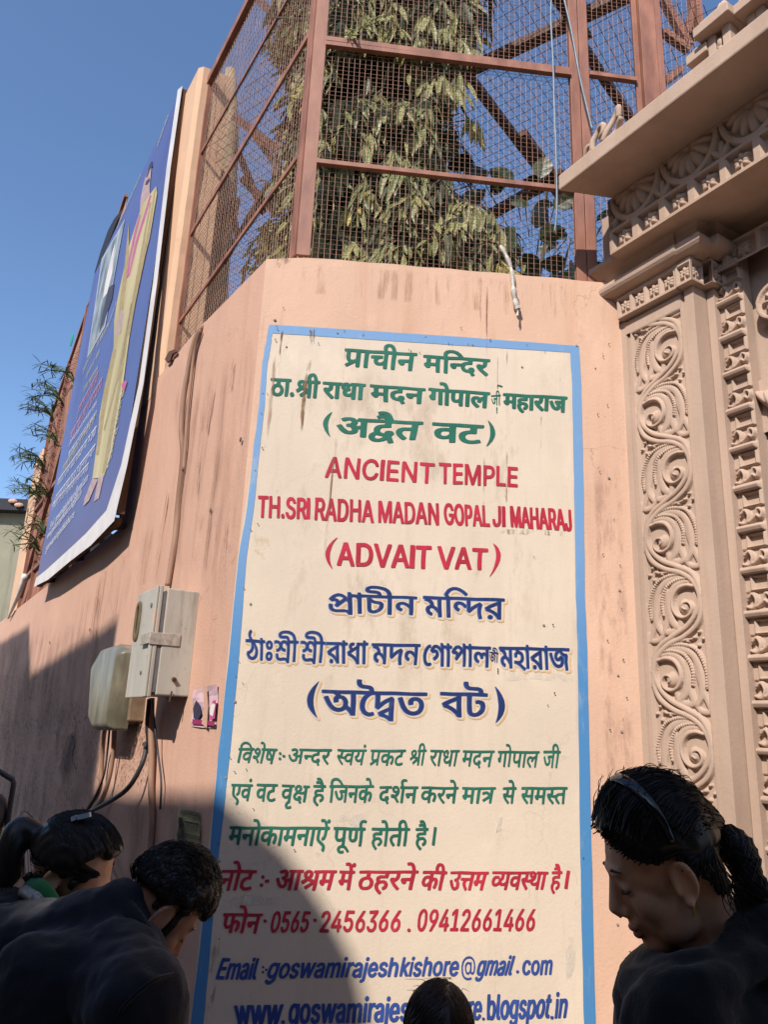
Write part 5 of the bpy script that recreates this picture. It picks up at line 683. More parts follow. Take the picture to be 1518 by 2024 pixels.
# ================================================================ lettered wall
T = .26
def inner(t_):                 # inside corner of the two walls
    A = np.array([[-NU[0], -NU[1]], [-NW[0], -NW[1]]]); x = np.linalg.solve(A, [t_, t_]); return C0 + np.array([x[0], x[1], 0])
I0 = inner(T)
SW_END = 2.05
WT = 3.705
wall = thing('masonry_wall', 'peach plastered wall panel painted with tall lettered temple sign in blue border', 'wall', C0)
nu, nv = 40, 80
mb = MB()
uu = np.linspace(0, SW_END, nu)
_tp = np.array([Sp(x, y) for x, y in ((534, 513), (600, 508.5), (700, 516), (900, 532.5), (1100, 549.5), (1225, 562))])
front = np.array([[S(u, z * (np.interp(u, _tp[:, 0], _tp[:, 1]) + .002 * math.sin(u * 23)), 0) for u in uu] for z in np.linspace(0, 1, 60)])
mb.grid(front)
top = front[-1]; back = [I0 + UP * p[2] + WV * max(0, (p - S(0, 0)) @ WV - (I0 - C0) @ WV) for p in top]
mb.grid(np.array([top, back]))
mb.prism([S(SW_END, 0), S(SW_END, 0, -T), S(SW_END, WT, -T), S(SW_END, WT)], WV * .01)
mb.quad(I0, I0 + UP * WT, S(SW_END, WT, -T), S(SW_END, 0, -T))
obj('plaster', mb, M_PEACH, wall)
# painted sign: cream field with a blue border
def spoly(pts, n): return [S(*Sp(x, y), n) for x, y in pts]
panel = obj('painted_sign', (lambda m: (m.add(spoly([(533, 643), (1144, 685), (1160, 1300), (1177.5, 2024), (1180, 2110), (369, 2110), (375.5, 2024), (430, 1500), (470, 1100), (498, 911), (516, 760)], .0015), [tuple(range(11))]), m)[1])(MB()), M_SIGN, wall)
def border_pts():
    out = [(532, 642), (700, 652.5), (920, 667.5), (1145, 684.5), (1149, 760), (1152, 900), (1154, 990), (1156.5, 1180), (1161, 1290), (1164, 1440), (1170, 1690), (1173, 1850), (1177.5, 2024), (1180, 2110)]
    inn = [(538, 659), (700, 669.5), (920, 684), (1127, 697), (1131, 760), (1133.5, 900), (1135, 990), (1138, 1180), (1142, 1290), (1144, 1440), (1147, 1690), (1150, 1850), (1155, 2024), (1158, 2110)]
    lo = [(369, 2110), (376, 2024), (392, 1900), (413, 1700), (430, 1500), (453, 1291), (471, 1100), (489, 1000), (499, 900), (512, 800), (517, 730), (523, 690), (532, 642)]
    li = [(396, 2110), (402, 2024), (413, 1900), (431, 1700), (453, 1500), (473, 1291), (487, 1100), (502, 1000), (512, 900), (523, 800), (527, 730), (534, 690), (538, 659)]
    return out, inn, lo, li
o_, i_, lo, li = border_pts()
def strip(a, b, n, sub=10):
    m = MB(); A = []; B = []
    for p, q in ((a, A), (b, B)):
        for k in range(len(p) - 1):
            for j in range(sub): f = j / sub; q.append(np.array(p[k]) * (1 - f) + np.array(p[k + 1]) * f)
        q.append(np.array(p[-1], float))
    w1 = RNG.normal(0, .5, len(A)); w2 = RNG.normal(0, .5, len(A))
    ker = np.ones(3) / 3; w1 = np.convolve(w1, ker, 'same'); w2 = np.convolve(w2, ker, 'same')
    P = np.array([[S(*Sp(p[0] + w, p[1] + w * .6), n) for p, w in zip(A, w1)], [S(*Sp(p[0] + w, p[1] - w * .6), n) for p, w in zip(B, w2)]])
    m.grid(P); return m
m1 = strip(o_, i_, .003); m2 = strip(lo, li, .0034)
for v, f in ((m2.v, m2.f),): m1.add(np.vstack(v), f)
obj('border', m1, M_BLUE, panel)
# lettering
LAY = ['ochre', 'cream', 'midblue', 'navy', 'green', 'red', 'inkblue']
HGT = {'ochre': .0030, 'cream': .0036, 'midblue': .0042, 'navy': .0048, 'green': .0040, 'red': .0040, 'inkblue': .0040}
def fill_loops(loops):
    cu = bpy.data.curves.new('outline', 'CURVE'); cu.dimensions = '2D'; cu.fill_mode = 'FRONT'
    for l in loops:
        sp = cu.splines.new('POLY'); sp.points.add(len(l) - 1); sp.use_cyclic_u = True
        sp.points.foreach_set('co', np.c_[l, np.zeros(len(l)), np.ones(len(l))].ravel())
    o = bpy.data.objects.new('outline', cu); col.objects.link(o)
    me = bpy.data.meshes.new_from_object(o.evaluated_get(bpy.context.evaluated_depsgraph_get()))
    V = np.zeros(len(me.vertices) * 3); me.vertices.foreach_get('co', V); Fs = [list(p.vertices) for p in me.polygons]
    bpy.data.objects.remove(o); bpy.data.curves.remove(cu); bpy.data.meshes.remove(me)
    return V.reshape(-1, 3)[:, :2], Fs
LINES = {}
_i = 0
while _i < len(DATA):
    lay, line, nl = DATA[_i] // 100, DATA[_i] % 100, DATA[_i + 1]; _i += 2; loops = []
    for _ in range(nl):
        k = DATA[_i]; st = np.array(DATA[_i + 1:_i + 3]); d = np.array(DATA[_i + 3:_i + 2 + k]); _i += 2 + k
        loops.append(np.vstack([st, st + np.cumsum(np.c_[d // 100 - 50, d % 100 - 50], 0)]) / 1250.0)
    V, Fs = fill_loops(loops)
    mbl = LINES.setdefault(line, MB())
    P = C0 + V[:, :1] * WV + V[:, 1:2] * UP + NW * HGT[LAY[lay]]
    mbl.add(P, Fs, lay)
LN = ['green top line of lettering', 'green second line of lettering', 'large green bracketed lettering', 'red capitals ANCIENT TEMPLE',
      'red capitals TH.SRI RADHA MADAN GOPAL JI MAHARAJ', 'red bracketed capitals (ADVAIT VAT)', 'navy Bengali line with ochre outline', 'long navy Bengali line with ochre outline',
      'large navy bracketed Bengali lettering', 'small green slanted line of lettering', 'small green slanted line', 'short green slanted line', 'red slanted note line',
      'red telephone number line', 'blue email address line', 'blue website address line']
for k in sorted(LINES):
    obj('lettering', LINES[k], [M_INK[x] for x in LAY], panel, label=LN[k])
# rust runs and lime patches on the sign
def decal_mat(name, c, lo_, hi_, scale, stretch):
    t = NT(name); n = t.ramp(t.noise(scale, stretch, 6, .7), lo_, hi_)
    at_ = t.N.new('ShaderNodeAttribute'); at_.attribute_name = 'fade'
    t.color(c); t.l(t.math('MULTIPLY', n, t.ramp(t.math('ADD', at_.outputs['Fac'], t.math('MULTIPLY', t.noise(9, (1, 1, .6)), .5)), .35, .85)), t.b.inputs['Alpha']); return t.fin(.85)
def patch_mesh(P, fr, m, par):                 # patch that fades out towards its rim
    P = np.array(P); c = P.mean(0); k = len(P); q = MB(); inn = c + (P - c) * .55
    q.add([fr(*p) for p in P] + [fr(*p) for p in inn] + [fr(*c)], [(j, (j + 1) % k, k + (j + 1) % k, k + j) for j in range(k)] + [(k + j, k + (j + 1) % k, 2 * k) for j in range(k)])
    o = obj('stain', q, m, par); at_ = o.data.attributes.new('fade', 'FLOAT', 'POINT'); at_.data.foreach_set('value', [0.0] * k + [1.0] * (k + 1)); return o
M_RUN = decal_mat('rust_run', (.21, .12, .065), .42, .62, 40, (1, 1, .35))
M_RUN2 = decal_mat('faint_drip', (.36, .20, .13), .46, .70, 30, (1, 1, .12))
M_LIME = decal_mat('lime_smear', (.66, .60, .52), .42, .75, 16, (1, 1, .6))
M_SOOT = decal_mat('dirt_smear', (.16, .12, .09), .50, .80, 34, (1, 1, .35))
def blob(pts, n, m, name='stain'):
    q = MB(); P = []
    for k in range(len(pts)):
        a, b = np.array(pts[k], float), np.array(pts[(k + 1) % len(pts)], float)
        for j in range(6): P.append(a + (b - a) * j / 6 + RNG.normal(0, .7, 2))
    return patch_mesh(P, lambda x, y: S(*Sp(x, y), n), m, panel)
blob([(609, 706), (615, 706), (612, 728), (604, 790), (596, 862), (592, 862), (594, 800), (603, 740)], .0062, M_RUN)
blob([(611, 650), (617, 651), (616, 684), (612, 680)], .0062, M_RUN)
blob([(619, 651), (622, 651), (620, 686), (618, 686)], .0062, M_RUN)
blob([(556, 652), (559, 652), (553, 704), (551, 704)], .0062, M_RUN)
blob([(540, 700), (546, 700), (535, 830), (526, 880), (530, 800)], .0060, M_RUN2)
blob([(684, 660), (687, 660), (672, 830), (652, 980), (640, 1130), (636, 1130), (648, 980), (667, 820)], .0058, M_RUN2)
for x0, y0, y1 in ((948, 540, 668), (960, 560, 770), (982, 690, 780), (1000, 690, 800), (955, 900, 1040), (1000, 890, 1000), (1068, 820, 890)):
    blob([(x0, y0), (x0 + 3, y0), (x0 + 2, y1), (x0 - 1, y1)], .0058, M_RUN2)
blob([(1118, 1836), (1136, 1846), (1140, 1900), (1128, 1935), (1116, 1940), (1114, 1880)], .0058, M_LIME)
blob([(662, 1612), (700, 1608), (730, 1600), (722, 1640), (690, 1632)], .0026, M_LIME)
blob([(985, 1608), (992, 1610), (990, 1640), (978, 1650), (980, 1630)], .0058, M_LIME)
blob([(985, 1325), (1060, 1322), (1130, 1332), (1150, 1350), (1060, 1344), (990, 1348)], .0026, M_LIME)
blob([(440, 1770), (500, 1765), (560, 1775), (560, 1790), (470, 1792), (430, 1800)], .0026, M_LIME)
blob([(418, 1850), (436, 1830), (434, 1900), (424, 1990), (408, 2030), (404, 1960)], .0026, M_SOOT)
blob([(980, 1046), (1060, 1044), (1130, 1052), (1128, 1062), (1030, 1058), (985, 1056)], .0026, M_SOOT)
blob([(500, 1055), (530, 1060), (540, 1095), (520, 1110), (500, 1090)], .0026, decal_mat('yellowed_patch', (.60, .48, .25), .45, .8, 12, (1, 1, 1)))
blob([(560, 520), (700, 522), (900, 540), (1150, 560), (1200, 600), (1100, 640), (900, 610), (700, 590), (560, 580)], .0016, decal_mat('wall_top_drips', (.42, .245, .165), .52, .82, 16, (1, 1, .10)))
blob([(1170, 900), (1225, 880), (1250, 1300), (1260, 1600), (1200, 1650), (1180, 1300)], .0016, decal_mat('dusty_wash', (.42, .27, .2), .5, .8, 7, (1, 1, .3)))
blob([(560, 720), (700, 700), (900, 730), (1090, 760), (1090, 1250), (900, 1400), (600, 1420), (520, 1200)], .0022, decal_mat('ageing_wash', (.54, .43, .32), .52, .9, 5, (1, 1, .35)))
blob([(536, 508), (580, 507), (576, 517), (552, 530), (540, 528)], .0016, M_SOOT)
# nails and nail holes
nail_px = [(566, 686), (546, 645), (548, 652), (620, 653), (667, 659), (680, 655), (716, 664), (718, 662), (841, 666), (886, 680), (893, 682), (925, 681), (934, 682), (968, 673), (1041, 683), (1077, 697), (1140, 684),
           (544, 673), (629, 680), (560, 610), (543, 633), (808, 692), (812, 696), (829, 698), (519, 778), (528, 779), (516, 818), (518, 886), (504, 930), (509, 1036), (495, 1047), (482, 1163), (495, 1194), (472, 1308), (466, 1337), (479, 1350), (464, 1387),
           (454, 1497), (486, 1520), (463, 1525), (446, 1537), (500, 1598), (431, 1666), (581, 1679), (434, 1702), (440, 1762), (433, 1855), (1092, 1235), (1075, 1236), (1082, 1394), (1095, 1370), (1055, 1101), (1032, 726), (1203, 681), (1191, 700), (1192, 706), (1177, 728),
           (1200, 802), (1181, 820), (1185, 933), (1204, 945), (1213, 1027), (1191, 1096), (1225, 1118), (1225, 1167), (1228, 1203), (1200, 1266), (1231, 1304), (1222, 1335), (1238, 1379), (1231, 1421), (1205, 1442), (1229, 1446), (1232, 1518), (1232, 1574), (1152, 1695), (1221, 1827), (1244, 1880), (1110, 569), (911, 649)]
M_NAIL = simple('rusty_nail', (.09, .06, .045), .6, .3, .4)
M_HOLE = simple('filler_plug', (.26, .22, .18), .8)
nb = MB()
for k in range(8):
    t0, t1 = 2 * math.pi * k / 8, 2 * math.pi * (k + 1) / 8
p0, p1 = np.zeros(3), NW * .008 + UP * .001 + WV * .001
nb.tube([p0 - NW * .004, p1], .0016, 6); nb.tube([p1, p1 + NW * .0018], .0038, 8)
nail_me = nb.data('nail'); nail_me.materials.append(M_NAIL)
hb = MB(); hb.tube([-NW * .002, NW * .0034], [.0085, .006], 9); hole_me = hb.data('filler_plug'); hole_me.materials.append(M_HOLE)
for i, (x, y) in enumerate(nail_px):
    o = link(bpy.data.objects.new('nail' if i % 4 else 'filler_plug', nail_me if i % 4 else hole_me)); o.parent = wall
    o.location = Vector(S(*Sp(x, y), 0.004) - C0); s_ = random.uniform(.45, .85); o.scale = (s_, s_, s_)

# ================================================================ long side wall
WL = 2.84
side = thing('boundary_wall', 'long dusty peach side wall receding down the street with conduit and meter boxes', 'wall', L(4, 0))
mb = MB()
def ltop(s): return WT + .10 * min(1, s / 1.1) if s < 2.0 else (WT + .1 if s < 2.45 else WL)
ss = np.r_[np.linspace(0, 2.44, 30), np.linspace(2.46, 9.6, 40)]
def bulge(s, f): return .004 * math.sin(s * 3.1) * math.sin(f * 2.7 + s)
fr = np.array([[L(s, ltop(s) * f, bulge(s, f) * (1 if .1 < s else 0) * (f < .99)) for s in ss] for f in np.linspace(0, 1, 50)]); mb.grid(fr[:, ::-1])
tb = [(I0 + UP * p[2] if i == 0 else L(s, p[2], -T)) for i, (s, p) in enumerate(zip(ss, fr[-1]))]
mb.grid(np.array([fr[-1], tb]))
mb.quad(I0, I0 + UP * WL, L(9.6, WL, -T), L(9.6, 0, -T)); mb.quad(L(9.6, 0), L(9.6, WL), L(9.6, WL, -T), L(9.6, 0, -T))
obj('plaster', mb, M_PEACH2, side)
def pilaster(name, s0, s1, z0, z1, depth, lab):
    m = MB(); P = []
    rows = []
    for f in np.linspace(0, 1, 24):
        z = z0 + (z1 - z0) * f; j = lambda: random.uniform(-.006, .006)
        cham = .03
        q = [(s0, -depth), (s0 + j(), -cham), (s0 + cham, 0.004 + j() * .3), (s1, .004), (s1, -depth), (s0, -depth)]
        rows.append([L(a, z + (random.uniform(-.05, .05) if f == 1 else 0), n) for a, n in q])
    m.grid(np.array(rows)); m.add([r for r in rows[-1][:-1]], [(0, 1, 2, 3, 4)])
    return obj(name, m, M_PEACH3, side, label=lab)
pz = hit(401, 126, C0 + U * 1.86, U)[2]
pilaster('pilaster', 1.84, 2.44, 3.70, pz, .26, 'tall broken-topped pilaster beside the banner')
fz = Lp(38, 945)[1]
s_f = Lp(29, 1210)[0]
pilaster('pilaster', s_f, s_f + .75, 2.80, Lp(52, 945)[1], .26, 'far short pilaster at the end of the mesh')
# scars, wet streaks on the side wall
def lblob(pts, m, n=.016):
    q = MB(); P = []
    for k in range(len(pts)):
        a, b = np.array(pts[k], float), np.array(pts[(k + 1) % len(pts)], float)
        for j in range(6): P.append(a + (b - a) * j / 6 + RNG.normal(0, .8, 2))
    return patch_mesh(P, lambda x, y: L(*Lp(x, y, n), n), m, side)
M_SPECK = decal_mat('mould_speckle', (.09, .06, .05), .53, .63, 42, (1, 1, .7))
lblob([(-20, 1420), (60, 1400), (150, 1360), (205, 1400), (225, 1440), (215, 1560), (150, 1620), (40, 1650), (-30, 1620)], M_SPECK)
lblob([(-20, 1330), (60, 1300), (130, 1330), (150, 1420), (60, 1470), (-20, 1480)], M_SPECK, .0155)
M_GRIME = decal_mat('grime_wash', (.28, .17, .125), .46, .80, 5, (1, 1, .25))
lblob([(-20, 1250), (90, 1210), (210, 1230), (235, 1400), (200, 1580), (150, 1700), (-20, 1700)], M_GRIME, .015)
lblob([(245, 1560), (330, 1540), (400, 1560), (395, 1700), (370, 1900), (300, 2024), (240, 1900), (230, 1700)], M_GRIME, .015)
lblob([(330, 760), (420, 720), (500, 640), (515, 760), (480, 1000), (440, 1250), (380, 1150), (330, 1120), (345, 930)], decal_mat('brown_wash', (.45, .28, .20), .5, .9, 7, (1, 1, .12)), .015)
lblob([(200, 1120), (330, 1000), (345, 1120), (260, 1160), (200, 1280), (90, 1290)], decal_mat('rain_streak', (.38, .23, .165), .52, .82, 16, (1, 1, .06)), .015)
lblob([(245, 1400), (300, 1390), (300, 1560), (215, 1575), (235, 1480)], decal_mat('spalled_speckle', (.30, .17, .12), .52, .62, 60, (1, 1, .8)))
lblob([(130, 1450), (150, 1440), (138, 1500), (122, 1560), (115, 1520)], decal_mat('black_smear', (.05, .045, .045), .42, .65, 30, (1, 1, .4)))
for x0, y0, x1, y1 in ((418, 760, 405, 860), (460, 705, 452, 770), (398, 800, 385, 990), (428, 870, 400, 1130), (330, 960, 300, 1150), (450, 980, 436, 1130), (395, 1010, 378, 1110), (190, 1160, 175, 1330), (225, 1150, 205, 1300)):
    lblob([(x0, y0), (x0 + 5, y0), (x1 + 3, y1), (x1, y1)], M_RUN2)
for x, y in ((345, 700), (180, 1245), (225, 1330), (100, 1270), (214, 1372), (150, 1420), (480, 870), (60, 1380), (420, 1010)):
    m_ = MB(); s_, z_ = Lp(x, y); m_.ellipsoid(L(s_, z_, .012), [U * .012, NU * .004, UP * .013], n=7, m=5); obj('spalled_hole', m_, simple('hole_dirt', (.12, .075, .055), .9), side)
m_ = MB(); m_.prism([L(*Lp(x, y), .012) for x, y in ((332, 712), (340, 697), (352, 692), (355, 697), (347, 702), (343, 714), (337, 719))], NU * .012)
obj('torn_plaster', m_, simple('exposed_brick', (.10, .05, .035), .9), side)

# ================================================================ unseen opposite building, its outline shaped to throw the big shade
ob = thing('opposite_shade_building', 'unseen plain building across the street, outline shaped to cast the wall shade', 'building', L(3, 0, 6.3))
pts = [(9.6, 2.5), (6.3, 2.5), (5.6, 1.93), (3.35, 2.08), (2.06, 2.17), (2.09, 1.12), (.97, 1.18), (.06, 1.27)]
prof = []
def back(P):
    t_ = (6.0 - (P - C0) @ NU) / (-(SUND @ NU)); Q = P - SUND * t_; return (Q - C0) @ U, Q[2]
for s_, z_ in pts: prof.append(back(L(s_, z_)))
for px, py in ((440, 1580), (560, 1680), (640, 1790), (700, 1900), (730, 2024), (742, 2100)): prof.append(back(S(*Sp(px, py))))
prof.append((prof[-1][0] - .02, prof[-1][1] - 2.0)); prof.append((prof[-1][0] - 3, prof[-1][1] - .5))
mb = MB(); mb.prism([L(s_, z_, 6.0) for s_, z_ in prof] + [L(prof[-1][0], 0, 6.0), L(prof[0][0], 0, 6.0)], NU * .6)
obj('wall', mb, simple('ochre_render', (.42, .31, .22), .9), ob)
mb = MB(); zc_ = 3.0
mb.prism([(-4.5, -3.2, zc_), (3.2, -3.2, zc_), (3.2, -.32, zc_), (-.45, -.32, zc_), (-.5, .12, zc_), (-1.5, .12, zc_), (-1.6, -.32, zc_), (-4.5, -.4, zc_)], UP * .03)
for x, y in ((-4.4, -.45), (-3, .05), (3.1, .05), (3.1, -3.1), (-4.4, -3.1)): pass
aw = thing('shade_awning', 'unseen canvas awning behind the viewer, added to shade the people', 'awning', (0, -3.2, 0))  # unseen awning added to keep the sun off the people
obj('canvas', mb, simple('brown_canvas', (.16, .12, .09), .9), aw)
for x in (-4.4, 3.1): mb = MB(); mb.tube([(x, -3.1, 0), (x, -3.1, 3.0)], .03, 8); obj('pole', mb, M_RUST, aw)

bb = thing('skylight_blocker', 'unseen plain block behind the viewer, added to cut skylight', 'building', (1, -6, 0))  # unseen block added to hold back skylight from behind
mb = MB(); mb.box((-7, -6.5, 0), (18, 0, 0), (0, 1.2, 0), (0, 0, 4.2)); obj('wall', mb, simple('brown_render', (.20, .15, .11), .9), bb)
# ================================================================ carved stone gateway
gate = thing('stone_gateway', 'carved pink sandstone gateway with scrollwork pillar and deep cornice', 'gateway', G(.2, 0))
def relief(name, fr, a0, a1, z0, z1, fn, mat, res=.003, n0=0, parent=None, depth=.0, label=None):
    """panel with a carved height field: fn(X, Z) gives height over the plane (local x from a0, z from z0)."""
    nx = max(2, int(round((a1 - a0) / res)) + 1); nz = max(2, int(round((z1 - z0) / res)) + 1)
    X, Z = np.meshgrid(np.linspace(0, a1 - a0, nx), np.linspace(0, z1 - z0, nz))
    H = fn(X, Z) + n0
    P = fr(0, 0, 0) + (a0 + X)[..., None] * (fr(1, 0, 0) - fr(0, 0, 0)) + (z0 + Z)[..., None] * UP + H[..., None] * (fr(0, 0, 1) - fr(0, 0, 0))
    m = MB(); m.grid(P)
    return obj(name, m, mat, parent or gate, smooth=True, label=label)
def seg_d(X, Z, pts, closed=False):
    """distance to a polyline and arc length of the nearest point"""
    pts = np.asarray(pts, float); D = np.full(X.shape, 9.); A = np.zeros(X.shape); s = 0
    for p, q in zip(pts[:-1], pts[1:]):
        v = q - p; l2 = v @ v
        if l2 < 1e-12: continue
        t_ = np.clip(((X - p[0]) * v[0] + (Z - p[1]) * v[1]) / l2, 0, 1)
        d = np.hypot(X - p[0] - t_ * v[0], Z - p[1] - t_ * v[1]); k = d < D
        D[k] = d[k]; A[k] = (s + t_ * math.sqrt(l2))[k]; s += math.sqrt(l2)
    return D, A, s
def spl(pts, n=8):             # smooth curve through points
    p = np.asarray(pts, float); p = np.vstack([2 * p[0] - p[1], p, 2 * p[-1] - p[-2]]); o = []
    for i in range(1, len(p) - 2):
        for j in range(n):
            t_ = j / n; a, b, c, d = p[i - 1:i + 3]
            o.append(.5 * (2 * b + (c - a) * t_ + (2 * a - 5 * b + 4 * c - d) * t_ ** 2 + (3 * b - a - 3 * c + d) * t_ ** 3))
    o.append(p[-2]); return np.array(o)
def rod(H, X, Z, pts, r, h, taper=None, ridge=None, flat=.5):
    D, A, ln = seg_d(X, Z, pts); f = A / max(ln, 1e-6)
    rr = r * (np.interp(f, *taper) if taper else 1.0); k = np.clip(1 - (D / np.maximum(rr, 1e-4)) ** 2, 0, 1)
    hh = h * np.sqrt(k) ** flat * (k > 0)
    if ridge: hh = hh * (.62 + .38 * np.abs(np.sin(math.pi * A / ridge)))
    return np.maximum(H, hh)
def dome(H, X, Z, c, rx, rz, h, rot=0, p=.5):
    x, z = X - c[0], Z - c[1]; ca, sa = math.cos(rot), math.sin(rot); u, v = x * ca + z * sa, -x * sa + z * ca
    return np.maximum(H, h * np.clip(1 - (u / rx) ** 2 - (v / rz) ** 2, 0, 1) ** p)
# pillar section: panel, then two stepped returns
PZ0, PZ1 = -.0, 3.53
A1, A2 = .415, .455
mb = MB()
def vface(a0, n0, a1, n1, z0=PZ0, z1=PZ1): mb.quad(G(a0, z0, n0), G(a1, z0, n1), G(a1, z1, n1), G(a0, z1, n0))
vface(-.03, -.02, 0, 0); vface(0, 0, .030, 0); vface(.030, 0, .034, -.012); vface(.034, -.012, .054, -.012)
vface(.054, -.012, .056, .002); 
vface(.345, .002, .352, -.010); vface(.352, -.010, .364, -.010); vface(.364, -.010, .369, .004); vface(.369, .004, A1, .004)
vface(A1, .004, A1, -.095); vface(A1, -.095, A1 + .004, -.088); vface(A1 + .004, -.088, A2, -.088); vface(A2, -.088, A2, -.22)
obj('pillar', mb, M_STONE, gate)
PW = .345 - .056
# carved scroll: half period, alternately mirrored
ZR, ZL = 2.129, 1.822
HP = .296
def sc_unit(mir, bud=True):
    ax = lambda px: (1150 + px / 2.891)
    def loc(pts, lw=1):        # zoom-picture points of one unit into panel coordinates
        o = []
        for x, y in pts:
            a, z = Gp(1150 + x / 2.891, 900 + y / 2.891); o.append((a - .056, z - ZR))
        o = np.array(o)
        if mir: o[:, 0] = PW - o[:, 0]
        return o
    stem = spl(loc([(362, 470), (368, 545), (400, 607), (470, 648), (560, 670), (625, 712), (662, 775), (668, 840), (640, 915), (590, 980), (520, 1030), (445, 1085), (412, 1150), (402, 1235)]))
    vol = spl(loc([(632, 745), (590, 742), (545, 762), (518, 810), (516, 865), (540, 912), (580, 926), (616, 905), (626, 866), (606, 838), (578, 846), (572, 868), (590, 880)]))
    a1 = spl(loc([(610, 700), (545, 708), (490, 740), (462, 790), (452, 850), (462, 915)]))
    a2 = spl(loc([(630, 722), (570, 722), (520, 752), (492, 810), (490, 880), (510, 950), (545, 985)]))
    a2b = spl(loc([(480, 760), (478, 850), (482, 930), (470, 1000), (500, 1010), (545, 985), (556, 940), (545, 915)]))
    b1 = spl(loc([(590, 680), (500, 684), (430, 722), (398, 785), (384, 860), (392, 940)]))
    b2 = spl(loc([(600, 690), (515, 702), (455, 740), (425, 800), (415, 880), (420, 960), (450, 1015)]))
    b2b = spl(loc([(440, 760), (428, 860), (412, 960), (390, 1045), (405, 1062), (440, 1050), (462, 1010)]))
    bud = [loc([(395, 645)])[0], loc([(378, 684)])[0], loc([(420, 668)])[0], loc([(404, 712)])[0], loc([(455, 680)])[0]]
    bst = spl(loc([(430, 672), (500, 668), (560, 676), (610, 700)]))
    vc = loc([(575, 862)])[0]; ls = loc([(520, 925), (440, 1000)])
    def f(X, Z, H):
        H = rod(H, X, Z, b2, .0155, .014, ([0, .3, .8, 1], [.4, 1, 1.1, .8])); H = rod(H, X, Z, b2b, .0135, .012, ([0, .3, .8, 1], [.5, 1.1, .9, .8]))
        H = rod(H, X, Z, b1, .0085, .019, ([0, .3, .8, 1], [.5, 1, 1, .6]), .0115)
        H = rod(H, X, Z, a2, .0155, .015, ([0, .3, .8, 1], [.4, 1, 1.2, 1])); H = rod(H, X, Z, a2b, .0135, .013, ([0, .3, .8, 1], [.5, 1.2, 1, .8]))
        H = rod(H, X, Z, a1, .0085, .020, ([0, .3, .8, 1], [.5, 1, 1, .6]), .0115)
        H = dome(H, X, Z, vc, .026, .031, .019)
        H = rod(H, X, Z, vol, .0085, .023, ([0, .2, .7, 1], [.9, 1.2, .9, .6]))
        H = rod(H, X, Z, stem, .0120, .021, flat=.45)
        H = rod(H, X, Z, bst, .006, .016)
        for k, c in enumerate(bud): H = dome(H, X, Z, c, .0095 if k != 2 else .012, .0075 if k != 2 else .009, .018, [.5, -.4, .1, -.9, .2][k])
        return H
    return f
fR, fL = sc_unit(False), sc_unit(True)
Ztop = 3.455
k0 = 0
def scroll(X, Z):
    H = np.zeros(X.shape); zr = Z + .65
    for k in range(-5, 6):
        cz = ZR + k * HP; loc = zr - cz; sel = (loc > -.34) & (loc < .34)
        if not sel.any(): continue
        r = np.where(sel.any(1))[0]; sl_ = slice(r.min(), r.max() + 1)
        H[sl_] = (fR if k % 2 == 0 else fL)(X[sl_], loc[sl_], H[sl_])
    H = np.maximum(H, .002 * np.sin(X * 400) * 0)
    e = np.minimum(np.minimum(X, PW - X), (Ztop - .65) - Z); H = np.where(e < .006, .022, H)
    return H
def scroll2(X, Z): return np.where(Z + .65 > 3.43, np.minimum(scroll(X, Z), .022), scroll(X, Z))
relief('scroll_panel', G, .056, .345, .65, 3.455, scroll2, M_STONE, .0026, -.020)
def top_strip(X, Z): return np.full(X.shape, .002)
relief('panel_head', G, .030, .345, 3.455, 3.52, lambda X, Z: np.full(X.shape, .003), M_STONE, .02)
mb = MB(); mb.box(G(.056, 0, -.02), -U * (PW), NU * .022, UP * .65); obj('plinth', mb, M_STONE, gate)
# capital: flower band round the stepped corner, roll mouldings above
BZ0, BZ1 = 3.535, 3.645
def lily(H, X, Z, cx, cz, s, h=.02):
    H = rod(H, X, Z, [(cx, cz - .42 * s), (cx, cz + .1 * s)], .06 * s, h * .8)
    for ang, ln in ((90, .46), (45, .44), (135, .44), (0, .34), (180, .34), (-40, .40), (220, .40)):
        a = math.radians(ang); H = dome(H, X, Z, (cx + math.cos(a) * ln * .55 * s, cz + math.sin(a) * ln * .55 * s), ln * .48 * s, .13 * s, h, a)
    return dome(H, X, Z, (cx, cz), .10 * s, .10 * s, h * 1.2)
def flower_band(w, hgt, n):
    def f(X, Z):
        pw = w / n; H = np.zeros(X.shape); cx = (np.floor(X / pw) + .5) * pw; x = X - cx
        fr = (np.abs(x) > pw * .40) | (np.abs(Z - hgt / 2) > hgt * .37)
        H2 = lily(np.zeros(X.shape), x, Z, 0, hgt * .48, hgt * .74, .020)
        return np.where(fr, .024, H2)
    return f
relief('capital_band', G, .015, .352, BZ0, BZ1, flower_band(.337, .11, 4), M_STONE, .0026, .016)
mb = MB()
for (a0, n0, a1, n1) in ((.352, .040, .358, .020), (.015, .016, .015, .04), (-.03, 0.0, .015, .016)): mb.quad(G(a0, BZ0, n0), G(a1, BZ0, n1), G(a1, BZ1, n1), G(a0, BZ1, n0))
for a0, a1, n in ((.015, .352, .016), ): mb.quad(G(a0, BZ0, -.02), G(a1, BZ0, -.02), G(a1, BZ0, .040), G(a0, BZ0, .040)); mb.quad(G(a0, BZ1, -.02), G(a1, BZ1, -.02), G(a1, BZ1, .040), G(a0, BZ1, .040))
obj('capital_core', mb, M_STONE, gate)
relief('capital_band', G, .358, .440, BZ0, BZ1, flower_band(.082, .11, 1), M_STONE, .0026, .020)
def fr2(a, z, n): return G(.440, 0, 0.044) + UP * z + (-NU) * a + (-U) * n          # return faces of the capital
relief('capital_band', fr2, 0, .085, BZ0, BZ1, flower_band(.085, .11, 1), M_STONE, .0026, -.022)
def fr3(a, z, n): return G(.482, 0, -.045) + UP * z + (-NU) * a + (-U) * n
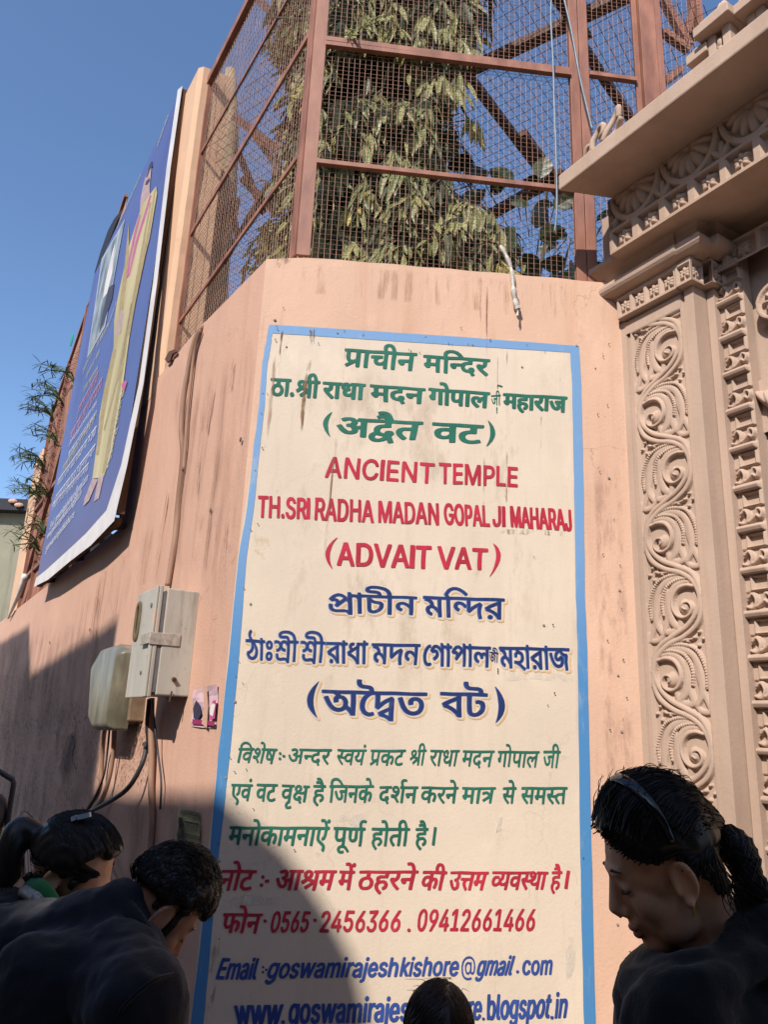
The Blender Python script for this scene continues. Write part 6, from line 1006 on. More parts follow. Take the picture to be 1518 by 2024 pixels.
relief('capital_band', fr3, 0, .12, BZ0, BZ1, flower_band(.12, .11, 1), M_STONE, .0026, -.022)
mb = MB()
mb.prism([G(a, BZ0, n) for a, n in ((.358, -.1), (.358, .04), (.44, .04), (.44, -.041), (.48, -.041), (.48, -.3), (.2, -.3))], UP * .002)
mb.prism([G(a, BZ1, n) for a, n in ((-.03, -.1), (-.03, .03), (.352, .04), (.44, .044), (.444, -.041), (.482, -.041), (.482, -.3), (.2, -.3))], UP * .01)
obj('capital_shelf', mb, M_STONE, gate)
# roll moulding and neck
def profile_run(name, prof, path, mat, smooth=True):
    """sweep a (n,z) profile along a plan path of (a,n) corners with mitres"""
    m = MB(); P = np.array(path, float); n = len(P); rows = []
    d = np.diff(P, axis=0); d /= np.linalg.norm(d, axis=1)[:, None]; nr = np.stack([-d[:, 1], d[:, 0]], 1)
    for i in range(n):
        a = nr[max(i - 1, 0)]; b = nr[min(i, n - 2)]; mt = (a + b); mt /= max(1e-6, mt @ a)
        rows.append([G(P[i, 0] + mt[0] * q, z, P[i, 1] + mt[1] * q) for q, z in prof])
    m.grid(np.array(rows)); return obj(name, m, mat, gate)
cpath = [(-.04, -.25), (-.04, .02), (.355, .02), (.36, .012), (.448, .012), (.448, -.07), (.488, -.07), (.488, -.3)]
half = lambda r, c, z, k=9: [(c + r * math.cos(t_), z + r * .9 * math.sin(t_)) for t_ in np.linspace(-math.pi / 2, math.pi / 2, k)]
rollp = [(.0, BZ1 + .008)] + half(.042, .035, BZ1 + .055) + [(.03, BZ1 + .10), (.045, BZ1 + .125), (.075, BZ1 + .15), (.10, BZ1 + .165), (.10, BZ1 + .19), (.0, BZ1 + .2)]
rl = profile_run('capital_roll', rollp, cpath, M_STONE)
# frieze above: flower squares and half lotuses
FZ0, FZ1, FZ2 = 3.79, 3.91, 4.10
FN = .15; FA0, FA1 = .11, 2.6
def lotus_band(w, hgt, pw):
    def f(X, Z):
        k = np.floor(X / pw); x = X - (k + .5) * pw; H = np.zeros(X.shape); s = hgt
        r = np.hypot(x / (pw * .46), (Z - hgt * 1.02) / (hgt * .93)); H = np.where(np.abs(r - 1) < .085, .026, H)
        for ang in (-90, -62, -118, -35, -145, -12, -168):
            a = math.radians(ang); H = dome(H, x, Z, (math.cos(a) * pw * .22, hgt * 1.0 + math.sin(a) * hgt * .48), hgt * .34, hgt * .135, .034, math.atan2(math.sin(a) * hgt, math.cos(a) * pw * .45), .6)
        H = dome(H, x, Z, (0, hgt), pw * .10, hgt * .16, .036)
        for sx in (-1, 1):
            xx = x + sx * pw * .5
            for ang in (90, 55, 125): 
                a = math.radians(ang); H = dome(H, xx, Z, (math.cos(a) * hgt * .26, hgt * .05 + math.sin(a) * hgt * .30), hgt * .27, hgt * .09, .026, a, .6)
        e = np.minimum(Z, hgt - Z); return np.where(e < .010, .028, H)
    return f
def sq_band(w, hgt, pw):
    def f(X, Z):
        k = np.floor(X / pw); x = X - (k + .5) * pw
        frm = (np.abs(x) > pw * .385) | (np.abs(Z - hgt * .52) > hgt * .40)
        return np.where(frm, .034, lily(np.zeros(X.shape), x, Z, 0, hgt * .5, hgt * .86, .028))
    return f
relief('flower_frieze', G, FA0, FA1, FZ0, FZ1, sq_band(2.5, .12, .152), M_STONE_D, .0033, FN)
relief('lotus_frieze', G, FA0, FA1, FZ1 + .004, FZ2, lotus_band(2.5, .186, .30), M_STONE_D, .0033, FN)
mb = MB()
mb.box(G(FA0, FZ0, FN + .034), -U * (FA1 - FA0), NU * -.75, UP * -.002)
mb.quad(G(FA0, FZ0, FN + .034), G(FA0, FZ2, FN + .034), G(FA0, FZ2, -.6), G(FA0, FZ0, -.6))
mb.box(G(-.02, FZ0 + .01, -.02), -U * (FA0 + .02), NU * .10, UP * (FZ2 - FZ0))
obj('frieze_block', mb, M_STONE_D, gate)
# cornice slab
CN = .44
P0c = hitz(1104, 377, FZ2); a0c = (P0c - G0) @ (-U); nC = (P0c - G0) @ NU
fz_top = Gp(1106, 345, nC)[1]
ct = fz_top - FZ2
mb = MB(); a2_ = 2.8
wdir = WV
endn = lambda n: a0c + (nC - n) * .42
Pp = [(a0c, nC), (a2_, nC), (a2_, -.7), (endn(-.35), -.35)]
mb.prism([G(a, FZ2, n) for a, n in Pp], UP * ct)
obj('cornice_slab', mb, M_STONE, gate, bevel=.008)
mb = MB(); mb.prism([G(a, FZ2 + ct, n) for a, n in [(a0c + .10, nC - .22), (a2_, nC - .22), (a2_, -.7), (endn(-.35) + .1, -.35)]], UP * .02)
obj('cornice_cap', mb, M_STONE, gate)
# parapet on the cornice: stepped railing blocks with small balusters
CT = FZ2 + ct
def rail_block(a0, a1, n, z0, z1, zc):
    m = MB(); m.box(G(a0, zc, n), -U * (a1 - a0), -NU * .16, UP * .045); m.box(G(a0 + .02, zc + .045, n - .02), -U * (a1 - a0 - .04), -NU * .12, UP * .03)
    m.box(G(a0 + .03, z0, n - .05), -U * .035, -NU * .06, UP * (zc - z0)); m.box(G(a1 - .065, z0, n - .05), -U * .035, -NU * .06, UP * (zc - z0))
    m.box(G(a0 + .03, z0, n - .10), -U * (a1 - a0 - .06), -NU * .02, UP * (zc - z0))
    obj('parapet_block', m, M_STONE, gate, bevel=.004)
    w = a1 - a0 - .14
    def f(X, Z):
        H = np.zeros(X.shape); hgt = zc - z0
        for k in range(max(1, int(round(w / .14)))):
            cx = w * (k + .5) / max(1, int(round(w / .14)))
            H = lily(H, X, Z, cx, hgt * .42, hgt * .9, .03); H = rod(H, X, Z, [(cx - .05, .005), (cx, .03), (cx + .05, .005)], .014, .03)
        return H
    relief('parapet_carving', G, a0 + .07, a1 - .07, z0, zc - .001, f, M_STONE, .004, n - .078)
np_ = nC - .005
xa = Gp(1344, 150, np_)[0]; xb = Gp(1372, 128, np_)[0]; xc = Gp(1443, 75, np_)[0]; xd = Gp(1500, 30, np_)[0]
rail_block(xa, xb + .03, np_ - .05, CT, 0, CT + .10)
rail_block(xb, xc, np_ - .01, CT, 0, CT + .16)
rail_block(xc - .01, xd, np_ - .05, CT, 0, CT + .16)
rail_block(xd - .01, xd + .5, np_ - .01, CT, 0, CT + .2)
for a in (xb + .10, xc - .05):
    m = MB(); m.ellipsoid(G(a, CT + .245, np_ - .07), [-U * .022, NU * .02, UP * .045], n=8, m=6); obj('parapet_knob', m, M_STONE, gate, smooth=True)
# leaf ornament at the cornice end
def acro(X, Z):
    H = rod(np.full(X.shape, -.03), X, Z, spl([(.0, .0), (.03, .03), (.05, .01)]), .012, .02)
    H = rod(H, X, Z, spl([(.05, .0), (.06, .06), (.10, .095), (.13, .06), (.11, .035), (.095, .05)]), .016, .035)
    H = rod(H, X, Z, spl([(.11, .0), (.15, .06), (.19, .10), (.20, .12)]), .016, .03)
    return rod(H, X, Z, [(.0, .0), (.22, .0)], .014, .03)
m = MB()
for pts_, r_ in (([(.0, .0), (.025, .035), (.05, .035), (.045, .01)], .011), ([(.05, 0), (.055, .06), (.09, .10), (.13, .085), (.125, .05), (.10, .045)], .015), ([(.12, 0), (.15, .05), (.18, .10), (.215, .125), (.21, .07)], .014), ([(.16, .0), (.2, .03), (.235, .05)], .016), ([(-.01, .0), (.26, .0)], .012)):
    q = spl(pts_, 5); ab = Gp(1150, 300, np_)[0]
    m.tube([G(ab + x, CT + .006 + z, np_ - .02 + .01 * math.sin(x * 60)) for x, z in q], r_, 7)
obj('leaf_ornament', m, M_STONE, gate, smooth=True)
# recessed wall with niche strip, rosette and lotus bud
NP = -.14
mb = MB(); mb.quad(G(.42, 0, NP - .06), G(3.2, 0, NP - .06), G(3.2, FZ0, NP - .06), G(.42, FZ0, NP - .06))
obj('recess_wall', mb, M_STONE, gate)
na0 = .455; na1 = Gp(1475, 596, NP)[0]
zs = [Gp(x, y, NP)[1] for x, y in ((1437, 690), (1444, 766), (1452, 836), (1460, 908))]
pitch = (zs[0] - zs[-1]) / 3
def niche(X, Z):
    w = na1 - na0; zz = Z % pitch; H = np.full(X.shape, .012)
    k = zz / pitch; x = X / w
    H = np.where((k < .16), .045 - .10 * np.abs(k - .09), H)
    H = np.where((k > .66) & (k < .92) & (x > .30) & (x < .84), -.05, H)
    H = np.where(((k > .62) & (k < .96) & (x > .20) & (x < .92)) & ~((k > .66) & (k < .92) & (x > .30) & (x < .84)), .020, H)
    q = np.where((k > .2) & (k < .6), 0.004, H)
    q = rod(q, X, zz, spl([(w * .05, pitch * .25), (w * .28, pitch * .22), (w * .40, pitch * .38), (w * .28, pitch * .54), (w * .12, pitch * .46)]), .008, .03)
    q = rod(q, X, zz, spl([(w * .42, pitch * .24), (w * .62, pitch * .34), (w * .74, pitch * .52), (w * .90, pitch * .44), (w * .84, pitch * .30), (w * .72, pitch * .36)]), .007, .028)
    return np.where(x > .965, np.minimum(q, .012), q)
zb = zs[0] - pitch * 14; 
relief('niche_strip', G, na0, na1, zb + .02, 3.74, lambda X, Z: niche(X, Z), M_STONE, .0032, NP + .0)
mb = MB(); mb.quad(G(na1, 0, NP - .05), G(na1, 0, NP + .012), G(na1, 3.74, NP + .012), G(na1, 3.74, NP - .05)); obj('strip_edge', mb, M_STONE, gate)
def ros(px, py, r, name, kind):
    a, z = Gp(px, py, NP); a += 0
    def f(X, Z):
        x, zz = X - r, Z - r; d = np.hypot(x, zz) / r; H = np.where(d < 1, .035, -.05)
        H = np.where(d < .82, .022, H)
        for k in range(8):
            an = k * math.pi / 4; H = dome(H, x, zz, (math.cos(an) * r * .4, math.sin(an) * r * .4), r * .38, r * .14, .045, an)
        return H
    relief(name, G, a - r, a + r, z - r, z + r, f, M_STONE, .003, NP - .035)
ros(1532, 590, .088, 'rosette', 0)
def bud(X, Z):
    H = np.full(X.shape, -.05)
    for c, rx, rz, ro in (((.10, .13), .03, .07, -.0), ((.06, .12), .022, .065, .35), ((.15, .12), .022, .065, -.35), ((.03, .14), .018, .06, .6), ((.19, .14), .018, .06, -.6)): H = dome(H, X, Z, c, rx, rz, .05, ro)
    return dome(H, X, Z, (.11, .04), .02, .04, .04)
ab, zb2 = Gp(1490, 770 - 0, NP); ab, zb2 = Gp(1494, 800, NP)
relief('lotus_bud', G, ab, ab + .24, zb2 - .12, zb2 + .12, bud, M_STONE, .003, NP - .035)
mb = MB(); mb.tube([G(ab + .12, zb2 - .12, NP - .03), G(ab + .07, zb2 - .4, NP - .03), G(ab + .12, zb2 - .9, NP - .03)], .022, 8); obj('lotus_stem', mb, M_STONE, gate, smooth=True)
# bracket course under the soffit on the recess
relief('recess_band', G, .36, 2.6, 3.60, 3.72, flower_band(2.24, .12, 14), M_STONE_D, .004, NP + .02)
# ================================================================ wire cage over the wall
cage = thing('wire_cage', 'red oxide steel frame filled with woven wire mesh standing on the lettered wall', 'fence', S(*Sp(597, 507, -.05), -.05))
Q0 = S(*Sp(597, 507, -.05), -.05); Q2 = S(*Sp(1157, 556, -.05), -.05); Q2[2] = Q0[2]
Q1 = L(1.86, WT, -.10)
Q3 = hitz(1285, 195, WT); 
fd = (Q2 - Q0); fl = np.linalg.norm(fd); fd /= fl; fn_ = np.array([fd[1], -fd[0], 0]); 
Qe = Q0 + fd * 2.9                                             # far right end of the front side
ld = (Q1 - Q0); ll = np.linalg.norm(ld); ld /= ll; ln_ = np.array([-ld[1], ld[0], 0]) * -1
if ln_ @ (CAM - Q0) < 0: ln_ = -ln_
def fpt(px, py): P = hit(px, py, Q0, fn_); return (P - Q0) @ fd, P[2]
def lpt(px, py): P = hit(px, py, Q0, ln_); return (P - Q0) @ ld, P[2]
ZT = 6.6
def fp(x, z, n=0): return Q0 + fd * x + UP * (z - Q0[2]) + fn_ * n
def lpn(x, z, n=0): return Q0 + ld * x + UP * (z - Q0[2]) + ln_ * n
def mesh_panel(name, fr, x0, x1, z0, z1, px, pz, r=.0013):
    m = MB(); k = 0
    for x in np.arange(x0 + px / 2, x1, px):
        zz = np.linspace(z0, z1, 9); ph = k * math.pi; k += 1
        m.tube([fr(x + .0022 * math.sin(q * 3 + k) + random.uniform(-.0008, .0008), q, .002 * math.cos(q * 9 + ph)) for q in zz], r, 4, cap=False)
    for z in np.arange(z0 + pz / 2, z1, pz):
        xx = np.linspace(x0, x1, 13); k += 1
        m.tube([fr(q, z + .0022 * math.sin(q * 4 + k) + random.uniform(-.0008, .0008), .002 * math.cos(q * 9 + k * math.pi)) for q in xx], r, 4, cap=False)
    return obj(name, m, M_RUSTW, cage)
x2 = fl
mesh_panel('wire_mesh', fp, 0, 2.2, WT + .0, ZT, .0305, .0285)
mesh_panel('wire_mesh', lpn, .02, ll, WT + .0, ZT, .034, .034)
def post(name, P, w, h, d=None):
    m = MB(); x = fd if d is None else d; y = np.cross(UP, x)
    m.box(P - x * w / 2 - y * w / 2, x * w, y * w, UP * h); return obj(name, m, M_RUST, cage, bevel=.003)
m = MB()
pw = .062
m.box(Q0 - fd * .03 - fn_ * .005, fd * .068, fn_ * .02, UP * (ZT - WT)); m.box(Q0 - fd * .03 - ln_ * .0, ld * .06, ln_ * .012, UP * (ZT - WT))
obj('corner_post', m, M_RUST, cage, bevel=.002)
m = MB(); m.box(fp(x2 - .05, WT, -.01), fd * .052, fn_ * .035, UP * 3); m.box(fp(x2 + .006, WT, -.01), fd * .052, fn_ * .035, UP * 3)
obj('post', m, M_RUST, cage, bevel=.002)
x3, z3 = fpt(1284, 195)
m = MB(); m.box(fp(x3 - .075, WT, -.01), fd * .03, fn_ * .02, UP * 3); m.box(fp(x3 - .043, WT, -.01), fd * .09, fn_ * .05, UP * 3); m.box(fp(x3 + .049, WT, -.01), fd * .045, fn_ * .03, UP * 3)
obj('post', m, M_RUST, cage, bevel=.002)
def frail(y0, y1, h, xa, xb, n=.018, w=.03, ymid=None):
    za = fpt(*y0)[1]; zb_ = fpt(*y1)[1]; xa_ = fpt(*y0)[0]; xb_ = fpt(*y1)[0]
    g = (zb_ - za) / (xb_ - xa_); a = fp(xa, za + g * (xa - xa_), n); b = fp(xb, za + g * (xb - xa_), n)
    m = MB(); m.bar(a, b, w, h, UP); return obj('rail', m, M_RUST, cage, bevel=.0015)
frail((615, 81), (1126, 147), .030, .036, x2 - .05); frail((615, 92), (1126, 155), .026, .036, x2 - .05, .024)
frail((595, 322), (1095, 377), .026, .036, x2 - .05)
frail((1160, 152), (1272, 167), .026, x2 + .06, x3 - .078)
def lrail(p, q, h, n=.010):
    (xa, za), (xb, zb_) = lpt(*p), lpt(*q); g = (zb_ - za) / (xb - xa)
    m = MB(); m.bar(lpn(.03, za + g * (.03 - xa), n), lpn(ll, za + g * (ll - xa), n), .012, h, UP); return obj('rail', m, M_RUST, cage, bevel=.001)
lrail((560, 352), (380, 592), .030); lrail((592, 102), (402, 412), .044); lrail((565, 5), (425, 247), .028)
xa, za = lpt(735 / 3.795 + 300, 0); xb, zb_ = lpt(497 / 3.795 + 300, 465 / 3.795); 
m = MB(); m.bar(lpn(.03, za + (zb_ - za) / (xb - xa) * (.03 - xa), .01), lpn(ll, zb_ + (zb_ - za) / (xb - xa) * (ll - xb), .01), .05, .07, UP); obj('rail', m, M_RUST, cage, bevel=.002)
m = MB(); m.box(lpn(ll - .035, WT, -.005), ld * .035, ln_ * .03, UP * (pz - .1 - WT)); obj('post', m, M_RUST, cage, bevel=.002)
# inside: roof grid and trusses
RZ = 5.75
rd1 = ray(1940, 1490); rd1[2] = 0; rd1 /= np.linalg.norm(rd1); rd2 = np.array([-rd1[1], rd1[0], 0])
Ro = hitz(1000, 60, RZ)
m = MB()
def clipin(a, b):                       # keep the run that lies inside the cage
    lo_, hi_ = 0.0, 1.0
    for n_, off in ((fn_, -.02), (ln_, -.02)):
        da, db = (a - Q0) @ n_ - off, (b - Q0) @ n_ - off
        if da > 0 and db > 0: return None
        if da > 0: lo_ = max(lo_, da / (da - db))
        elif db > 0: hi_ = min(hi_, da / (da - db))
    return (a + (b - a) * lo_, a + (b - a) * hi_) if hi_ - lo_ > .02 else None
for k in np.arange(-4.2, 7.5, .062):
    a = Ro + rd2 * k; r_ = clipin(a - rd1 * 1.6, a + rd1 * 7.5)
    if r_: m.tube([r_[0], (r_[0] + r_[1]) / 2 - UP * .01, r_[1]], .0021, 4, cap=False)
for k in np.arange(-1.6, 7.5, .075):
    a = Ro + rd1 * k; r_ = clipin(a - rd2 * 4.2, a + rd2 * 7.2)
    if r_: m.tube([r_[0], (r_[0] + r_[1]) / 2 - UP * .01, r_[1]], .0021, 4, cap=False)
roof = obj('roof_mesh', m, M_RUSTB, cage)
def beam(p, q, w, h, zz=RZ + .03):
    a, b = hitz(*p, zz), hitz(*q, zz); d = b - a; a = a - d * .3; b = b + d * .25
    m = MB(); m.bar(a, b, w, h, UP); return obj('roof_beam', m, M_RUSTB, cage)
beam((985, 112), (1215, 3), .075, .05)
beam((925, 150), (1090, 366), .055, .045); beam((1148, 85), (1245, 232), .055, .045)
beam((1105, 0), (1150, 60), .06, .045); beam((930, 447), (1075, 365), .09, .05)
beam((1060, 300), (1140, 410), .06, .05)
m = MB(); 
q0 = fp(x3 + .10, WT + .9, -.02)
for (pa, pb, w_) in (((1312, 0), (1363, 92), .05), ((1310, 62), (1362, 100), .045), ((1312, 165), (1346, 138), .05), ((1372, -20), (1378, 68), .10), ((1357, 70), (1372, 8), .05)):
    A_, B_ = hit(*pa, fp(x3 + .1, 0, -.25), fn_), hit(*pb, fp(x3 + .1, 0, -.25), fn_)
    m.bar(A_, B_, .04, w_, fn_)
obj('brace', m, M_RUST, cage)
def bpt(px, py, d): return at(px, py, d)
m = MB()
for (pa, pb, d0, d1, w_) in (((462, 230), (563, 308), 5.6, 5.0, .07), ((470, 300), (520, 420), 5.4, 5.2, .05), ((480, 355), (545, 420), 5.4, 5.0, .06), ((500, 265), (560, 345), 5.2, 4.9, .045), ((440, 520), (530, 365), 5.6, 5.0, .05), ((510, 0), (545, 32), 6.0, 5.4, .07), ((555, 250), (545, 350), 4.7, 4.7, .06), ((455, 395), (470, 470), 5.3, 5.3, .05)):
    m = MB(); m.bar(at(*pa, d0), at(*pb, d1), .035, w_, UP); obj('truss', m, M_RUSTB, cage)
# ================================================================ second fence beyond the banner
f2 = thing('mesh_fence', 'rusty wire mesh fence panel with crossed bars beyond the banner', 'fence', L(6.6, WL))
m = MB(); s0, s1 = 4.6, s_f
ztop = lambda s: Lp(72, 905 - 0, -.02)[1] if False else None
zA = Lp(165, 640, -.05); zB = Lp(75, 905, -.05)
def ftop(s): return zB[1] + (zA[1] - zB[1]) * (s - zB[0]) / (zA[0] - zB[0])
for s in np.arange(s0, s1, .03): m.tube([L(s, WL, -.05), L(s, ftop(s), -.05)], .0035, 4, cap=False)
for z in np.arange(WL, 6.0, .03):
    ss_ = [s for s in np.linspace(s0, s1, 30) if ftop(s) > z]
    if len(ss_) > 1: m.tube([L(ss_[0], z, -.05), L(ss_[-1], z, -.05)], .0035, 4, cap=False)
obj('wire_mesh', m, M_RUST, f2)
m = MB()
m.bar(L(s0, ftop(s0), -.04), L(s1, ftop(s1), -.04), .04, .05)
for s in (s1 - .02, s1 - .9, s1 - 1.8): m.bar(L(s, WL, -.03), L(s, ftop(s), -.03), .04, .04, NU)
for z in (3.25, 3.7, 4.2): m.bar(L(s0, z, -.03), L(s1, z, -.03), .03, .045)
m.bar(L(s1 - .1, 3.0, -.025), L(s1 - 1.7, 4.6, -.025), .03, .04, NU)
obj('frame', m, M_RUST, f2)
m = MB(); m.quad(L(s0, WL, -.22), L(s1, WL, -.22), L(s1, ftop(s1) - .02, -.22), L(s0, ftop(s0) - .02, -.22)); obj('backing_sheet', m, simple('brown_rust_sheet', (.14, .06, .04), .8), f2)
m = MB(); m.ellipsoid(L(*Lp(141, 672, -.04), -.04), [U * .07, NU * .015, UP * .1], n=8, m=6)
tag = obj('tarp_scrap', m, simple('green_tarp', (.02, .30, .20), .5), None, label='scrap of bright green tarpaulin caught on the top of the far mesh fence', cat='tarp scrap')
# ================================================================ printed banner
BN = .10
_b = [L(*Lp(68, 1160, .13), .13), L(*Lp(225, 1030, .13), .13), L(*Lp(359, 172, .035), .035)]
BNN = np.cross(_b[1] - _b[0], _b[2] - _b[0]); BNN /= np.linalg.norm(BNN); BNN *= np.sign(BNN @ NU)
def B(px, py, n=0): return hit(px, py, _b[0], BNN) + BNN * (n * .3 + (.001 if n else 0))
ban = thing('banner', 'tall blue printed banner with a yellow robed figure on the side wall', 'banner', B(225, 1030))
M_BAN = None
t = NT('banner_blue_vinyl'); n_ = t.ramp(t.noise(.9, (1, 1, .5), 3), .3, .7)
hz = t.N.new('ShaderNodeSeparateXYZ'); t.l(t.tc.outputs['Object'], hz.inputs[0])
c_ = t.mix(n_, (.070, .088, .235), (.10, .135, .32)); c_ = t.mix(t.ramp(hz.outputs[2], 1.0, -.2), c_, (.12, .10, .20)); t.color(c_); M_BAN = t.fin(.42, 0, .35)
M_WHITE = simple('white_vinyl_edge', (.62, .58, .56), .5, 0, .3, .15, 5)
M_YEL = simple('printed_yellow_robe', (.50, .42, .17), .45, 0, .3, .28, 3, (1, 1, .3), 0, (.56, .47, .25))
M_PNK = simple('printed_pink', (.45, .12, .22), .45)
M_SKINP = simple('printed_skin', (.42, .29, .27), .45)
M_GRYP = simple('printed_grey_photo', (.16, .22, .26), .45, 0, .3, .7, 5, (1, 1, .5), 0, (.38, .42, .42))
M_TXW = simple('printed_white_text', (.62, .60, .62), .45); M_TXY = simple('printed_yellow_text', (.48, .44, .20), .45); M_TXR = simple('printed_red_text', (.55, .22, .26), .45)
TL, TR, BR, BLq = (185, 545), (359, 172), (226, 1026), (70, 1156)
def lerp2(a, b, f): return np.array(a) * (1 - f) + np.array(b) * f
top_e = lambda f: lerp2(TL, TR, f) if True else 0
P = []
c = [B(*q) for q in (BLq, BR, TR, TL)]
nx, nz = 24, 20
rows = []
for i in range(nz + 1):
    v = i / nz
    rows.append([(1 - v) * ((1 - u_) * c[0] + u_ * c[1]) + v * ((1 - u_) * c[3] + u_ * c[2]) + BNN * .0018 * math.sin(u_ * 17 + v * 3) for u_ in np.linspace(0, 1, nx + 1)])
mb = MB(); mb.grid(np.array(rows)); obj('printed_sheet', mb, M_BAN, ban, smooth=True)
mb = MB()   # white edge at the right and along the bottom
def bq(a, b, c_, d, n=.012): mb.quad(B(*a, n), B(*b, n), B(*c_, n), B(*d, n))
ed = [(352, 178), (330, 330), (303, 560), (275, 760), (240, 920), (210, 1012)]; eo = [(361, 170), (338, 330), (311, 560), (284, 760), (252, 920), (226, 1030)]
mb.grid(np.array([[B(*p, .013) for p in ed], [B(*p, .011) for p in eo]]))
be = [(212, 1008), (170, 1055), (130, 1092), (90, 1128), (72, 1142)]; bo = [(226, 1030), (180, 1078), (138, 1110), (95, 1146), (67, 1160)]
mb.grid(np.array([[B(*p, .014) for p in be], [B(*p, .012) for p in bo]])); obj('white_edge', mb, M_WHITE, ban)
M_WOOD = simple('old_batten', (.11, .06, .035), .9, 0, .1, .5, 8, (1, 1, .2))
mb = MB(); 
bk_ = BNN * -.03
for p_, q_ in ((c[1], c[2]), (c[0], c[1]), (c[0], c[3]), (c[3], c[2]), ((c[0] + c[1]) / 2, (c[2] + c[3]) / 2)): mb.bar(p_ * .99 + q_ * .01 + bk_, q_ * .99 + p_ * .01 + bk_, .045, .045, NU)
for f_ in (.08, .5, .92): p_ = c[0] * (1 - f_) + c[1] * f_ + bk_; mb.bar(p_, p_ - NU * .16 + UP * .05, .04, .04)
obj('frame', mb, M_WOOD, ban)
mb = MB(); mb.add([B(x, y, -.05) for x, y in ((238, 412), (236, 422), (228, 436), (215, 470), (200, 510), (187, 545), (183, 548), (184, 536), (196, 495), (210, 455), (222, 432))], [tuple(range(11))])
obj('torn_flap', mb, simple('black_torn_sheet', (.02, .02, .025), .7), ban)
def bpoly(name, pts, m, n): 
    q = MB(); q.add([B(x, y, n) for x, y in pts], [tuple(range(len(pts)))]); return obj(name, q, m, ban)
robe = [(309, 369), (311, 383), (296, 472), (282, 528), (268, 600), (256, 669), (242, 773), (221, 894), (207, 940), (195, 945), (183, 946), (194, 863), (197, 821), (207, 766), (225, 686), (226, 635), (231, 600), (253, 495), (276, 421), (285, 398), (297, 384)]
bpoly('printed_figure', robe, M_YEL, .014)
bpoly('printed_figure', [(301, 320), (298, 352), (296, 372), (297, 384), (286, 396), (277, 418), (278, 395), (284, 365), (292, 338)], M_SKINP, .015)
bpoly('printed_figure', [(195, 945), (206, 940), (196, 985), (186, 992)], M_SKINP, .015); bpoly('printed_figure', [(183, 946), (194, 948), (176, 990), (165, 1001), (168, 985)], M_SKINP, .015)
bpoly('printed_figure', [(240, 612), (246, 618), (240, 650), (232, 668), (228, 660), (234, 636)], M_SKINP, .016)
mb = MB()
for pts_ in ([(297, 385), (285, 425), (268, 480), (255, 540), (250, 552), (257, 545), (272, 482), (289, 428), (300, 388)], [(276, 424), (266, 460), (255, 512), (250, 548), (253, 550), (259, 512), (270, 462), (279, 426)]):
    mb.add([B(x, y, .0165) for x, y in pts_], [tuple(range(len(pts_)))])
obj('printed_garland', mb, M_PNK, ban)
M_DKP = simple('printed_dark_hair', (.05, .04, .05), .45); M_BRP = simple('printed_robe_shade', (.36, .27, .10), .45)
bpoly('printed_figure', [(301, 318), (296, 326), (289, 350), (291, 352), (298, 334), (302, 330)], M_DKP, .016); bpoly('printed_figure', [(296, 352), (290, 358), (287, 366), (292, 366), (297, 358)], M_DKP, .0162)
for q_ in ([(309, 372), (306, 376), (290, 470), (262, 600), (250, 660), (256, 664), (268, 600), (295, 472)], [(246, 440), (238, 520), (228, 600), (226, 660), (231, 660), (236, 600), (247, 520)], [(224, 690), (206, 770), (199, 822), (190, 900), (196, 900), (207, 822), (216, 770), (231, 690)], [(252, 672), (238, 775), (218, 893), (208, 935), (202, 936), (212, 880), (232, 775), (246, 672)]): bpoly('printed_figure', [(x + (9 if q_[0][0] == 246 else 0), y) for x, y in q_], M_BRP, .0152)
bpoly('printed_figure', [(226, 560), (222, 590), (205, 640), (196, 660), (199, 640), (208, 600), (214, 570)], M_DKP, .0155); bpoly('printed_figure', [(228, 480), (222, 500), (208, 560), (204, 590), (212, 580), (222, 540)], M_WHITE, .0156)
mb = MB()
for pts_ in ([(288, 470), (284, 472), (262, 590), (240, 720), (243, 722), (265, 592)], [(262, 600), (259, 600), (232, 745), (205, 850), (208, 852), (236, 746)], [(300, 400), (297, 402), (284, 470), (287, 470)]):
    mb.add([B(x, y, .0162) for x, y in pts_], [tuple(range(len(pts_)))])
obj('printed_folds', mb, simple('printed_fold_line', (.34, .26, .12), .5), ban)
bpoly('printed_photo', [(247, 433), (208, 646), (172, 709), (201, 512)], simple('printed_soft_frame', (.32, .36, .44), .5), .013); bpoly('printed_photo', [(245, 440), (206, 643), (175, 700), (203, 514)], M_GRYP, .0145)
def marks(p, q, h, m, k, n=.0145):          # a line of print too small to read
    a, b = B(*p, n), B(*q, n); d = b - a; ln = np.linalg.norm(d); d /= ln; e = np.cross(BNN, d); e *= np.sign(e[2])
    x = 0
    while x < ln:
        w = random.uniform(.6, 1.5) * h
        def Q(u_, v_): return a + d * u_ + e * v_
        x1 = min(x + w, ln)
        m.quad(Q(x, h * .86), Q(x1, h * .86), Q(x1, h), Q(x, h))
        for j in range(max(1, int(w / (h * .42)))):
            u0 = x + j * h * .42 + random.uniform(0, .1) * h; tk = .13 * h; lo_ = random.choice([0, 0, .3]) * h
            m.quad(Q(u0, lo_), Q(u0 + tk, lo_), Q(u0 + tk, h * .86), Q(u0, h * .86))
            if random.random() < .6: m.quad(Q(u0, lo_), Q(u0 + h * .33, lo_), Q(u0 + h * .33, lo_ + tk), Q(u0, lo_ + tk))
        x = x1 + random.choice([0, 0, 0, .3]) * h
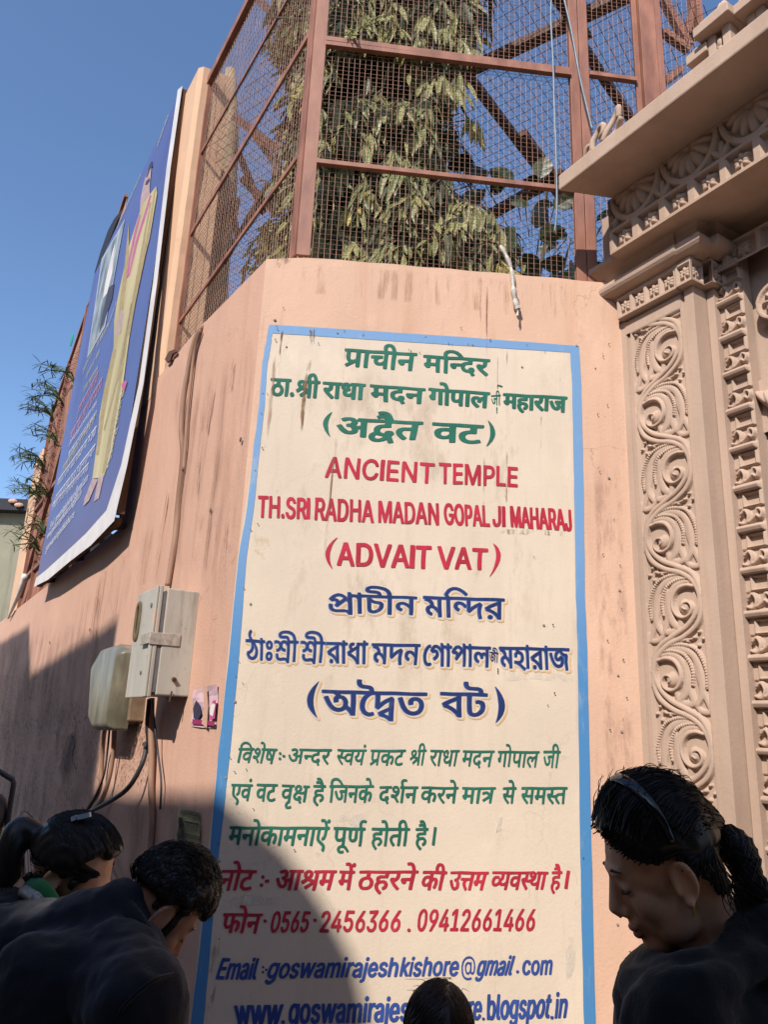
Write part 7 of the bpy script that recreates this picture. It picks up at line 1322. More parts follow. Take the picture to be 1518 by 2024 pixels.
for mm, rows_ in ((M_TXY, [((213, 650), (190, 690), .07), ((186, 690), (163, 742), .075), ((196, 700), (170, 750), .06), ((192, 735), (164, 778), .06), ((186, 835), (122, 938), .085), ((230, 600), (214, 648), .05), ((333, 232), (312, 290), .06), ((278, 350), (232, 452), .05)]),
                  (M_TXR, [((191, 755), (152, 827), .12), ((199, 768), (136, 878), .12)]),
                  (M_TXW, [((190, 802), (137, 882), .05), ((190, 822), (134, 905), .055), ((188, 860), (112, 965), .09), ((186, 895), (108, 995), .085), ((173, 930), (100, 1012), .075)])):
    for p, q, h in rows_: mb = MB(); marks(p, q, h, mb, 0); obj('printed_lettering', mb, mm, ban)
def text_mesh(s_, name, mat, org, xd, yd, size, parent):
    cu = bpy.data.curves.new(name, 'FONT'); cu.body = s_; cu.size = 1; o = bpy.data.objects.new(name, cu); col.objects.link(o)
    me = bpy.data.meshes.new_from_object(o.evaluated_get(bpy.context.evaluated_depsgraph_get()))
    V = np.zeros(len(me.vertices) * 3); me.vertices.foreach_get('co', V); V = V.reshape(-1, 3); Fs = [list(p.vertices) for p in me.polygons]
    bpy.data.objects.remove(o); bpy.data.curves.remove(cu); bpy.data.meshes.remove(me)
    w = V[:, 0].max(); m = MB(); m.add(np.asarray(org) + V[:, :1] / w * xd + V[:, 1:2] * yd * size, Fs); return obj(name, m, mat, parent)
def btext(s_, p, q, size, mat, n=.015):
    a, b = B(*p, n), B(*q, n); d = b - a; e = np.cross(BNN, d); e /= np.linalg.norm(e); return text_mesh(s_, 'printed_lettering', mat, a, d, e, size, ban)
btext('Email : goswamirajeshkishore@gmail.com', (98, 1048), (173, 950), .125, M_TXW); btext('www.goswamirajeshkishore.blogspot.in', (92, 1068), (160, 980), .12, M_TXW); btext('goswamirajeshkishore', (90, 1092), (146, 1022), .12, M_TXW)
btext('Ratan Press', (240, 778), (216, 912), .16, M_TXY); btext('Vrindavan', (236, 780), (212, 926), .09, M_TXW)
bpoly('printed_flower', [(248, 752), (252, 755), (247, 772), (243, 775), (241, 760)], M_PNK, .015)

# ================================================================ electric boxes
BXO, BXZ0, BXZ1 = .185, 1.655, 2.14
box = thing('meter_box', 'grey painted steel electricity box with a rusty hasp fixed on the side wall', 'meter box', L(.6, BXZ0))
s0, s1 = .45, .80
mb = MB(); mb.box(L(s0, BXZ0, .0), U * (s1 - s0), NU * (BXO - .03), UP * (BXZ1 - BXZ0)); obj('body', mb, M_STEEL, box, bevel=.006)
mb = MB(); mb.box(L(s0 + .004, BXZ0 + .012, BXO - .031), U * (s1 - s0 - .01), NU * .018, UP * (BXZ1 - BXZ0 - .03)); obj('dark_gap', mb, M_GREYM, box)  # dark grey strip standing in for the shade between body and door
mb = MB(); d_ = U * .36 + NU * .0; 
mb.box(L(s0 + .0, BXZ0 - .012, BXO - .012), U * (s1 - s0 + .03), NU * .020, UP * (BXZ1 - BXZ0 + .022)); door = obj('door', mb, M_STEEL, box, bevel=.005)
mb = MB(); mb.box(L(s0 + .0, BXZ0 - .010, BXO + .008), U * .035, NU * .012, UP * (BXZ1 - BXZ0 + .018)); obj('flange', mb, M_STEEL, door, bevel=.004)
dpl = BXO + .009
wa = [Lp(x, y, dpl) for x, y in ((264, 1212), (284, 1198), (278, 1250), (261, 1252))]
mb = MB(); zc = np.mean([q[1] for q in wa]); scx = np.mean([q[0] for q in wa])
def ovalring(cs, cz, rx, rz, n0, n1, k=18, p=3.2):
    return [L(cs + rx * np.sign(math.cos(a)) * abs(math.cos(a)) ** (2 / p), cz + rz * np.sign(math.sin(a)) * abs(math.sin(a)) ** (2 / p), n1) for a in np.linspace(0, 2 * math.pi, k, endpoint=False)]
ou = ovalring(scx, zc, .048, .10, 0, dpl + .002); ou2 = ovalring(scx, zc, .043, .094, 0, dpl + .007); iu = ovalring(scx, zc, .020, .072, 0, dpl + .007); iu2 = ovalring(scx, zc, .020, .072, 0, dpl + .001)
V = ou + ou2 + iu + iu2; Fs = [(r * 18 + j, r * 18 + (j + 1) % 18, (r + 1) * 18 + (j + 1) % 18, (r + 1) * 18 + j) for r in range(3) for j in range(18)]
mb.add(V, Fs); wf = obj('window_frame', mb, simple('brown_rubber', (.13, .095, .045), .6), door, smooth=True)
mb = MB(); mb.add(iu2, [tuple(range(18))]); obj('pane', mb, simple('dark_pane', (.015, .012, .01), .2), door)
mb = MB(); hz0 = Lp(268, 1258, dpl)[1] - .01
mb.box(L(s0 + .16, hz0 - .045, BXO + .020), -U * .155, NU * .006, UP * .05); mb.box(L(s0 + .005, hz0 - .05, BXO + .026), -U * .010, -NU * .14, UP * .055); obj('hasp', mb, simple('pitted_hasp', (.40, .34, .28), .6, .2, .4, .4, 40), box, bevel=.002)
mb = MB(); mb.tube([L(s0 + .0, BXZ0 + .075, .08), L(s0 - .016, BXZ0 + .07, .08)], .010, 9); obj('bolt', mb, M_WOOD, box); mb = MB(); mb.tube([L(s0 - .01, BXZ0 + .02, .085), L(s0 - .006, BXZ0 - .025, .09)], .004, 6); obj('bolt', mb, M_WOOD, box)
mb = MB()
for s_, z_, r_ in ((s0 + .10, BXZ1 - .075, .011), (s0 + .14, BXZ0 + .10, .009), (s0 + .06, BXZ0 + .17, .006)): mb = MB(); mb.tube([L(s_, z_, dpl), L(s_, z_, dpl + .004)], r_, 10); obj('screw', mb, M_GREYM, door)

cov = thing('plastic_meter', 'dirty translucent plastic meter cover beside the steel box', 'meter cover', L(1.2, 1.5))
def LpN(px, py, n): return L(*Lp(px, py, n), n)
mb = MB(); nF = .17
q = [LpN(px, py, nF) for px, py in ((181, 1318), (200, 1285), (226, 1277), (236, 1290), (218, 1390), (212, 1437), (182, 1438), (175, 1420))]
cen = np.mean(q, 0); qb = [p - NU * .03 + (p - cen) * .06 for p in q]; qc = [p - NU * .10 + (p - cen) * .06 for p in q]; qt = [cen + (p - cen) * .90 + NU * .012 for p in q]; k = len(q)
V = qc + qb + q + qt
mb.add(V, [(r * k + j, r * k + (j + 1) % k, (r + 1) * k + (j + 1) % k, (r + 1) * k + j) for r in range(3) for j in range(k)] + [tuple(range(3 * k, 4 * k))])
t = NT('dirty_clear_plastic'); n_ = t.ramp(t.noise(9, (1, 1, .4), 6), .35, .7); t.color(t.mix(n_, (.10, .085, .055), (.25, .225, .155))); t.b.inputs['Transmission Weight'].default_value = .15
obj('cover', mb, t.fin(.45, 0, .4), cov, bevel=.012, smooth=True)
mb = MB(); q2 = [LpN(px, py, .08) for px, py in ((236, 1283), (252, 1284), (258, 1372), (252, 1425), (222, 1436), (216, 1400))]; qq = [p - NU * .08 for p in q2]; k = 6
mb.add(qq + q2, [(j, (j + 1) % k, k + (j + 1) % k, k + j) for j in range(k)] + [tuple(range(k, 2 * k))]); obj('base', mb, simple('stained_base', (.22, .15, .09), .5, 0, .4, .5, 10), cov, bevel=.008)
mb = MB(); 
for px, py, w in ((236, 1395, .07), (230, 1412, .05)): s_, z_ = Lp(px, py, .085); mb.box(L(s_, z_, .082), -U * w, NU * .015, UP * .03)
obj('clip', mb, M_STEELD, cov, bevel=.004)
# conduits and cables
def lrun(name, pts, r, mat, label, cat, n=.015, k=8, group=None):
    P_ = np.array([np.array(LpN(x, y, (p[2] if len(p) > 2 else n))) for p in pts for x, y in [p[:2]]]); P_ = spl3(P_)
    m = MB(); m.tube(P_, r, k); return obj(name, m, mat, None, smooth=True, label=label, cat=cat, group=group)
def spl3(p, n=6):
    p = np.vstack([2 * p[0] - p[1], p, 2 * p[-1] - p[-2]]); o = []
    for i in range(1, len(p) - 2):
        for j in range(n):
            t_ = j / n; a, b, c_, d = p[i - 1:i + 3]; o.append(.5 * (2 * b + (c_ - a) * t_ + (2 * a - 5 * b + 4 * c_ - d) * t_ ** 2 + (3 * b - a - 3 * c_ + d) * t_ ** 3))
    o.append(p[-2]); return np.array(o)
lrun('conduit', [(408, 640, -.02), (392, 655, .02), (380, 690, .03), (370, 740, .03), (362, 790, .03), (358, 850, .028), (361, 900, .022), (352, 990, .018), (346, 1060, .018), (337, 1120, .018), (331, 1158, .018)], .016, M_PIPE, 'painted conduit running down from the wall top to the grey steel box', 'conduit')
lrun('conduit', [(396, 652, .02), (385, 690, .02), (378, 740, .02), (370, 820, .02), (366, 880, .02), (362, 930, .015)], .010, M_PIPE, 'thin painted conduit splitting off beside the thicker one below the wall top', 'conduit')
lrun('cable', [(285, 1470, .03), (288, 1480, .03), (278, 1515, .05), (250, 1560, .08), (205, 1590, .10), (160, 1612, .10)], .012, M_CABLE, 'black cable sagging to the left below the steel box', 'cable')
lrun('conduit', [(299, 1380, .05), (298, 1440, .04), (299, 1500, .03), (298, 1560, .025), (301, 1620, .02), (295, 1700, .02), (290, 1780, .02), (285, 2024, .02)], .015, M_PIPE, 'rusty conduit running straight down under the steel box', 'conduit')
lrun('conduit', [(207, 1438, .10), (203, 1470, .06), (200, 1520, .04), (196, 1560, .04), (178, 1590, .05), (165, 1610, .06)], .013, M_PIPE, 'knotted conduit under the plastic meter cover, left of the pale one', 'conduit')
lrun('conduit', [(226, 1438, .06), (222, 1500, .04), (212, 1550, .04), (198, 1585, .05), (175, 1608, .06)], .012, M_PIPE, 'pale curved conduit under the plastic meter cover', 'conduit')
lrun('conduit', [(160, 1600, .06), (200, 1680, .05), (225, 1735, .04), (250, 1790, .03)], .016, M_PIPE, 'bent conduit low on the shaded wall between the two bowed heads', 'conduit')
lrun('cable', [(216, 1438, .09), (212, 1480, .07), (205, 1530, .07), (190, 1570, .07), (172, 1600, .08)], .006, M_CABLE, 'thin dark cable between the two conduits under the plastic meter cover', 'cable')
lrun('cable', [(300, 1382, .06), (306, 1440, .05), (312, 1490, .03), (318, 1545, .03), (316, 1600, .025)], .005, M_CABLE, 'thin loose wire right of the rusty conduit under the steel box', 'cable')
lrun('cable', [(294, 1382, .07), (290, 1430, .06), (292, 1470, .04), (286, 1478, .03)], .010, M_CABLE, 'short black cable stub hanging from the steel box', 'cable')
lrun('cable', [(150, 1520, .012), (142, 1500, .014), (146, 1470, .014), (138, 1455, .012)], .004, M_CABLE, 'curl of thin black wire on the stained wall', 'cable')
# handbills
def bill(name, pts, mat, label, cat):
    m = MB(); P_ = [np.array(Lp(x, y, .008)) for x, y in pts]; c4 = P_; R_ = []
    for i in range(9):
        v = i / 8; R_.append([L(*((1 - v) * ((1 - w) * c4[0] + w * c4[1]) + v * ((1 - w) * c4[3] + w * c4[2])), .006 + .004 * math.sin(i * 1.3 + w * 4)) for w in np.linspace(0, 1, 6)])
    m.grid(np.array(R_)); return obj(name, m, mat, None, label=label, cat=cat)
st = bill('sticker', [(377, 1436), (424, 1440), (430, 1352), (381, 1362)], None or simple('pale_sticker_paper', (.55, .38, .42), .6, 0, .2, .3, 8), 'torn pink and white sticker with two figures on the wall beside the blue border', 'sticker')
def sub(par, pts, mat, n, name): 
    m = MB(); m.add([L(*Lp(x, y, n), n) for x, y in pts], [tuple(range(len(pts)))]); return obj(name, m, mat, par)
sub(st, [(379, 1431), (423, 1434.5), (424, 1426), (380, 1421)], simple('maroon_strip', (.28, .02, .09), .6), .015, 'strip')
sub(st, [(382, 1420), (381, 1400), (387, 1384), (394, 1392), (397, 1410), (391, 1423)], simple('printed_dark_coat', (.035, .03, .06), .6), .015, 'printed_figure')
sub(st, [(414, 1424), (416, 1402), (420, 1385), (427, 1384), (424, 1420)], simple('printed_magenta', (.45, .07, .20), .6), .015, 'printed_figure')
sub(st, [(414, 1412), (416, 1395), (421, 1390), (425, 1393), (420, 1416)], M_WHITE, .016, 'printed_hands')
sub(st, [(398, 1430), (403, 1395), (401, 1362), (408, 1358), (411, 1395), (408, 1440)], M_PEACH2, .017, 'torn_strip')
hbill = bill('handbill', [(346, 1672), (394, 1690), (394, 1606), (352, 1594)], simple('yellowed_paper', (.42, .36, .16), .7, 0, .2, .25, 9), 'yellow printed handbill on the shaded wall above the bent man', 'handbill')
sub(hbill, [(352, 1668), (348, 1650), (353, 1632), (352, 1618), (357, 1614), (361, 1622), (359, 1638), (364, 1655), (360, 1672)], M_STEELD, .015, 'printed_silhouette')
mb = MB()
def hmarks(p, q, h, n=.0145):
    a, b = np.array(Lp(*p, n)), np.array(Lp(*q, n)); d = b - a; ln = np.linalg.norm(d); d /= ln; e = np.array([-d[1], d[0]]); e = e if e[1] > 0 else -e; x = 0
    while x < ln:
        for w in (.0, .3, .6):
            r0, r1 = a + d * (x + w * h), a + d * (x + w * h + .12 * h); mb.quad(*[L(r[0], r[1], n) for r in (r0, r1, r1 + e * h * .8, r0 + e * h * .8)])
        r0, r1 = a + d * x, a + d * min(ln, x + h * .95); mb.quad(*[L(r[0], r[1], n) for r in (r0 + e * h * .8, r1 + e * h * .8, r1 + e * h, r0 + e * h)]); x += h
hmarks((355, 1611), (392, 1620), .014); hmarks((356, 1604), (392, 1612), .008); hmarks((363, 1640), (391, 1646), .035); hmarks((364, 1655), (391, 1661), .016)
for a_ in ((364, 1668), (372, 1676)): hmarks(a_, (390, a_[1] + 5), .010)
obj('lettering', mb, M_STEELD, hbill)
# ================================================================ hanging rag and wires
rp = spl3(np.array([fp(*fpt(986, 494), .035), fp(*fpt(996, 515), .045), fp(*fpt(1006, 545), .05), S(*Sp(1012, 575), .03), S(*Sp(1016, 600), .025), S(*Sp(1021, 618), .03)]))
mb = MB(); mb.tube(rp, [.006 + .006 * abs(math.sin(i * .55)) + .004 * (i > 18) for i in range(len(rp))], 6)
for k in range(5): mb.tube([rp[-1], rp[-1] + np.array([random.uniform(-.02, .02), random.uniform(-.02, 0), random.uniform(-.05, -.01)])], .003, 4)
mb.ellipsoid(rp[-2], [WV * .014, NW * .012, UP * .018], n=8, m=6)
obj('rag_strip', mb, simple('dirty_white_rag', (.50, .45, .40), .8, 0, .1, .35, 30), None, label='twisted dirty white rag strip hanging from the wire mesh over the wall top', cat='rag')
def wrun(pts, r, label):
    P_ = spl3(np.array([fp(*fpt(x, y), n) for x, y, n in pts])); m = MB(); m.tube(P_, r, 6); obj('wire', m, M_WIRE, None, smooth=True, label=label, cat='wire')
wrun([(1086, -60, .05), (1085, 0, .05), (1083, 60, .06), (1087, 140, .06), (1089, 220, .06), (1092, 300, .06), (1095, 380, .05), (1096, 430, .04), (1093, 468, .03)], .0055, 'blue grey wire hanging vertically down the mesh')
wrun([(1090, -60, .10), (1100, 10, .10), (1118, 90, .10), (1134, 180, .10), (1150, 250, .10), (1158, 284, .10)], .0055, 'grey wire slanting down to the cornice corner')
# ================================================================ far building, iron tube frame
fb = thing('concrete_building', 'weathered grey concrete building with dark roof slab at the far end of the street', 'building', at(-40, 1250, 20))
p = at(40, 1010, 16.0); q = at(-320, 1010, 16.0); z1 = p[2]
mb = MB(); mb.box((q[0], p[1], 0), (p[0] - q[0] + .8, .05, 0), (0, 6, 0), (0, 0, z1 - .05)); obj('wall', mb, plaster('grey_concrete', (.25, .235, .17), (.14, .125, .09), (.09, .08, .06), .3, (2, 2, 2), .9), fb)
mb = MB(); mb.box((q[0] - .2, p[1] - .25, z1 - .05), (p[0] - q[0] + 1.3, 0, 0), (0, 6.6, 0), (0, 0, .25)); obj('roof', mb, simple('dark_roof_edge', (.03, .03, .04), .8), fb)
mb = MB()
for px, py in ((24, 990), (36, 998)): mb.ellipsoid(at(px, py, 15.7), [np.array([.1, 0, 0]), np.array([0, .04, 0]), np.array([0, 0, .05])], n=7, m=5)
obj('plaster_lump', mb, M_PEACH2, fb)
fr = thing('iron_frame', 'black bent iron tube frame at the left edge of the shaded wall', 'frame', (at(5, 1600, 2.4)[0], 2.4, 0))
mb = MB(); A_ = [at(-25, 1512, 2.4), at(0, 1526, 2.4), at(24, 1541, 2.4), at(26, 1548, 2.4), at(18, 1600, 2.4), at(9, 1660, 2.4)]; A_.append(np.array([A_[-1][0] - .03, 2.4, 0.0]))
mb.tube(A_, .008, 8); obj('tube', mb, M_CABLE, fr)
mb = MB(); mb.ellipsoid(at(-12, 1610, 2.4), [np.array([.035, 0, 0]), np.array([0, .04, 0]), np.array([0, 0, .06])]); obj('bundle', mb, M_CABLE, fr, smooth=True)
mb = MB(); mb.ellipsoid(at(-10, 1660, 2.42), [np.array([.035, 0, 0]), np.array([0, .03, 0]), np.array([0, 0, .035])]); obj('pad', mb, simple('mustard_pad', (.35, .22, .02), .7), fr, smooth=True)
pp = spl3(np.array([L(*Lp(49, 1137, .03), .03), L(*Lp(38, 1170, .04), .04), L(*Lp(25, 1200, .04), .04), L(*Lp(15, 1222, .03), .03)])); mb = MB(); mb.tube(pp, np.linspace(.04, .012, len(pp)), 8)
obj('white_pipe', mb, M_WHITE, None, label='short white tapering pipe leaning across the far pilaster', cat='pipe', smooth=True)
# ================================================================ plants behind the mesh
def leaf_shape(m, P, d, side, ln, w, droop, mi, fold=.35, nseg=4, wave=.0, wid=(0, .62, 1.0, .72, 0)):
    d = d / np.linalg.norm(d); side = side - d * (side @ d); side /= max(1e-6, np.linalg.norm(side)); nrm = np.cross(d, side); V = []; p = np.array(P, float); dd = d.copy()
    for i in range(nseg + 1):
        f = i / nseg; hw = w * .5 * np.interp(f, np.linspace(0, 1, len(wid)), wid) + .0008; wv = wave * math.sin(f * 16)
        V += [p + side * hw + nrm * (fold * hw + wv), p, p - side * hw + nrm * (fold * hw - wv)]
        dd = dd + np.array([0, 0, -droop / nseg]); dd /= np.linalg.norm(dd); p = p + dd * ln / nseg
    Fs = []
    for i in range(nseg): k = i * 3; Fs += [(k, k + 1, k + 4, k + 3), (k + 1, k + 2, k + 5, k + 4)]
    m.add(V, Fs, mi)
def inpoly(x, y, P):
    c = False; j = len(P) - 1
    for i in range(len(P)):
        if (P[i][1] > y) != (P[j][1] > y) and x < (P[j][0] - P[i][0]) * (y - P[i][1]) / (P[j][1] - P[i][1]) + P[i][0]: c = not c
        j = i
    return c
tree = thing('weeping_tree', 'tall tree with dusty drooping leaves pressed behind the front wire mesh', 'tree', (at(740, 500, 4.6)[0], 4.6, 0))
reg = [(575, -160), (950, -160), (935, 0), (915, 100), (880, 190), (830, 230), (905, 285), (850, 330), (900, 400), (960, 440), (1000, 500), (1010, 570), (560, 570), (590, 300)]
hole = [(640, 110), (800, 110), (840, 170), (830, 210), (720, 190), (660, 250), (610, 260)]
m = MB(); mt = MB(); cnt = 0
def rnd(): return random.random()
clumps = []
while len(clumps) < 2000:
    x, y = random.uniform(560, 1010), random.uniform(-160, 570)
    if not inpoly(x, y, reg): continue
    f = rnd(); d = 3.52 + 1.3 * f
    if inpoly(x, y, hole) and f < .55: continue
    clumps.append((x, y, d))
for x, y, d in clumps:
    base = at(x, y - 22, d); out = np.array([random.uniform(-1, 1), random.uniform(-1.3, .3), 0]); out /= np.linalg.norm(out)
    tip = base + out * random.uniform(.06, .2) + UP * random.uniform(-.22, -.06)
    if max((tip - Q0) @ fn_, (tip - Q0) @ ln_) > -.1: continue
    mt.tube([base - out * .15 + UP * .05, base, (base + tip) / 2 + UP * .02, tip], [.006, .005, .004, .002], 4, cap=False)
    deep = d > 4.35; tone = random.choice([0, 0, 0, 1, 1, 2]) if not deep else random.choice([2, 2, 0])  # deep clumps use darker leaves: crown's inner shade put into the colour
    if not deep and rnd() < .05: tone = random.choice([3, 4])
    if max((base - Q0) @ fn_, (base - Q0) @ ln_) > -.1: continue
    for k in range(random.randint(9, 14)):
        f = rnd(); P = base * (1 - f) + tip * f; a = rnd() * 6.283
        dr = np.array([math.cos(a) * .55, math.sin(a) * .55 - .15, random.uniform(-1.3, -.15)])
        b_ = random.gauss(0, .55); sv = np.array([math.cos(b_), math.sin(b_), random.uniform(-.4, .4)]) if d < 4.1 else np.array([math.cos(a + 1.57), math.sin(a + 1.57), 0])
        if d < 4.1: dr = np.array([dr[0] * .8, dr[1] * .35 - .15, dr[2] - .2])
        if max((P - Q0) @ fn_, (P - Q0) @ ln_) > -.13: continue
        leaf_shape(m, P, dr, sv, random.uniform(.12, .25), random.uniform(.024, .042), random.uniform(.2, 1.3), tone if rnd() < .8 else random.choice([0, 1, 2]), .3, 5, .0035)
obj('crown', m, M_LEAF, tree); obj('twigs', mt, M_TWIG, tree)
tb = np.array([at(740, 500, 4.7)[0], 4.7, 0]); m = MB(); m.tube([tb, tb + UP * 2, tb + np.array([.05, .02, 4]), tb + np.array([.0, .05, 5.6]), tb + np.array([.04, 0, 7.2])], [.14, .12, .10, .08, .05], 10); 
for k in range(14):
    h = 3 + k * .28; a = k * 2.4; m.tube([tb + UP * h, tb + UP * (h + .12) + np.array([math.cos(a) * .4, math.sin(a) * .4, 0]), tb + UP * (h - .05) + np.array([math.cos(a) * .8, math.sin(a) * .8, 0])], [.03, .02, .008], 6)
obj('trunk', m, M_BARK, tree)
# drooping bunches at the outer side, one sprig pushed through the mesh
sp = thing('leafy_sprig', 'sunlit leafy sprig pushed out through the mesh over the upper rail', 'sprig', fp(*fpt(742, 74), .02))
m = MB()
for cx, cy, n_ in ((700, 72, 6), (722, 66, 7), (745, 48, 8), (762, 44, 8), (690, 80, 5), (735, 60, 5)):
    P = fp(*fpt(cx, cy), .03)
    for k in range(n_):
        a = random.uniform(-.2, 3.3); leaf_shape(m, P, np.array([math.cos(a) * .8, -.6 - .3 * rnd(), -.35 * rnd() - .15]), np.array([0, .3, 1.0]), random.uniform(.05, .10), .018, .9, random.choice([1, 1, 3]), .25, 4, .003)
m.tube([fp(*fpt(775, 40), -.1), fp(*fpt(745, 50), .02), fp(*fpt(700, 76), .05)], .003, 5); obj('leaves', m, M_LEAF, sp)
yl = thing('hanging_leaf_bunch', 'bunch of long yellow green leaves hanging at the right side of the tree', 'leaves', at(870, 200, 4.1))
m = MB()
for cx, cy in ((860, 170), (875, 160), (892, 10), (905, 0), (918, 15), (930, 230), (938, 240), (945, 250), (850, 180), (900, 5), (720, 285), (735, 282), (728, 288), (760, 250)):
    for k in range(4): leaf_shape(m, at(cx + random.uniform(-8, 8), cy + random.uniform(-8, 8), 3.75 + .4 * rnd()), np.array([random.uniform(-.3, .3), random.uniform(-.3, .1), -1.]), np.array([1, random.uniform(-.5, .5), 0.]), random.uniform(.13, .2), .032, .2, random.choice([3, 4, 1]), .3, 6, .004)
obj('leaves', m, M_LEAF, yl)
# bush at the left side panel
lb = thing('dry_bush', 'yellowish dry bush behind the left side mesh panel', 'bush', (at(500, 600, 4.9)[0], 4.9, 0))
m = MB()
lreg = [(455, 640), (500, 480), (560, 400), (585, 440), (575, 520), (400, 690), (420, 640)]; lreg2 = [(535, 20), (585, 0), (590, 70), (560, 120), (525, 105)]
n_ = 0
while n_ < 850:
    x, y = random.uniform(390, 600), random.uniform(-10, 700)
    if not (inpoly(x, y, lreg) or inpoly(x, y, lreg2)): continue
    n_ += 1; a = rnd() * 6.28; P = at(x, y, 3.9 + .9 * rnd())
    if max((P - Q0) @ fn_, (P - Q0) @ ln_) > -.12: continue
    leaf_shape(m, P, np.array([math.cos(a), math.sin(a), random.uniform(-1.2, .1)]), np.array([-math.sin(a), math.cos(a), .2]), random.uniform(.06, .12), .025, .6, random.choice([0, 1, 3, 3, 1]), .3, 3)
obj('foliage', m, M_LEAF, lb)
m = MB(); b0 = np.array([at(500, 600, 4.9)[0], 4.9, 0])
for k in range(5): m.tube([b0, b0 + np.array([.1 * k - .2, .05 * k, 3.2]), at(470 + k * 25, 600 - k * 40, 4.6)], [.03, .02, .006], 6)
obj('stem', m, M_BARK, lb)
# pale trunk seen through the left panel
pt = thing('pale_trunk', 'bare pale tree trunk behind the left side mesh beside the pilaster', 'tree', (at(440, 500, 5.8)[0], 5.8, 0))
m = MB(); q = [at(455, 140, 5.8), at(452, 260, 5.8), at(440, 400, 5.75), at(428, 540, 5.7), at(418, 640, 5.65)]; q.append(np.array([q[-1][0] - .02, 5.6, 0])); m.tube(q[::1], [.05, .09, .12, .10, .13, .17], 10)
m.tube([at(435, 470, 5.7), at(458, 420, 5.6), at(470, 395, 5.6)], [.07, .05, .03], 8)
obj('trunk', m, M_BROWN, pt, smooth=True)
# round leaved plant
rp_ = thing('round_leaf_plant', 'dark round leaved plant behind the mesh left of the right steel post', 'plant', (at(1070, 560, 4.1)[0], 4.1, 0))
m = MB(); ms = MB()
stem0 = np.array([at(1060, 580, 4.15)[0], 4.15, 0])
LV = [(889, 310), (934, 298), (920, 325), (1014, 345), (1069, 335), (1085, 350), (914, 390), (1039, 392), (1050, 400), (1079, 425), (1019, 440), (1069, 485), (1109, 480), (1034, 478), (1060, 520), (1119, 510), (999, 508), (1179, 420), (1199, 450), (1190, 540), (1205, 520), (969, 362), (1000, 480), (1085, 530), (1130, 540), (1020, 530), (1045, 545), (1100, 545), (1140, 500), (945, 405), (1095, 395), (1065, 455), (1150, 530), (1170, 545), (1210, 545), (1078, 505), (1120, 455)]
for x, y in LV:
    P = at(x, y + 18, random.uniform(3.85, 4.3)); a = random.uniform(0, 6.28); dr = np.array([math.cos(a), random.uniform(-.5, .3), random.uniform(.0, 1.1)])
    leaf_shape(m, P, dr, np.array([-.4 * math.sin(a), random.uniform(-.6, .6), 1.0]) if rnd() < .6 else np.array([math.sin(a), .2, -.3]), random.uniform(.15, .20), random.uniform(.10, .13), .5, 0, .18, 6, .002, (0, .75, 1, 1, .85, .55, 0))
    ms.tube([P, P * .6 + at(1060, 560, 4.15) * .4 + np.array([0, .02, .03])], .0035, 4)
for x, y in ((905, 335), (1075, 300), (1200, 430), (1130, 470)): ms.tube([stem0, at(1060, 580, 4.15), (at(1060, 580, 4.15) + at(x, y, 4.1)) / 2 + np.array([.05, 0, -.05]), at(x, y, 4.1)], [.02, .015, .010, .004], 6)
obj('leaves', m, M_BIGLEAF, rp_); obj('stem', ms, M_TWIG, rp_)
# weeds on the far mesh
wd = []
for i, (x, y, n_) in enumerate(((75, 800, 20), (95, 770, 12), (60, 900, 22), (52, 960, 14), (70, 960, 12), (60, 1030, 10), (50, 1065, 9), (120, 730, 8), (85, 850, 10))):
    m = MB(); r0 = L(*Lp(x + 28, y + 25, -.02), -.02)
    for k in range(n_):
        tipb = L(*Lp(x + random.uniform(-14, 20), y + random.uniform(-14, 20), .12), random.uniform(.05, .3)); m.tube([r0, (r0 + tipb) / 2 + UP * .06, tipb], .006, 4)
        for j in range(7):
            a = rnd() * 6.28; leaf_shape(m, tipb, np.array([math.cos(a), math.sin(a), random.uniform(-.5, .9)]), np.array([-math.sin(a), math.cos(a), 0]), random.uniform(.10, .18), .013, .5, 0, .1, 3)
    wl = ['big tuft of narrow leaved weed at the upper edge of the far mesh fence', 'small weed tuft high on the far mesh fence', 'largest narrow leaved weed over the far pilaster top', 'weed tuft just above the far pilaster', 'weed right of the far pilaster top', 'thin weed on the face of the far pilaster', 'lone star shaped weed low on the far pilaster', 'pale weed beside the banner edge', 'weed between the two big tufts on the far mesh'][i]
    obj('weed', m, M_WEED, None, label=wl, cat='weed', group='weeds growing on the far mesh fence')
# ================================================================ people
def skin(name, c): 
    t = NT(name); n = t.ramp(t.noise(30, (1, 1, 1), 4), .3, .7); t.color(t.mix(n, mul(c, .88), mul(c, 1.1))); t.b.inputs['Subsurface Weight'].default_value = .12
    t.b.inputs['Subsurface Radius'].default_value = (.02, .008, .004); t.bump(t.noise(220, (1, 1, 1), 3), .08, .002); return t.fin(.62, 0, .22)
M_SKIN = skin('warm_brown_skin', (.66, .365, .225)); M_SKIN2 = skin('brown_skin', (.42, .22, .135)); M_MOUTH = skin('mouth_skin', (.30, .11, .09))
def hairmat(name, c, r=.34):
    t = NT(name); n = t.ramp(t.noise(60, (1, 1, .2), 3), .3, .7); t.color(t.mix(n, mul(c, .6), mul(c, 1.5))); t.b.inputs['Specular IOR Level'].default_value = .5; return t.fin(r)
M_HAIR = hairmat('black_hair', (.016, .012, .010)); M_HAIRB = hairmat('dark_brown_hair', (.026, .016, .012), .4)
M_EYE = simple('eye_white', (.6, .56, .52), .2); M_IRIS = simple('dark_iris', (.02, .012, .01), .15)
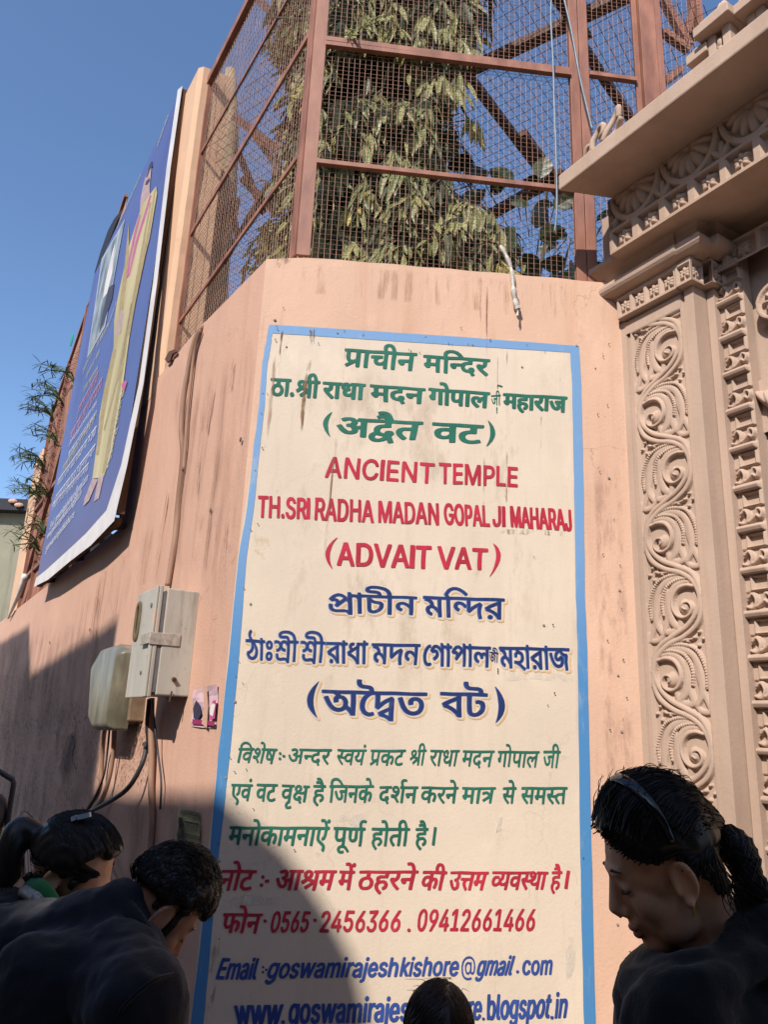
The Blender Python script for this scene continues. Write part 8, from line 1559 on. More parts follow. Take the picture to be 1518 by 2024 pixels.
def cloth(name, c, sc=240): 
    t = NT(name); n = t.noise(9, (1, 1, 1), 4); t.color(t.mix(t.ramp(n, .3, .7), mul(c, .75), mul(c, 1.2))); t.bump(t.math('ADD', t.noise(sc, (1, 1, 1), 2), t.math('MULTIPLY', n, 3)), .25, .004)
    t.b.inputs['Sheen Weight'].default_value = .15; return t.fin(.85, 0, .2)
M_HOOD = cloth('black_fleece', (.008, .0075, .008)); M_JACK = cloth('charcoal_navy_jacket', (.012, .0125, .017)); M_PANT = cloth('dark_trousers', (.02, .02, .025)); M_SHAWL = cloth('black_shawl', (.012, .011, .011))
def cone(m, a, b, ra, rb, sq=None, k=14, n=7):      # capsule-like tapered limb
    a, b = np.asarray(a, float), np.asarray(b, float)
    t_ = np.linspace(0, 1, n); P_ = a + (b - a) * t_[:, None]; m.tube(P_, ra + (rb - ra) * t_, k)
    d = b - a; d /= np.linalg.norm(d); x = np.cross(d, [.3, .2, .9]); x /= np.linalg.norm(x); y = np.cross(d, x)
    m.ellipsoid(a, [x * ra, y * ra, d * ra], n=k); m.ellipsoid(b, [x * rb, y * rb, d * rb], n=k)
def limb(m, pts, rs):
    for i in range(len(pts) - 1): cone(m, pts[i], pts[i + 1], rs[i], rs[i + 1])
def hand(m, w, fwd, pal, side, s=1.0, curl=.5):        # palm with five separate bent fingers; side points to the thumb
    fwd, pal = np.asarray(fwd, float), np.asarray(pal, float); fwd = fwd / np.linalg.norm(fwd); sd = np.cross(pal, fwd); sd /= np.linalg.norm(sd); sd = sd * side; pl = np.cross(fwd, sd) * (1 if np.cross(fwd, sd) @ pal > 0 else -1)
    c = w + fwd * .05 * s; m.ellipsoid(c, [fwd * .052 * s, sd * .040 * s, pl * .015 * s], n=12)
    for i, (o, ln) in enumerate(((.030, .068), (.010, .078), (-.010, .072), (-.029, .055))):
        p = w + fwd * .088 * s + sd * o * s; d = fwd.copy(); pts = [p - fwd * .02 * s, p]
        for j in range(3): d = d + pl * curl * .55; d /= np.linalg.norm(d); p = p + d * ln * s * (.42, .32, .26)[j]; pts.append(p)
        m.tube(np.array(pts), np.array([.0088, .0088, .0082, .0076, .0058]) * s, 8)
    p = w + fwd * .03 * s + sd * .034 * s; m.tube(np.array([p - sd * .012 * s, p + (sd * .022 + fwd * .022) * s, p + (sd * .03 + fwd * .048 + pl * .012) * s, p + (sd * .028 + fwd * .066 + pl * .022) * s]), np.array([.012, .0105, .0095, .007]) * s, 8)
_tx = bpy.data.textures.new('folds', 'CLOUDS'); _tx.noise_scale = .085; _tx.noise_depth = 3
def folds(o, st=.030):
    md = o.modifiers.new('folds', 'DISPLACE'); md.texture = _tx; md.texture_coords = 'GLOBAL'; md.strength = st; md.mid_level = .5; return apply_mods(o)
class Face:
    """a head laid out in its own axes: f forward (face), u up, l to its left"""
    def __init__(s, c, f, u, sc=1.0, kf=1.0):
        s.c = np.asarray(c, float); s.f = np.asarray(f, float) / np.linalg.norm(f); u = np.asarray(u, float); u = u - s.f * (u @ s.f); s.u = u / np.linalg.norm(u); s.l = np.cross(s.u, s.f); s.k = sc; s.kf = kf
    def p(s, f, u, l=0): return s.c + (s.f * f * s.kf + s.u * u + s.l * l) * s.k
    def e(s, m, f, u, l, rf, ru, rl, n=16, tilt=0):
        F_, U_ = s.f * math.cos(tilt) + s.u * math.sin(tilt), s.u * math.cos(tilt) - s.f * math.sin(tilt); m.ellipsoid(s.p(f, u, l), [F_ * rf * s.k * s.kf, s.l * rl * s.k, U_ * ru * s.k], n=n, m=12)
def head(m, h, neck_to, nr=.060):
    h.e(m, -.010, .030, 0, .094, .088, .074); h.e(m, .030, .012, 0, .062, .070, .066)          # skull, brow
    h.e(m, .036, -.045, 0, .050, .062, .052); h.e(m, .062, -.094, 0, .028, .023, .028)          # jaw, chin
    h.e(m, .020, -.070, .030, .045, .032, .022, tilt=-.35); h.e(m, .020, -.070, -.030, .045, .032, .022, tilt=-.35)
    h.e(m, .055, -.030, .034, .028, .030, .026); h.e(m, .055, -.030, -.034, .028, .030, .026)   # cheeks
    h.e(m, .062, -.030, 0, .032, .040, .030); h.e(m, .080, -.038, 0, .019, .015, .017); h.e(m, .058, -.055, 0, .034, .030, .034)
    for sd in (-1, 1): h.e(m, .0735, -.002, .030 * sd, .0135, .0125, .016)
    h.e(m, .082, .022, 0, .013, .012, .046)                                                      # brow ridge
    m.tube(np.array([h.p(.082, .015), h.p(.095, -.008), h.p(.108, -.032), h.p(.100, -.042)]), np.array([.010, .0105, .0125, .009]) * h.k, 10)
    for sd in (-1, 1): h.e(m, .094, -.040, .011 * sd, .011, .008, .008)
    h.e(m, .084, -.056, 0, .013, .013, .026); h.e(m, .090, -.064, 0, .010, .0055, .020); h.e(m, .087, -.075, 0, .010, .0065, .018)   # lips
    cone(m, h.p(-.028, -.045), neck_to, .052 * h.k, nr * h.k)
def ear(m, h, sd, f=-.012, u=-.010, s=1.0):
    R = lambda a, r: (f + math.cos(a) * .017 * r * s - .004, u + math.sin(a) * .031 * r * s)
    pts = [h.p(*R(a, 1 - .10 * i / 16), sd * (.074 + .012 * max(0, math.cos(a - 2.6)))) for i, a in enumerate(np.linspace(-.5, 4.2, 18))]
    m.tube(np.array(pts), .0052 * h.k * s, 8)
    pts = [h.p(*R(a, .58), sd * (.074 + .006 * max(0, math.cos(a - 2.6)))) for a in np.linspace(.2, 3.6, 10)]; m.tube(np.array(pts), .0036 * h.k * s, 7)
    h.e(m, f - .004, u - .004, sd * .0725, .018 * s, .030 * s, .006); h.e(m, f + .003, u - .030 * s, sd * .0765, .0095 * s, .011 * s, .0055)
    h.e(m, f + .013, u - .008, sd * .0755, .005, .009, .006)
def eyes(h, parent):                   # lowered lids with a line of lashes
    for sd in (-1, 1):
        m = MB(); m.tube(np.array([h.p(.0862, -.006, .018 * sd), h.p(.0895, -.0085, .030 * sd), h.p(.0835, -.007, .043 * sd), h.p(.078, -.004, .050 * sd)]), np.array([.0008, .0018, .0018, .0008]) * h.k, 6); obj('eyelashes', m, M_HAIR, parent)
        m = MB(); m.tube(np.array([h.p(.088, .022, .014 * sd), h.p(.090, .027, .028 * sd), h.p(.080, .024, .048 * sd)]), np.array([.0022, .0030, .0012]) * h.k, 6); obj('eyebrow', m, M_HAIR, parent)
def strands(m, roots, r=.0009, k=3):
    for P_ in roots: n = len(P_); m.tube(P_, np.linspace(r, r * .4, n), k, cap=False)
def shell_hair(h, rows, n, lift=.006, jit=.006, seed=1):
    """strands lying over an ellipsoid skull: rows = (start, mid, end) points in head axes"""
    rg = np.random.default_rng(seed); out = []
    for a, b, c in rows:
        for _ in range(n):
            j = rg.normal(0, jit, (3, 3)) * np.array([[1], [1], [1.0]]); P_ = np.array([h.p(*(np.array(q) + j[i])) for i, q in enumerate((a, b, c))]); q = spl3(P_, 7); out.append(q)
    return out
def on_skull(h, th, ph, r=1.0, rf=.104, ru=.099, rl=.083, cf=-.010, cu=.030):   # th from the face over the top to the nape, ph sideways
    return h.p(cf + rf * r * math.cos(th) * math.cos(ph), cu + ru * r * math.sin(th) * math.cos(ph), rl * r * math.sin(ph))
def torso(m, neck, hip, shoulders, r=(.10, .12)):
    pass

# ---- girl at the right
gh = Face(at(1308, 1707, 1.15), (-.90, .09, -.42), (-.39, 0, .92), .885, .88)
near = 1 if gh.l[1] < 0 else -1
gx = gh.c; base_g = np.array([gx[0] + .14, 1.20, 0])
girl = thing('person', 'girl in black hooded fleece in profile with black hairband and plaited ponytail', 'person', base_g)
nk = at(1392, 1838, 1.17)
m = MB(); head(m, gh, nk); ear(m, gh, near, -.004, -.014, .95); ear(m, gh, -near)
shn, shf = at(1345, 2035, 1.04), at(1400, 2010, 1.33)
cone(m, nk, nk + np.array([.01, .01, -.12]), .056, .07); cone(m, nk + np.array([.0, 0, -.20]), nk + np.array([.0, 0, -.52]), .10, .11); cone(m, nk + np.array([.01, .0, -.14]), shn, .06, .05); cone(m, nk + np.array([.01, .0, -.14]), shf, .06, .05)
hipc = nk + np.array([.0, 0, -.55])
for sgn, sh in ((-1, shn), (1, shf)):
    el = sh + np.array([-.04, .02 * sgn, -.26]); wr = el + np.array([-.20, .03 * -sgn, -.02]); limb(m, [sh, el, wr], [.052, .042, .030]); hand(m, wr, np.array([-1, 0, -.15]), np.array([0, 0, -1.]), sgn, .92, .5)
    hp = hipc + np.array([0, .085 * sgn, -.02]); limb(m, [hp, hp + np.array([-.02, 0, -.37]), np.array([hp[0] + .01, hp[1], .09])], [.085, .058, .042]); limb(m, [np.array([hp[0] + .01, hp[1], .05]), np.array([hp[0] - .13, hp[1], .035])], [.04, .028])
cone(m, hipc + np.array([0, -.08, 0]), hipc + np.array([0, .08, 0]), .10, .10)
gb = fuse(obj('body', m, M_SKIN, girl), .0032, 4, .5)
eyes(gh, girl)
m = MB(); gh.e(m, .0915, -.0645, 0, .0098, .0056, .0195); gh.e(m, .0885, -.0755, 0, .0098, .0064, .0175); obj('mouth', m, M_MOUTH, girl, smooth=True)
# hair: cap of hair swept back to a tie, plus loose strands
m = MB()
for th in np.linspace(.66, 3.30, 15):
    for ph in np.linspace(-1.38, 1.38, 13):
        fr_ = gh.c
        if th < .62 and abs(ph) > .75: continue
        if th > 2.75 and abs(ph) > 1.25: continue
        q_ = .012 if th < 1.0 else .0155; p_ = on_skull(gh, th, ph, .90 if th > 2.0 else .925); m.ellipsoid(p_, [gh.f * q_, gh.l * q_, gh.u * q_], n=8, m=6)
for f, u, l in ((.05, .05, .058), (.035, .036, .068), (.02, .03, .074), (.0, .03, .077), (-.03, .02, .078), (-.05, .01, .074), (-.05, -.02, .068), (-.07, -.035, .055), (-.085, -.03, .03), (-.062, -.05, .042), (-.08, -.045, .02)):
    for sd in (-1, 1): gh.e(m, f, u, l * sd * .97, .0115, .013, .0085, n=8)
cap = fuse(obj('hair', m, M_HAIR, girl), .0045, 6, .5)
tie = at(1421, 1662, 1.190)
rg = np.random.default_rng(5); rows = []
for _ in range(1500):
    th0, ph = rg.uniform(.62, 2.7), rg.uniform(-1.35, 1.35); n_ = 9; P_ = []
    end = np.array([2.78, 0.0])
    for i in range(n_):
        f = i / (n_ - 1); th = th0 + (2.80 - th0) * f; p_ = on_skull(gh, th, ph * (1 - f ** 2.2 * .92), 1.095 + .025 * math.sin(f * 3.1) + .012 * math.sin(ph * 23 + f * 4) + rg.normal(0, .008))
        P_.append(p_ * (1 - max(0, f - .7) / .3) + tie * (max(0, f - .7) / .3) if f > .7 else p_)
    rows.append(spl3(np.array(P_), 2) + rg.normal(0, .0012, 3))
for _ in range(70):          # flyaway wisps
    th0, ph = rg.uniform(.6, 2.6), rg.uniform(-.9, .9); a = on_skull(gh, th0, ph, 1.11); d = on_skull(gh, th0 + rg.uniform(.2, .5), ph, 1.12) - a; nrm = a - gh.c; nrm /= np.linalg.norm(nrm)
    rows.append(spl3(np.array([a, a + d * .5 + nrm * rg.uniform(.004, .014), a + d + nrm * rg.uniform(.0, .018)]), 4))
def along(P_, f): k_ = f * (len(P_) - 1.001); i_ = int(k_); return np.array(P_[i_]) * (1 - k_ + i_) + np.array(P_[i_ + 1]) * (k_ - i_)
for _ in range(1100):        # sides: from the temple over the top of the ear, and up from behind it, to the tie
    f = rg.uniform(0, 1); sd = near if rg.random() < .75 else -near; N_ = lambda q: rg.normal(0, q)
    if rg.random() < .62:
        q = along([(.078, .085, .03), (.070, .064, .047), (.056, .045, .060), (.036, .034, .069), (.018, .030, .0745)], f); m1_ = (-.012 + N_(.004), .085 - .047 * f + .008 * math.sin(f * 33) + N_(.003), .074 + .011 * f); m2_ = (-.072, .040 - .012 * f + N_(.004), .066 + N_(.002))
    else:
        q = along([(-.016, .022, .0795), (-.026, -.010, .077), (-.046, -.014, .0735), (-.056, -.038, .064), (-.072, -.060, .046)], f); m1_ = (q[0] - .014, q[1] * .6 + .012 + N_(.004), q[2] + .004); m2_ = (-.084, .010 + N_(.006), .052 + N_(.002))
    a = gh.p(q[0] + N_(.004), q[1] + N_(.004), sd * (q[2] + .005)); b1, b2 = gh.p(m1_[0], m1_[1], sd * (m1_[2] + N_(.0015))), gh.p(m2_[0], m2_[1], sd * m2_[2])
    rows.append(spl3(np.array([a, b1, b2, tie + rg.normal(0, .004, 3)]), 5))
for _ in range(650):
    th0, ph = rg.uniform(1.9, 3.1), rg.uniform(-1.2, 1.2); a = on_skull(gh, th0, ph, 1.09 + rg.normal(0, .006)); nr_ = a - gh.c; nr_ /= np.linalg.norm(nr_); rows.append(spl3(np.array([a, a * .6 + tie * .4 + nr_ * .014, a * .25 + tie * .75 + nr_ * .008, tie + rg.normal(0, .005, 3)]), 4))
for _ in range(40):          # nape
    a = gh.p(-.085 + rg.uniform(-.01, .02), -.03 + rg.uniform(-.02, .02), near * rg.uniform(.0, .06)); rows.append(spl3(np.array([a, a + gh.u * -.03 + gh.f * rg.uniform(-.01, .01), a + gh.u * -.06 + gh.f * rg.uniform(-.03, .01)]), 4))
m = MB(); strands(m, rows, .0010); obj('loose_hair', m, M_HAIR, cap, smooth=True)
pl = [at(x, y, d) for x, y, d in ((1417, 1660, 1.190), (1436, 1662, 1.180), (1456, 1680, 1.170), (1472, 1708, 1.160), (1482, 1742, 1.150), (1497, 1775, 1.150), (1514, 1804, 1.150), (1534, 1850, 1.150), (1545, 1900, 1.150), (1550, 1960, 1.160))]
ps = spl3(np.array(pl), 8); m = MB(); pr = np.interp(np.linspace(0, 1, len(ps)), [0, .06, .2, .3, .42, .5, .62, .7, .82, .9, 1], [.011, .017, .024, .021, .016, .0215, .016, .020, .014, .015, .004]); m.tube(ps, pr, 12)
pny = obj('ponytail', m, M_HAIR, girl, smooth=True)
rows = []
for _ in range(170):
    a0, tw = rg.uniform(0, 6.28), rg.choice([-1, 1]) * 9; P_ = []
    for i in range(0, len(ps), 4):
        f = i / len(ps); T_ = ps[min(i + 1, len(ps) - 1)] - ps[max(i - 1, 0)]; T_ /= np.linalg.norm(T_); x = np.cross(T_, [0, 1, 0]); x /= np.linalg.norm(x); y = np.cross(T_, x); a = a0 + tw * f; P_.append(ps[i] + (x * math.cos(a) + y * math.sin(a)) * (pr[i] * 1.02 + .001 + abs(rg.normal(0, .0015))))
    rows.append(np.array(P_))
m = MB(); strands(m, rows, .0011); obj('plait_strands', m, M_HAIR, pny, smooth=True)
m = MB(); tb_ = np.array([tie + (UP * math.cos(q) * .0195 + np.array([-.15, -.98, -.1]) * math.sin(q) * .0195) + np.array([.006, 0, -.002]) for q in np.linspace(0, 6.283, 17)]); m.tube(tb_, .0055, 8); obj('hair_tie', m, simple('lime_green_elastic', (.16, .40, .03), .4), girl, smooth=True)
# hairband: flat glossy strip over the head
hb_ = []
for th_, ph_ in [(1.62, x) for x in np.linspace(-1.45, 1.45, 34)]:
    tt = 1.42 + .38 * (abs(ph_) / 1.45) ** 1.3; hb_.append([on_skull(gh, tt - .085, ph_, 1.125), on_skull(gh, tt - .05, ph_, 1.145), on_skull(gh, tt + .05, ph_, 1.145), on_skull(gh, tt + .085, ph_, 1.125)])
m = MB(); m.grid(np.array(hb_)); hbo = obj('hairband', m, simple('gloss_black_plastic', (.008, .008, .010), .12, 0, .6, .1), girl, smooth=True)
md = hbo.modifiers.new('thickness', 'SOLIDIFY'); md.thickness = .004
m = MB(); e_ = gh.p(-.002, -.046, near * .083); m.tube(np.array([e_, e_ + UP * -.006, e_ + UP * -.012]), .0022, 7); obj('earring', m, simple('brass_stud', (.5, .35, .1), .3, .9), girl)
# hooded fleece
m = MB()
tc = at(1388, 2030, 1.17)
m.ellipsoid(tc, [np.array([.115, 0, 0]), np.array([0, .17, 0]), np.array([0, 0, .105])], n=20, m=14); cone(m, tc + UP * -.04, np.array([hipc[0], hipc[1], hipc[2] + .02]), .125, .145)
m.ellipsoid(at(1415, 1955, 1.17), [np.array([.085, 0, .02]), np.array([0, .12, 0]), np.array([-.02, 0, .040])], n=18, m=12)
for sgn, sh in ((-1, shn), (1, shf)):
    cone(m, at(1405, 1990, 1.17), sh, .070, .072); el = sh + np.array([-.04, .02 * sgn, -.26]); wr = el + np.array([-.17, .03 * -sgn, -.02]); limb(m, [sh, el, wr], [.066, .058, .046])
hd = spl3(np.array([at(1288, 1910, 1.14), at(1310, 1916, 1.085), at(1360, 1910, 1.06), at(1412, 1888, 1.07), at(1450, 1852, 1.10), at(1468, 1832, 1.17), at(1450, 1841, 1.24), at(1390, 1876, 1.27), at(1320, 1906, 1.23), at(1288, 1910, 1.17), at(1288, 1910, 1.14)]), 6)
m.tube(hd, [.016 + .006 * math.sin(3 * math.pi * i / len(hd)) ** 2 for i in range(len(hd))], 10)
hd2 = spl3(np.array([at(1262, 1955, 1.14), at(1300, 1970, 1.06), at(1370, 1965, 1.02), at(1440, 1930, 1.04), at(1490, 1890, 1.08), at(1520, 1875, 1.17), at(1490, 1890, 1.27), at(1400, 1935, 1.31)]), 6)
m.tube(hd2, [.024 + .005 * math.sin(i * .6) for i in range(len(hd2))], 10)
m.ellipsoid(at(1510, 1862, 1.16), [np.array([.065, 0, .03]), np.array([0, .12, 0]), np.array([-.025, 0, .045])])
folds(fuse(obj('hooded_top', m, M_HOOD, girl), .007, 5))
m = MB(); m.add([at(x, y, .90) for x, y in ((1311, 1936), (1322, 1956), (1308, 1975), (1290, 2000), (1284, 2024), (1296, 1990))], [tuple(range(6))]); 
m = MB()
for sgn in (-1, 1): hp = hipc + np.array([0, .085 * sgn, .0]); limb(m, [hp, hp + np.array([-.02, 0, -.37]), np.array([hp[0] + .01, hp[1], .11])], [.105, .075, .060])
cone(m, hipc + np.array([0, -.07, .03]), hipc + np.array([0, .07, .03]), .12, .12)
fuse(obj('trousers', m, M_PANT, girl), .010, 4)
m = MB()
for sgn in (-1, 1): hp = hipc + np.array([0, .085 * sgn, .0]); m.ellipsoid(np.array([hp[0] - .06, hp[1], .04]), [np.array([.13, 0, 0]), np.array([0, .05, 0]), np.array([0, 0, .04])]); obj('shoe', m, M_CABLE, girl, smooth=True); m = MB()

# ---- man bending forward at the left
mc = at(317, 1796, 1.73)
mh = Face(mc, (.62, .30, -.72), (.55, .25, .75), .95, .85)
mbase = np.array([mc[0] - .48, 1.77, 0])
man = thing('person', 'man with short black hair bowing forward in a charcoal jacket, head turned away', 'person', mbase)
mn = mh.p(-.085, -.10)
m = MB(); nearm = 1 if mh.l[1] < 0 else -1
head(m, mh, mn, .044); ear(m, mh, nearm, -.006, -.012, 1.1); ear(m, mh, -nearm)
chest = at(165, 1915, 1.72); waist = np.array([mbase[0] - .02, 1.79, .88]); 
cone(m, mn, chest, .048, .05); cone(m, chest, waist, .10, .12)
sR, sL = at(272, 1985, 1.50), at(190, 1900, 1.93)
for sgn, sh in ((-1, sR), (1, sL)):
    el = sh + np.array([.05, .0, -.28]); wr = el + np.array([.20, .06, -.10]); cone(m, chest, sh, .075, .055); limb(m, [sh, el, wr], [.06, .045, .032]); hand(m, wr, np.array([1, .2, -.35]), np.array([0, 0, -1.]), -sgn, 1.0, .5)
    hp = waist + np.array([0, .10 * sgn, -.03]); limb(m, [hp, hp + np.array([.03, 0, -.42]), np.array([hp[0], hp[1], .09])], [.095, .065, .045]); limb(m, [np.array([hp[0], hp[1], .05]), np.array([hp[0] + .15, hp[1], .035])], [.045, .03])
fuse(obj('body', m, M_SKIN2, man), .0046, 5, .5); eyes(mh, man)
m = MB()
for th in np.linspace(.62, 3.25, 14):
    for ph in np.linspace(-1.35, 1.35, 12):
        if th < .8 and abs(ph) > .8: continue
        p_ = on_skull(mh, th, ph, 0.955 + (.05 if th < 1.2 else 0) + random.uniform(-.02, .03)); m.ellipsoid(p_, [mh.f * .018, mh.l * .018, mh.u * .018], n=8, m=6)
for f, u, l in ((.02, .02, .073), (.025, .0, .073), (.026, -.02, .070), (-.04, .0, .072), (-.055, -.03, .062), (-.07, -.045, .04), (.03, .035, .07), (.075, .075, .03), (.085, .07, .0), (.095, .055, .01)):
    for sd in (-1, 1): mh.e(m, f, u, l * sd * .98, .012, .013, .009, n=8)
mcap = fuse(obj('hair', m, M_HAIR, man), .005, 5, .5)
rows = []
for _ in range(4200):
    th0, ph = rg.uniform(.6, 3.5), rg.uniform(-1.45, 1.45); a = on_skull(mh, th0, ph, 1.085 + (.04 if th0 < 1.2 else 0)); d = on_skull(mh, th0 - rg.uniform(.2, .45), ph + rg.normal(0, .08), 1.115) - a; nr_ = a - mh.c; nr_ /= np.linalg.norm(nr_)
    rows.append(spl3(np.array([a - nr_ * .01, a + d * .5 + nr_ * rg.uniform(.003, .010), a + d + nr_ * rg.uniform(-.004, .006)]), 3))
m = MB(); strands(m, rows, .0012); obj('loose_hair', m, M_HAIR, mcap, smooth=True)
m = MB()
bk = [at(-70, 1950, 1.74), at(60, 1905, 1.74), at(150, 1874, 1.74), at(222, 1850, 1.73)]
limb(m, bk, [.135, .115, .102, .088]); cone(m, bk[0], waist + np.array([0, 0, .1]), .14, .16); cone(m, bk[1], waist + np.array([.02, 0, .1]), .12, .15)
cone(m, bk[2], sR, .10, .085); cone(m, bk[2], sL, .10, .08); m.ellipsoid(at(130, 1975, 1.60), [np.array([.15, 0, -.02]), np.array([0, .10, 0]), np.array([0, 0, .12])]); m.ellipsoid(at(245, 1930, 1.60), [np.array([.085, 0, -.05]), np.array([0, .09, 0]), np.array([.03, 0, .09])])
cone(m, at(110, 1866, 1.71), at(234, 1818, 1.685), .085, .074); m.ellipsoid(at(252, 1832, 1.72), [np.array([.058, 0, -.05]), np.array([0, .085, 0]), np.array([.03, 0, .05])])
for sgn, sh in ((-1, sR), (1, sL)):
    el = sh + np.array([.05, .0, -.28]); wr = el + np.array([.17, .05, -.085]); limb(m, [sh, el, wr], [.088, .068, .05])
folds(fuse(obj('jacket', m, M_JACK, man), .008, 5))
m = MB(); cl = spl3(np.array([at(232, 1776, 1.70), at(254, 1790, 1.645), at(286, 1832, 1.60), at(312, 1876, 1.60), at(330, 1905, 1.66)]), 5)
for k_ in range(4): m.tube(cl + (UP * -.008 + np.array([-.009, 0, 0])) * k_, .012, 8)
cl2 = spl3(np.array([at(232, 1774, 1.72), at(252, 1768, 1.80), at(292, 1800, 1.86), at(330, 1885, 1.84)]), 5); m.tube(cl2, .016, 8); fuse(obj('collar', m, M_HOOD, man), .006, 4)
m = MB(); sm_ = spl3(np.array([at(344, 1926, 1.47), at(306, 1936, 1.425), at(268, 1964, 1.41), at(240, 1995, 1.41), at(216, 2040, 1.42)]), 5); m.tube(sm_, .004, 6); obj('sleeve_seam', m, M_HOOD, man)
m = MB(); m.ellipsoid(at(238, 2010, 1.425), [np.array([.022, 0, .03]), np.array([0, .008, 0]), np.array([-.02, 0, .035])]); obj('elbow_patch', m, cloth('slate_blue_patch', (.06, .085, .12)), man, smooth=True)
m = MB()
for sgn in (-1, 1): hp = waist + np.array([0, .10 * sgn, .02]); limb(m, [hp, hp + np.array([.03, 0, -.46]), np.array([hp[0], hp[1], .10])], [.115, .085, .07])
cone(m, waist + np.array([0, -.08, .03]), waist + np.array([0, .08, .03]), .13, .13); fuse(obj('trousers', m, M_PANT, man), .010, 4)
for sgn in (-1, 1):
    hp = waist + np.array([0, .10 * sgn, .0]); m = MB(); m.ellipsoid(np.array([hp[0] + .06, hp[1], .042]), [np.array([.14, 0, 0]), np.array([0, .052, 0]), np.array([0, 0, .042])]); obj('shoe', m, M_CABLE, man, smooth=True)

# ---- woman behind him
wc = at(138, 1728, 1.98)
wh = Face(wc, (.86, .05, -.50), (.48, .0, .86), .98)
wbase = np.array([wc[0] - .16, 2.02, 0])
wom = thing('person', 'woman in profile with tied back black hair and green scarf at the far left', 'person', wbase)
nkw = wh.p(-.07, -.14)
m = MB(); nearw = 1 if wh.l[1] < 0 else -1
head(m, wh, nkw); ear(m, wh, nearw); ear(m, wh, -nearw)
cw = np.array([wbase[0] + .02, 2.02, nkw[2] - .17]); hw_ = np.array([wbase[0], 2.02, .72]); cone(m, nkw, cw, .06, .11); cone(m, cw, hw_, .13, .13)
for sgn in (-1, 1):
    sh = cw + np.array([0, .16 * sgn, .04]); cone(m, cw, sh, .08, .055); el = sh + np.array([.06, .01 * sgn, -.27]); wr = el + np.array([.20, -.03 * sgn, .0]); limb(m, [sh, el, wr], [.052, .042, .03]); hand(m, wr, np.array([1, 0, -.1]), np.array([0, 0, -1.]), -sgn, .95, .5)
    hp = hw_ + np.array([0, .09 * sgn, 0]); limb(m, [hp, np.array([hp[0] + .02, hp[1], .40]), np.array([hp[0], hp[1], .08])], [.09, .06, .042]); limb(m, [np.array([hp[0], hp[1], .05]), np.array([hp[0] + .13, hp[1], .033])], [.04, .027])
fuse(obj('body', m, M_SKIN, wom), .0046, 5, .5); eyes(wh, wom)
m = MB()
for th in np.linspace(.62, 3.3, 14):
    for ph in np.linspace(-1.4, 1.4, 12):
        if th < .95 and abs(ph) > .5 or th < .78: continue
        p_ = on_skull(wh, th, ph, .96); m.ellipsoid(p_, [wh.f * .018, wh.l * .018, wh.u * .018], n=8, m=6)
for f, u, l in ((.045, .035, .066), (.03, .01, .074), (-.03, -.0, .078), (-.05, -.02, .07), (-.07, -.04, .05), (.0, .02, .08)):
    for sd in (-1, 1): wh.e(m, f, u, l * sd * .98, .013, .015, .010, n=8)
tail = [at(x, y, d) for x, y, d in ((75, 1655, 1.980), (40, 1640, 1.980), (22, 1680, 1.960), (14, 1740, 1.960), (10, 1800, 1.980), (0, 1850, 1.990))]
m.tube(spl3(np.array(tail), 5), np.interp(np.linspace(0, 1, 26), [0, .3, .7, 1], [.03, .035, .028, .012]), 10)
wcap = fuse(obj('hair', m, M_HAIR, wom), .0055, 5, .5)
rows = []
for _ in range(1000):
    th0, ph = rg.uniform(.78, 2.4), rg.uniform(-1.3, 1.3); P_ = [on_skull(wh, th0 + (2.75 - th0) * f, ph * (1 - .8 * f * f), 1.135 + .012 * math.sin(ph * 20) + rg.normal(0, .009)) for f in np.linspace(0, 1, 8)]; rows.append(np.array(P_))
for _ in range(500):
    sd = nearw if rg.random() < .8 else -nearw; f = rg.uniform(0, .55); q = np.array([.066, .055, .052]) * (1 - f) + np.array([.018, .012, .078]) * f; N_ = lambda k: rg.normal(0, k)
    rows.append(spl3(np.array([wh.p(q[0] + N_(.003), q[1] + N_(.003), sd * (q[2] + .006)), wh.p(-.02 + N_(.005), .05 - .05 * f + N_(.005), sd * .090), wh.p(-.08, .02 + N_(.012), sd * .062), tail[0] + rg.normal(0, .006, 3)]), 5))
tq = spl3(np.array(tail), 4)
for _ in range(120):
    o_ = rg.normal(0, .018, 3); rows.append(tq + o_ * np.linspace(.4, 1.6, len(tq))[:, None])
m = MB(); strands(m, rows, .0011); obj('loose_hair', m, M_HAIR, wcap, smooth=True)
m = MB()
cone(m, cw + np.array([0, 0, .02]), hw_, .15, .17); cone(m, hw_, np.array([hw_[0], 2.02, .30]), .17, .21)
for sgn in (-1, 1): sh = cw + np.array([0, .16 * sgn, .04]); cone(m, cw + np.array([0, 0, .02]), sh, .10, .075); el = sh + np.array([.06, .01 * sgn, -.27]); wr = el + np.array([.17, -.03 * sgn, 0]); limb(m, [sh, el, wr], [.075, .062, .048])
m.ellipsoid(at(30, 1830, 1.960), [np.array([.10, 0, 0]), np.array([0, .16, 0]), np.array([0, 0, .09])]); folds(fuse(obj('dark_dress', m, M_SHAWL, wom), .009, 5))
m = MB(); sc_ = spl3(np.array([at(62, 1752, 1.940), at(80, 1758, 1.860), at(98, 1784, 1.840), at(108, 1812, 1.840), at(110, 1850, 1.840)]), 5); m.tube(sc_, .020, 9); scf = obj('scarf', m, cloth('green_scarf', (.015, .14, .035)), wom, smooth=True)
m = MB(); sc_ = spl3(np.array([at(48, 1762, 1.900), at(66, 1772, 1.840), at(80, 1796, 1.815), at(90, 1850, 1.815)]), 5); m.tube(sc_, .015, 9); obj('silver_border', m, simple('silver_braid', (.33, .29, .25), .5, .3, .5, .5, 90), scf, smooth=True)
m = MB(); 
e_ = wh.p(-.012, -.045, nearw * .082); m.ellipsoid(e_, [wh.f * .010, wh.l * .006, wh.u * .010], n=10, m=7); obj('earring', m, simple('pearl_stud', (.55, .45, .32), .25), wom, smooth=True)
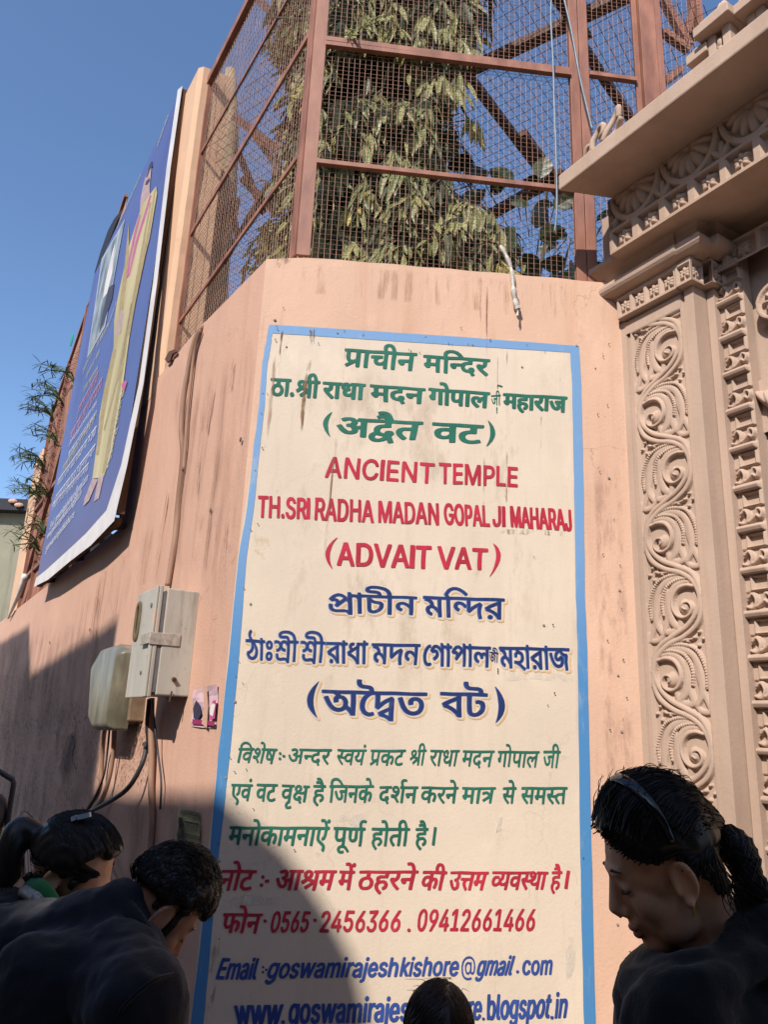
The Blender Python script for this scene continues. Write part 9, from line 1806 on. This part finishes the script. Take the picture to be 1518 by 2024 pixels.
m = MB(); q = at(152, 1621, 1.920); m.box(q, np.array([.028, 0, .008]), np.array([0, .012, 0]), np.array([-.003, 0, .010])); m.box(at(140, 1624, 1.920), np.array([.010, 0, .004]), np.array([0, .012, 0]), np.array([-.003, 0, .010])); obj('hair_clip', m, simple('pale_blue_clip', (.40, .45, .52), .3), wom)
for sgn in (-1, 1):
    hp = hw_ + np.array([0, .09 * sgn, 0]); m = MB(); m.ellipsoid(np.array([hp[0] + .06, hp[1], .035]), [np.array([.13, 0, 0]), np.array([0, .045, 0]), np.array([0, 0, .035])]); obj('shoe', m, M_CABLE, wom, smooth=True)

# ---- child in front of the sign
cc = at(868, 2058, 2.2)
ch = Face(cc, (.1, .95, -.25), (0, .25, .95), .92)
kid = thing('person', 'child with dark brown hair seen from behind in front of the sign', 'person', np.array([cc[0], 2.23, 0]))
nkc = np.array([cc[0], 2.21, cc[2] - .13])
m = MB(); head(m, ch, nkc); ear(m, ch, 1); ear(m, ch, -1)
ck = nkc + UP * -.12; hk = np.array([cc[0], 2.23, .40]); cone(m, nkc, ck, .045, .085); cone(m, ck, hk, .095, .09)
for sgn in (-1, 1):
    sh = ck + np.array([.115 * sgn, 0, .03]); cone(m, ck, sh, .06, .04); el = sh + np.array([.03 * sgn, .0, -.17]); wr = el + np.array([0, .05, -.14]); limb(m, [sh, el, wr], [.038, .031, .023]); hand(m, wr, np.array([0, .2, -1.]), np.array([-sgn, 0, 0.]), sgn, .66, .5)
    hp = hk + np.array([.06 * sgn, 0, 0]); limb(m, [hp, np.array([hp[0], 2.22, .22]), np.array([hp[0], 2.23, .06])], [.062, .045, .034]); limb(m, [np.array([hp[0], 2.23, .04]), np.array([hp[0], 2.32, .03])], [.034, .024])
fuse(obj('body', m, M_SKIN2, kid), .0048, 5); eyes(ch, kid)
m = MB()
for th in np.linspace(.7, 3.75, 16):
    for ph in np.linspace(-1.35, 1.35, 12): p_ = on_skull(ch, th, ph, 0.97 + (.03 if 1.2 < th < 1.9 else 0)); m.ellipsoid(p_, [ch.f * .018, ch.l * .018, ch.u * .018], n=8, m=6)
ch.e(m, -.02, .125, -.01 , .03, .018, .03, n=8); kcap = fuse(obj('hair', m, M_HAIRB, kid), .005, 16)
rows = []
for _ in range(1500):
    th0, ph0 = rg.uniform(.9, 3.4), rg.uniform(-1.35, 1.35); tw = .5 + rg.normal(0, .12)
    rows.append(spl3(np.array([on_skull(ch, th0 + .42 * f, ph0 + tw * f * (1 if ph0 > -.3 else -.6), 1.165 + .03 * f * (1 - f) + rg.normal(0, .007)) for f in np.linspace(0, 1, 4)]), 3))
for _ in range(10):
    th0, ph = rg.uniform(1.3, 1.8), rg.uniform(-.9, .9); a = on_skull(ch, th0, ph, 1.17); rows.append(spl3(np.array([a, a + np.array([rg.normal(0, .012), 0, .006]), a + np.array([rg.normal(0, .025), 0, rg.uniform(.0, .012)])]), 4))
m = MB(); strands(m, rows, .0011); obj('loose_hair', m, M_HAIRB, kcap, smooth=True)
m = MB(); cone(m, ck, hk, .11, .115)
for sgn in (-1, 1): sh = ck + np.array([.115 * sgn, 0, .03]); cone(m, ck, sh, .075, .055); el = sh + np.array([.03 * sgn, 0, -.17]); limb(m, [sh, el, el + np.array([0, .04, -.12])], [.055, .046, .036])
folds(fuse(obj('jumper', m, cloth('maroon_jumper', (.08, .015, .02)), kid), .007, 4))
m = MB()
for sgn in (-1, 1): hp = hk + np.array([.06 * sgn, 0, .01]); limb(m, [hp, np.array([hp[0], 2.22, .22]), np.array([hp[0], 2.23, .07])], [.075, .06, .05])
fuse(obj('trousers', m, M_PANT, kid), .008, 4)
for sgn in (-1, 1): m = MB(); m.ellipsoid(np.array([cc[0] + .06 * sgn, 2.27, .03]), [np.array([.04, 0, 0]), np.array([0, .09, 0]), np.array([0, 0, .03])]); obj('shoe', m, M_CABLE, kid, smooth=True)
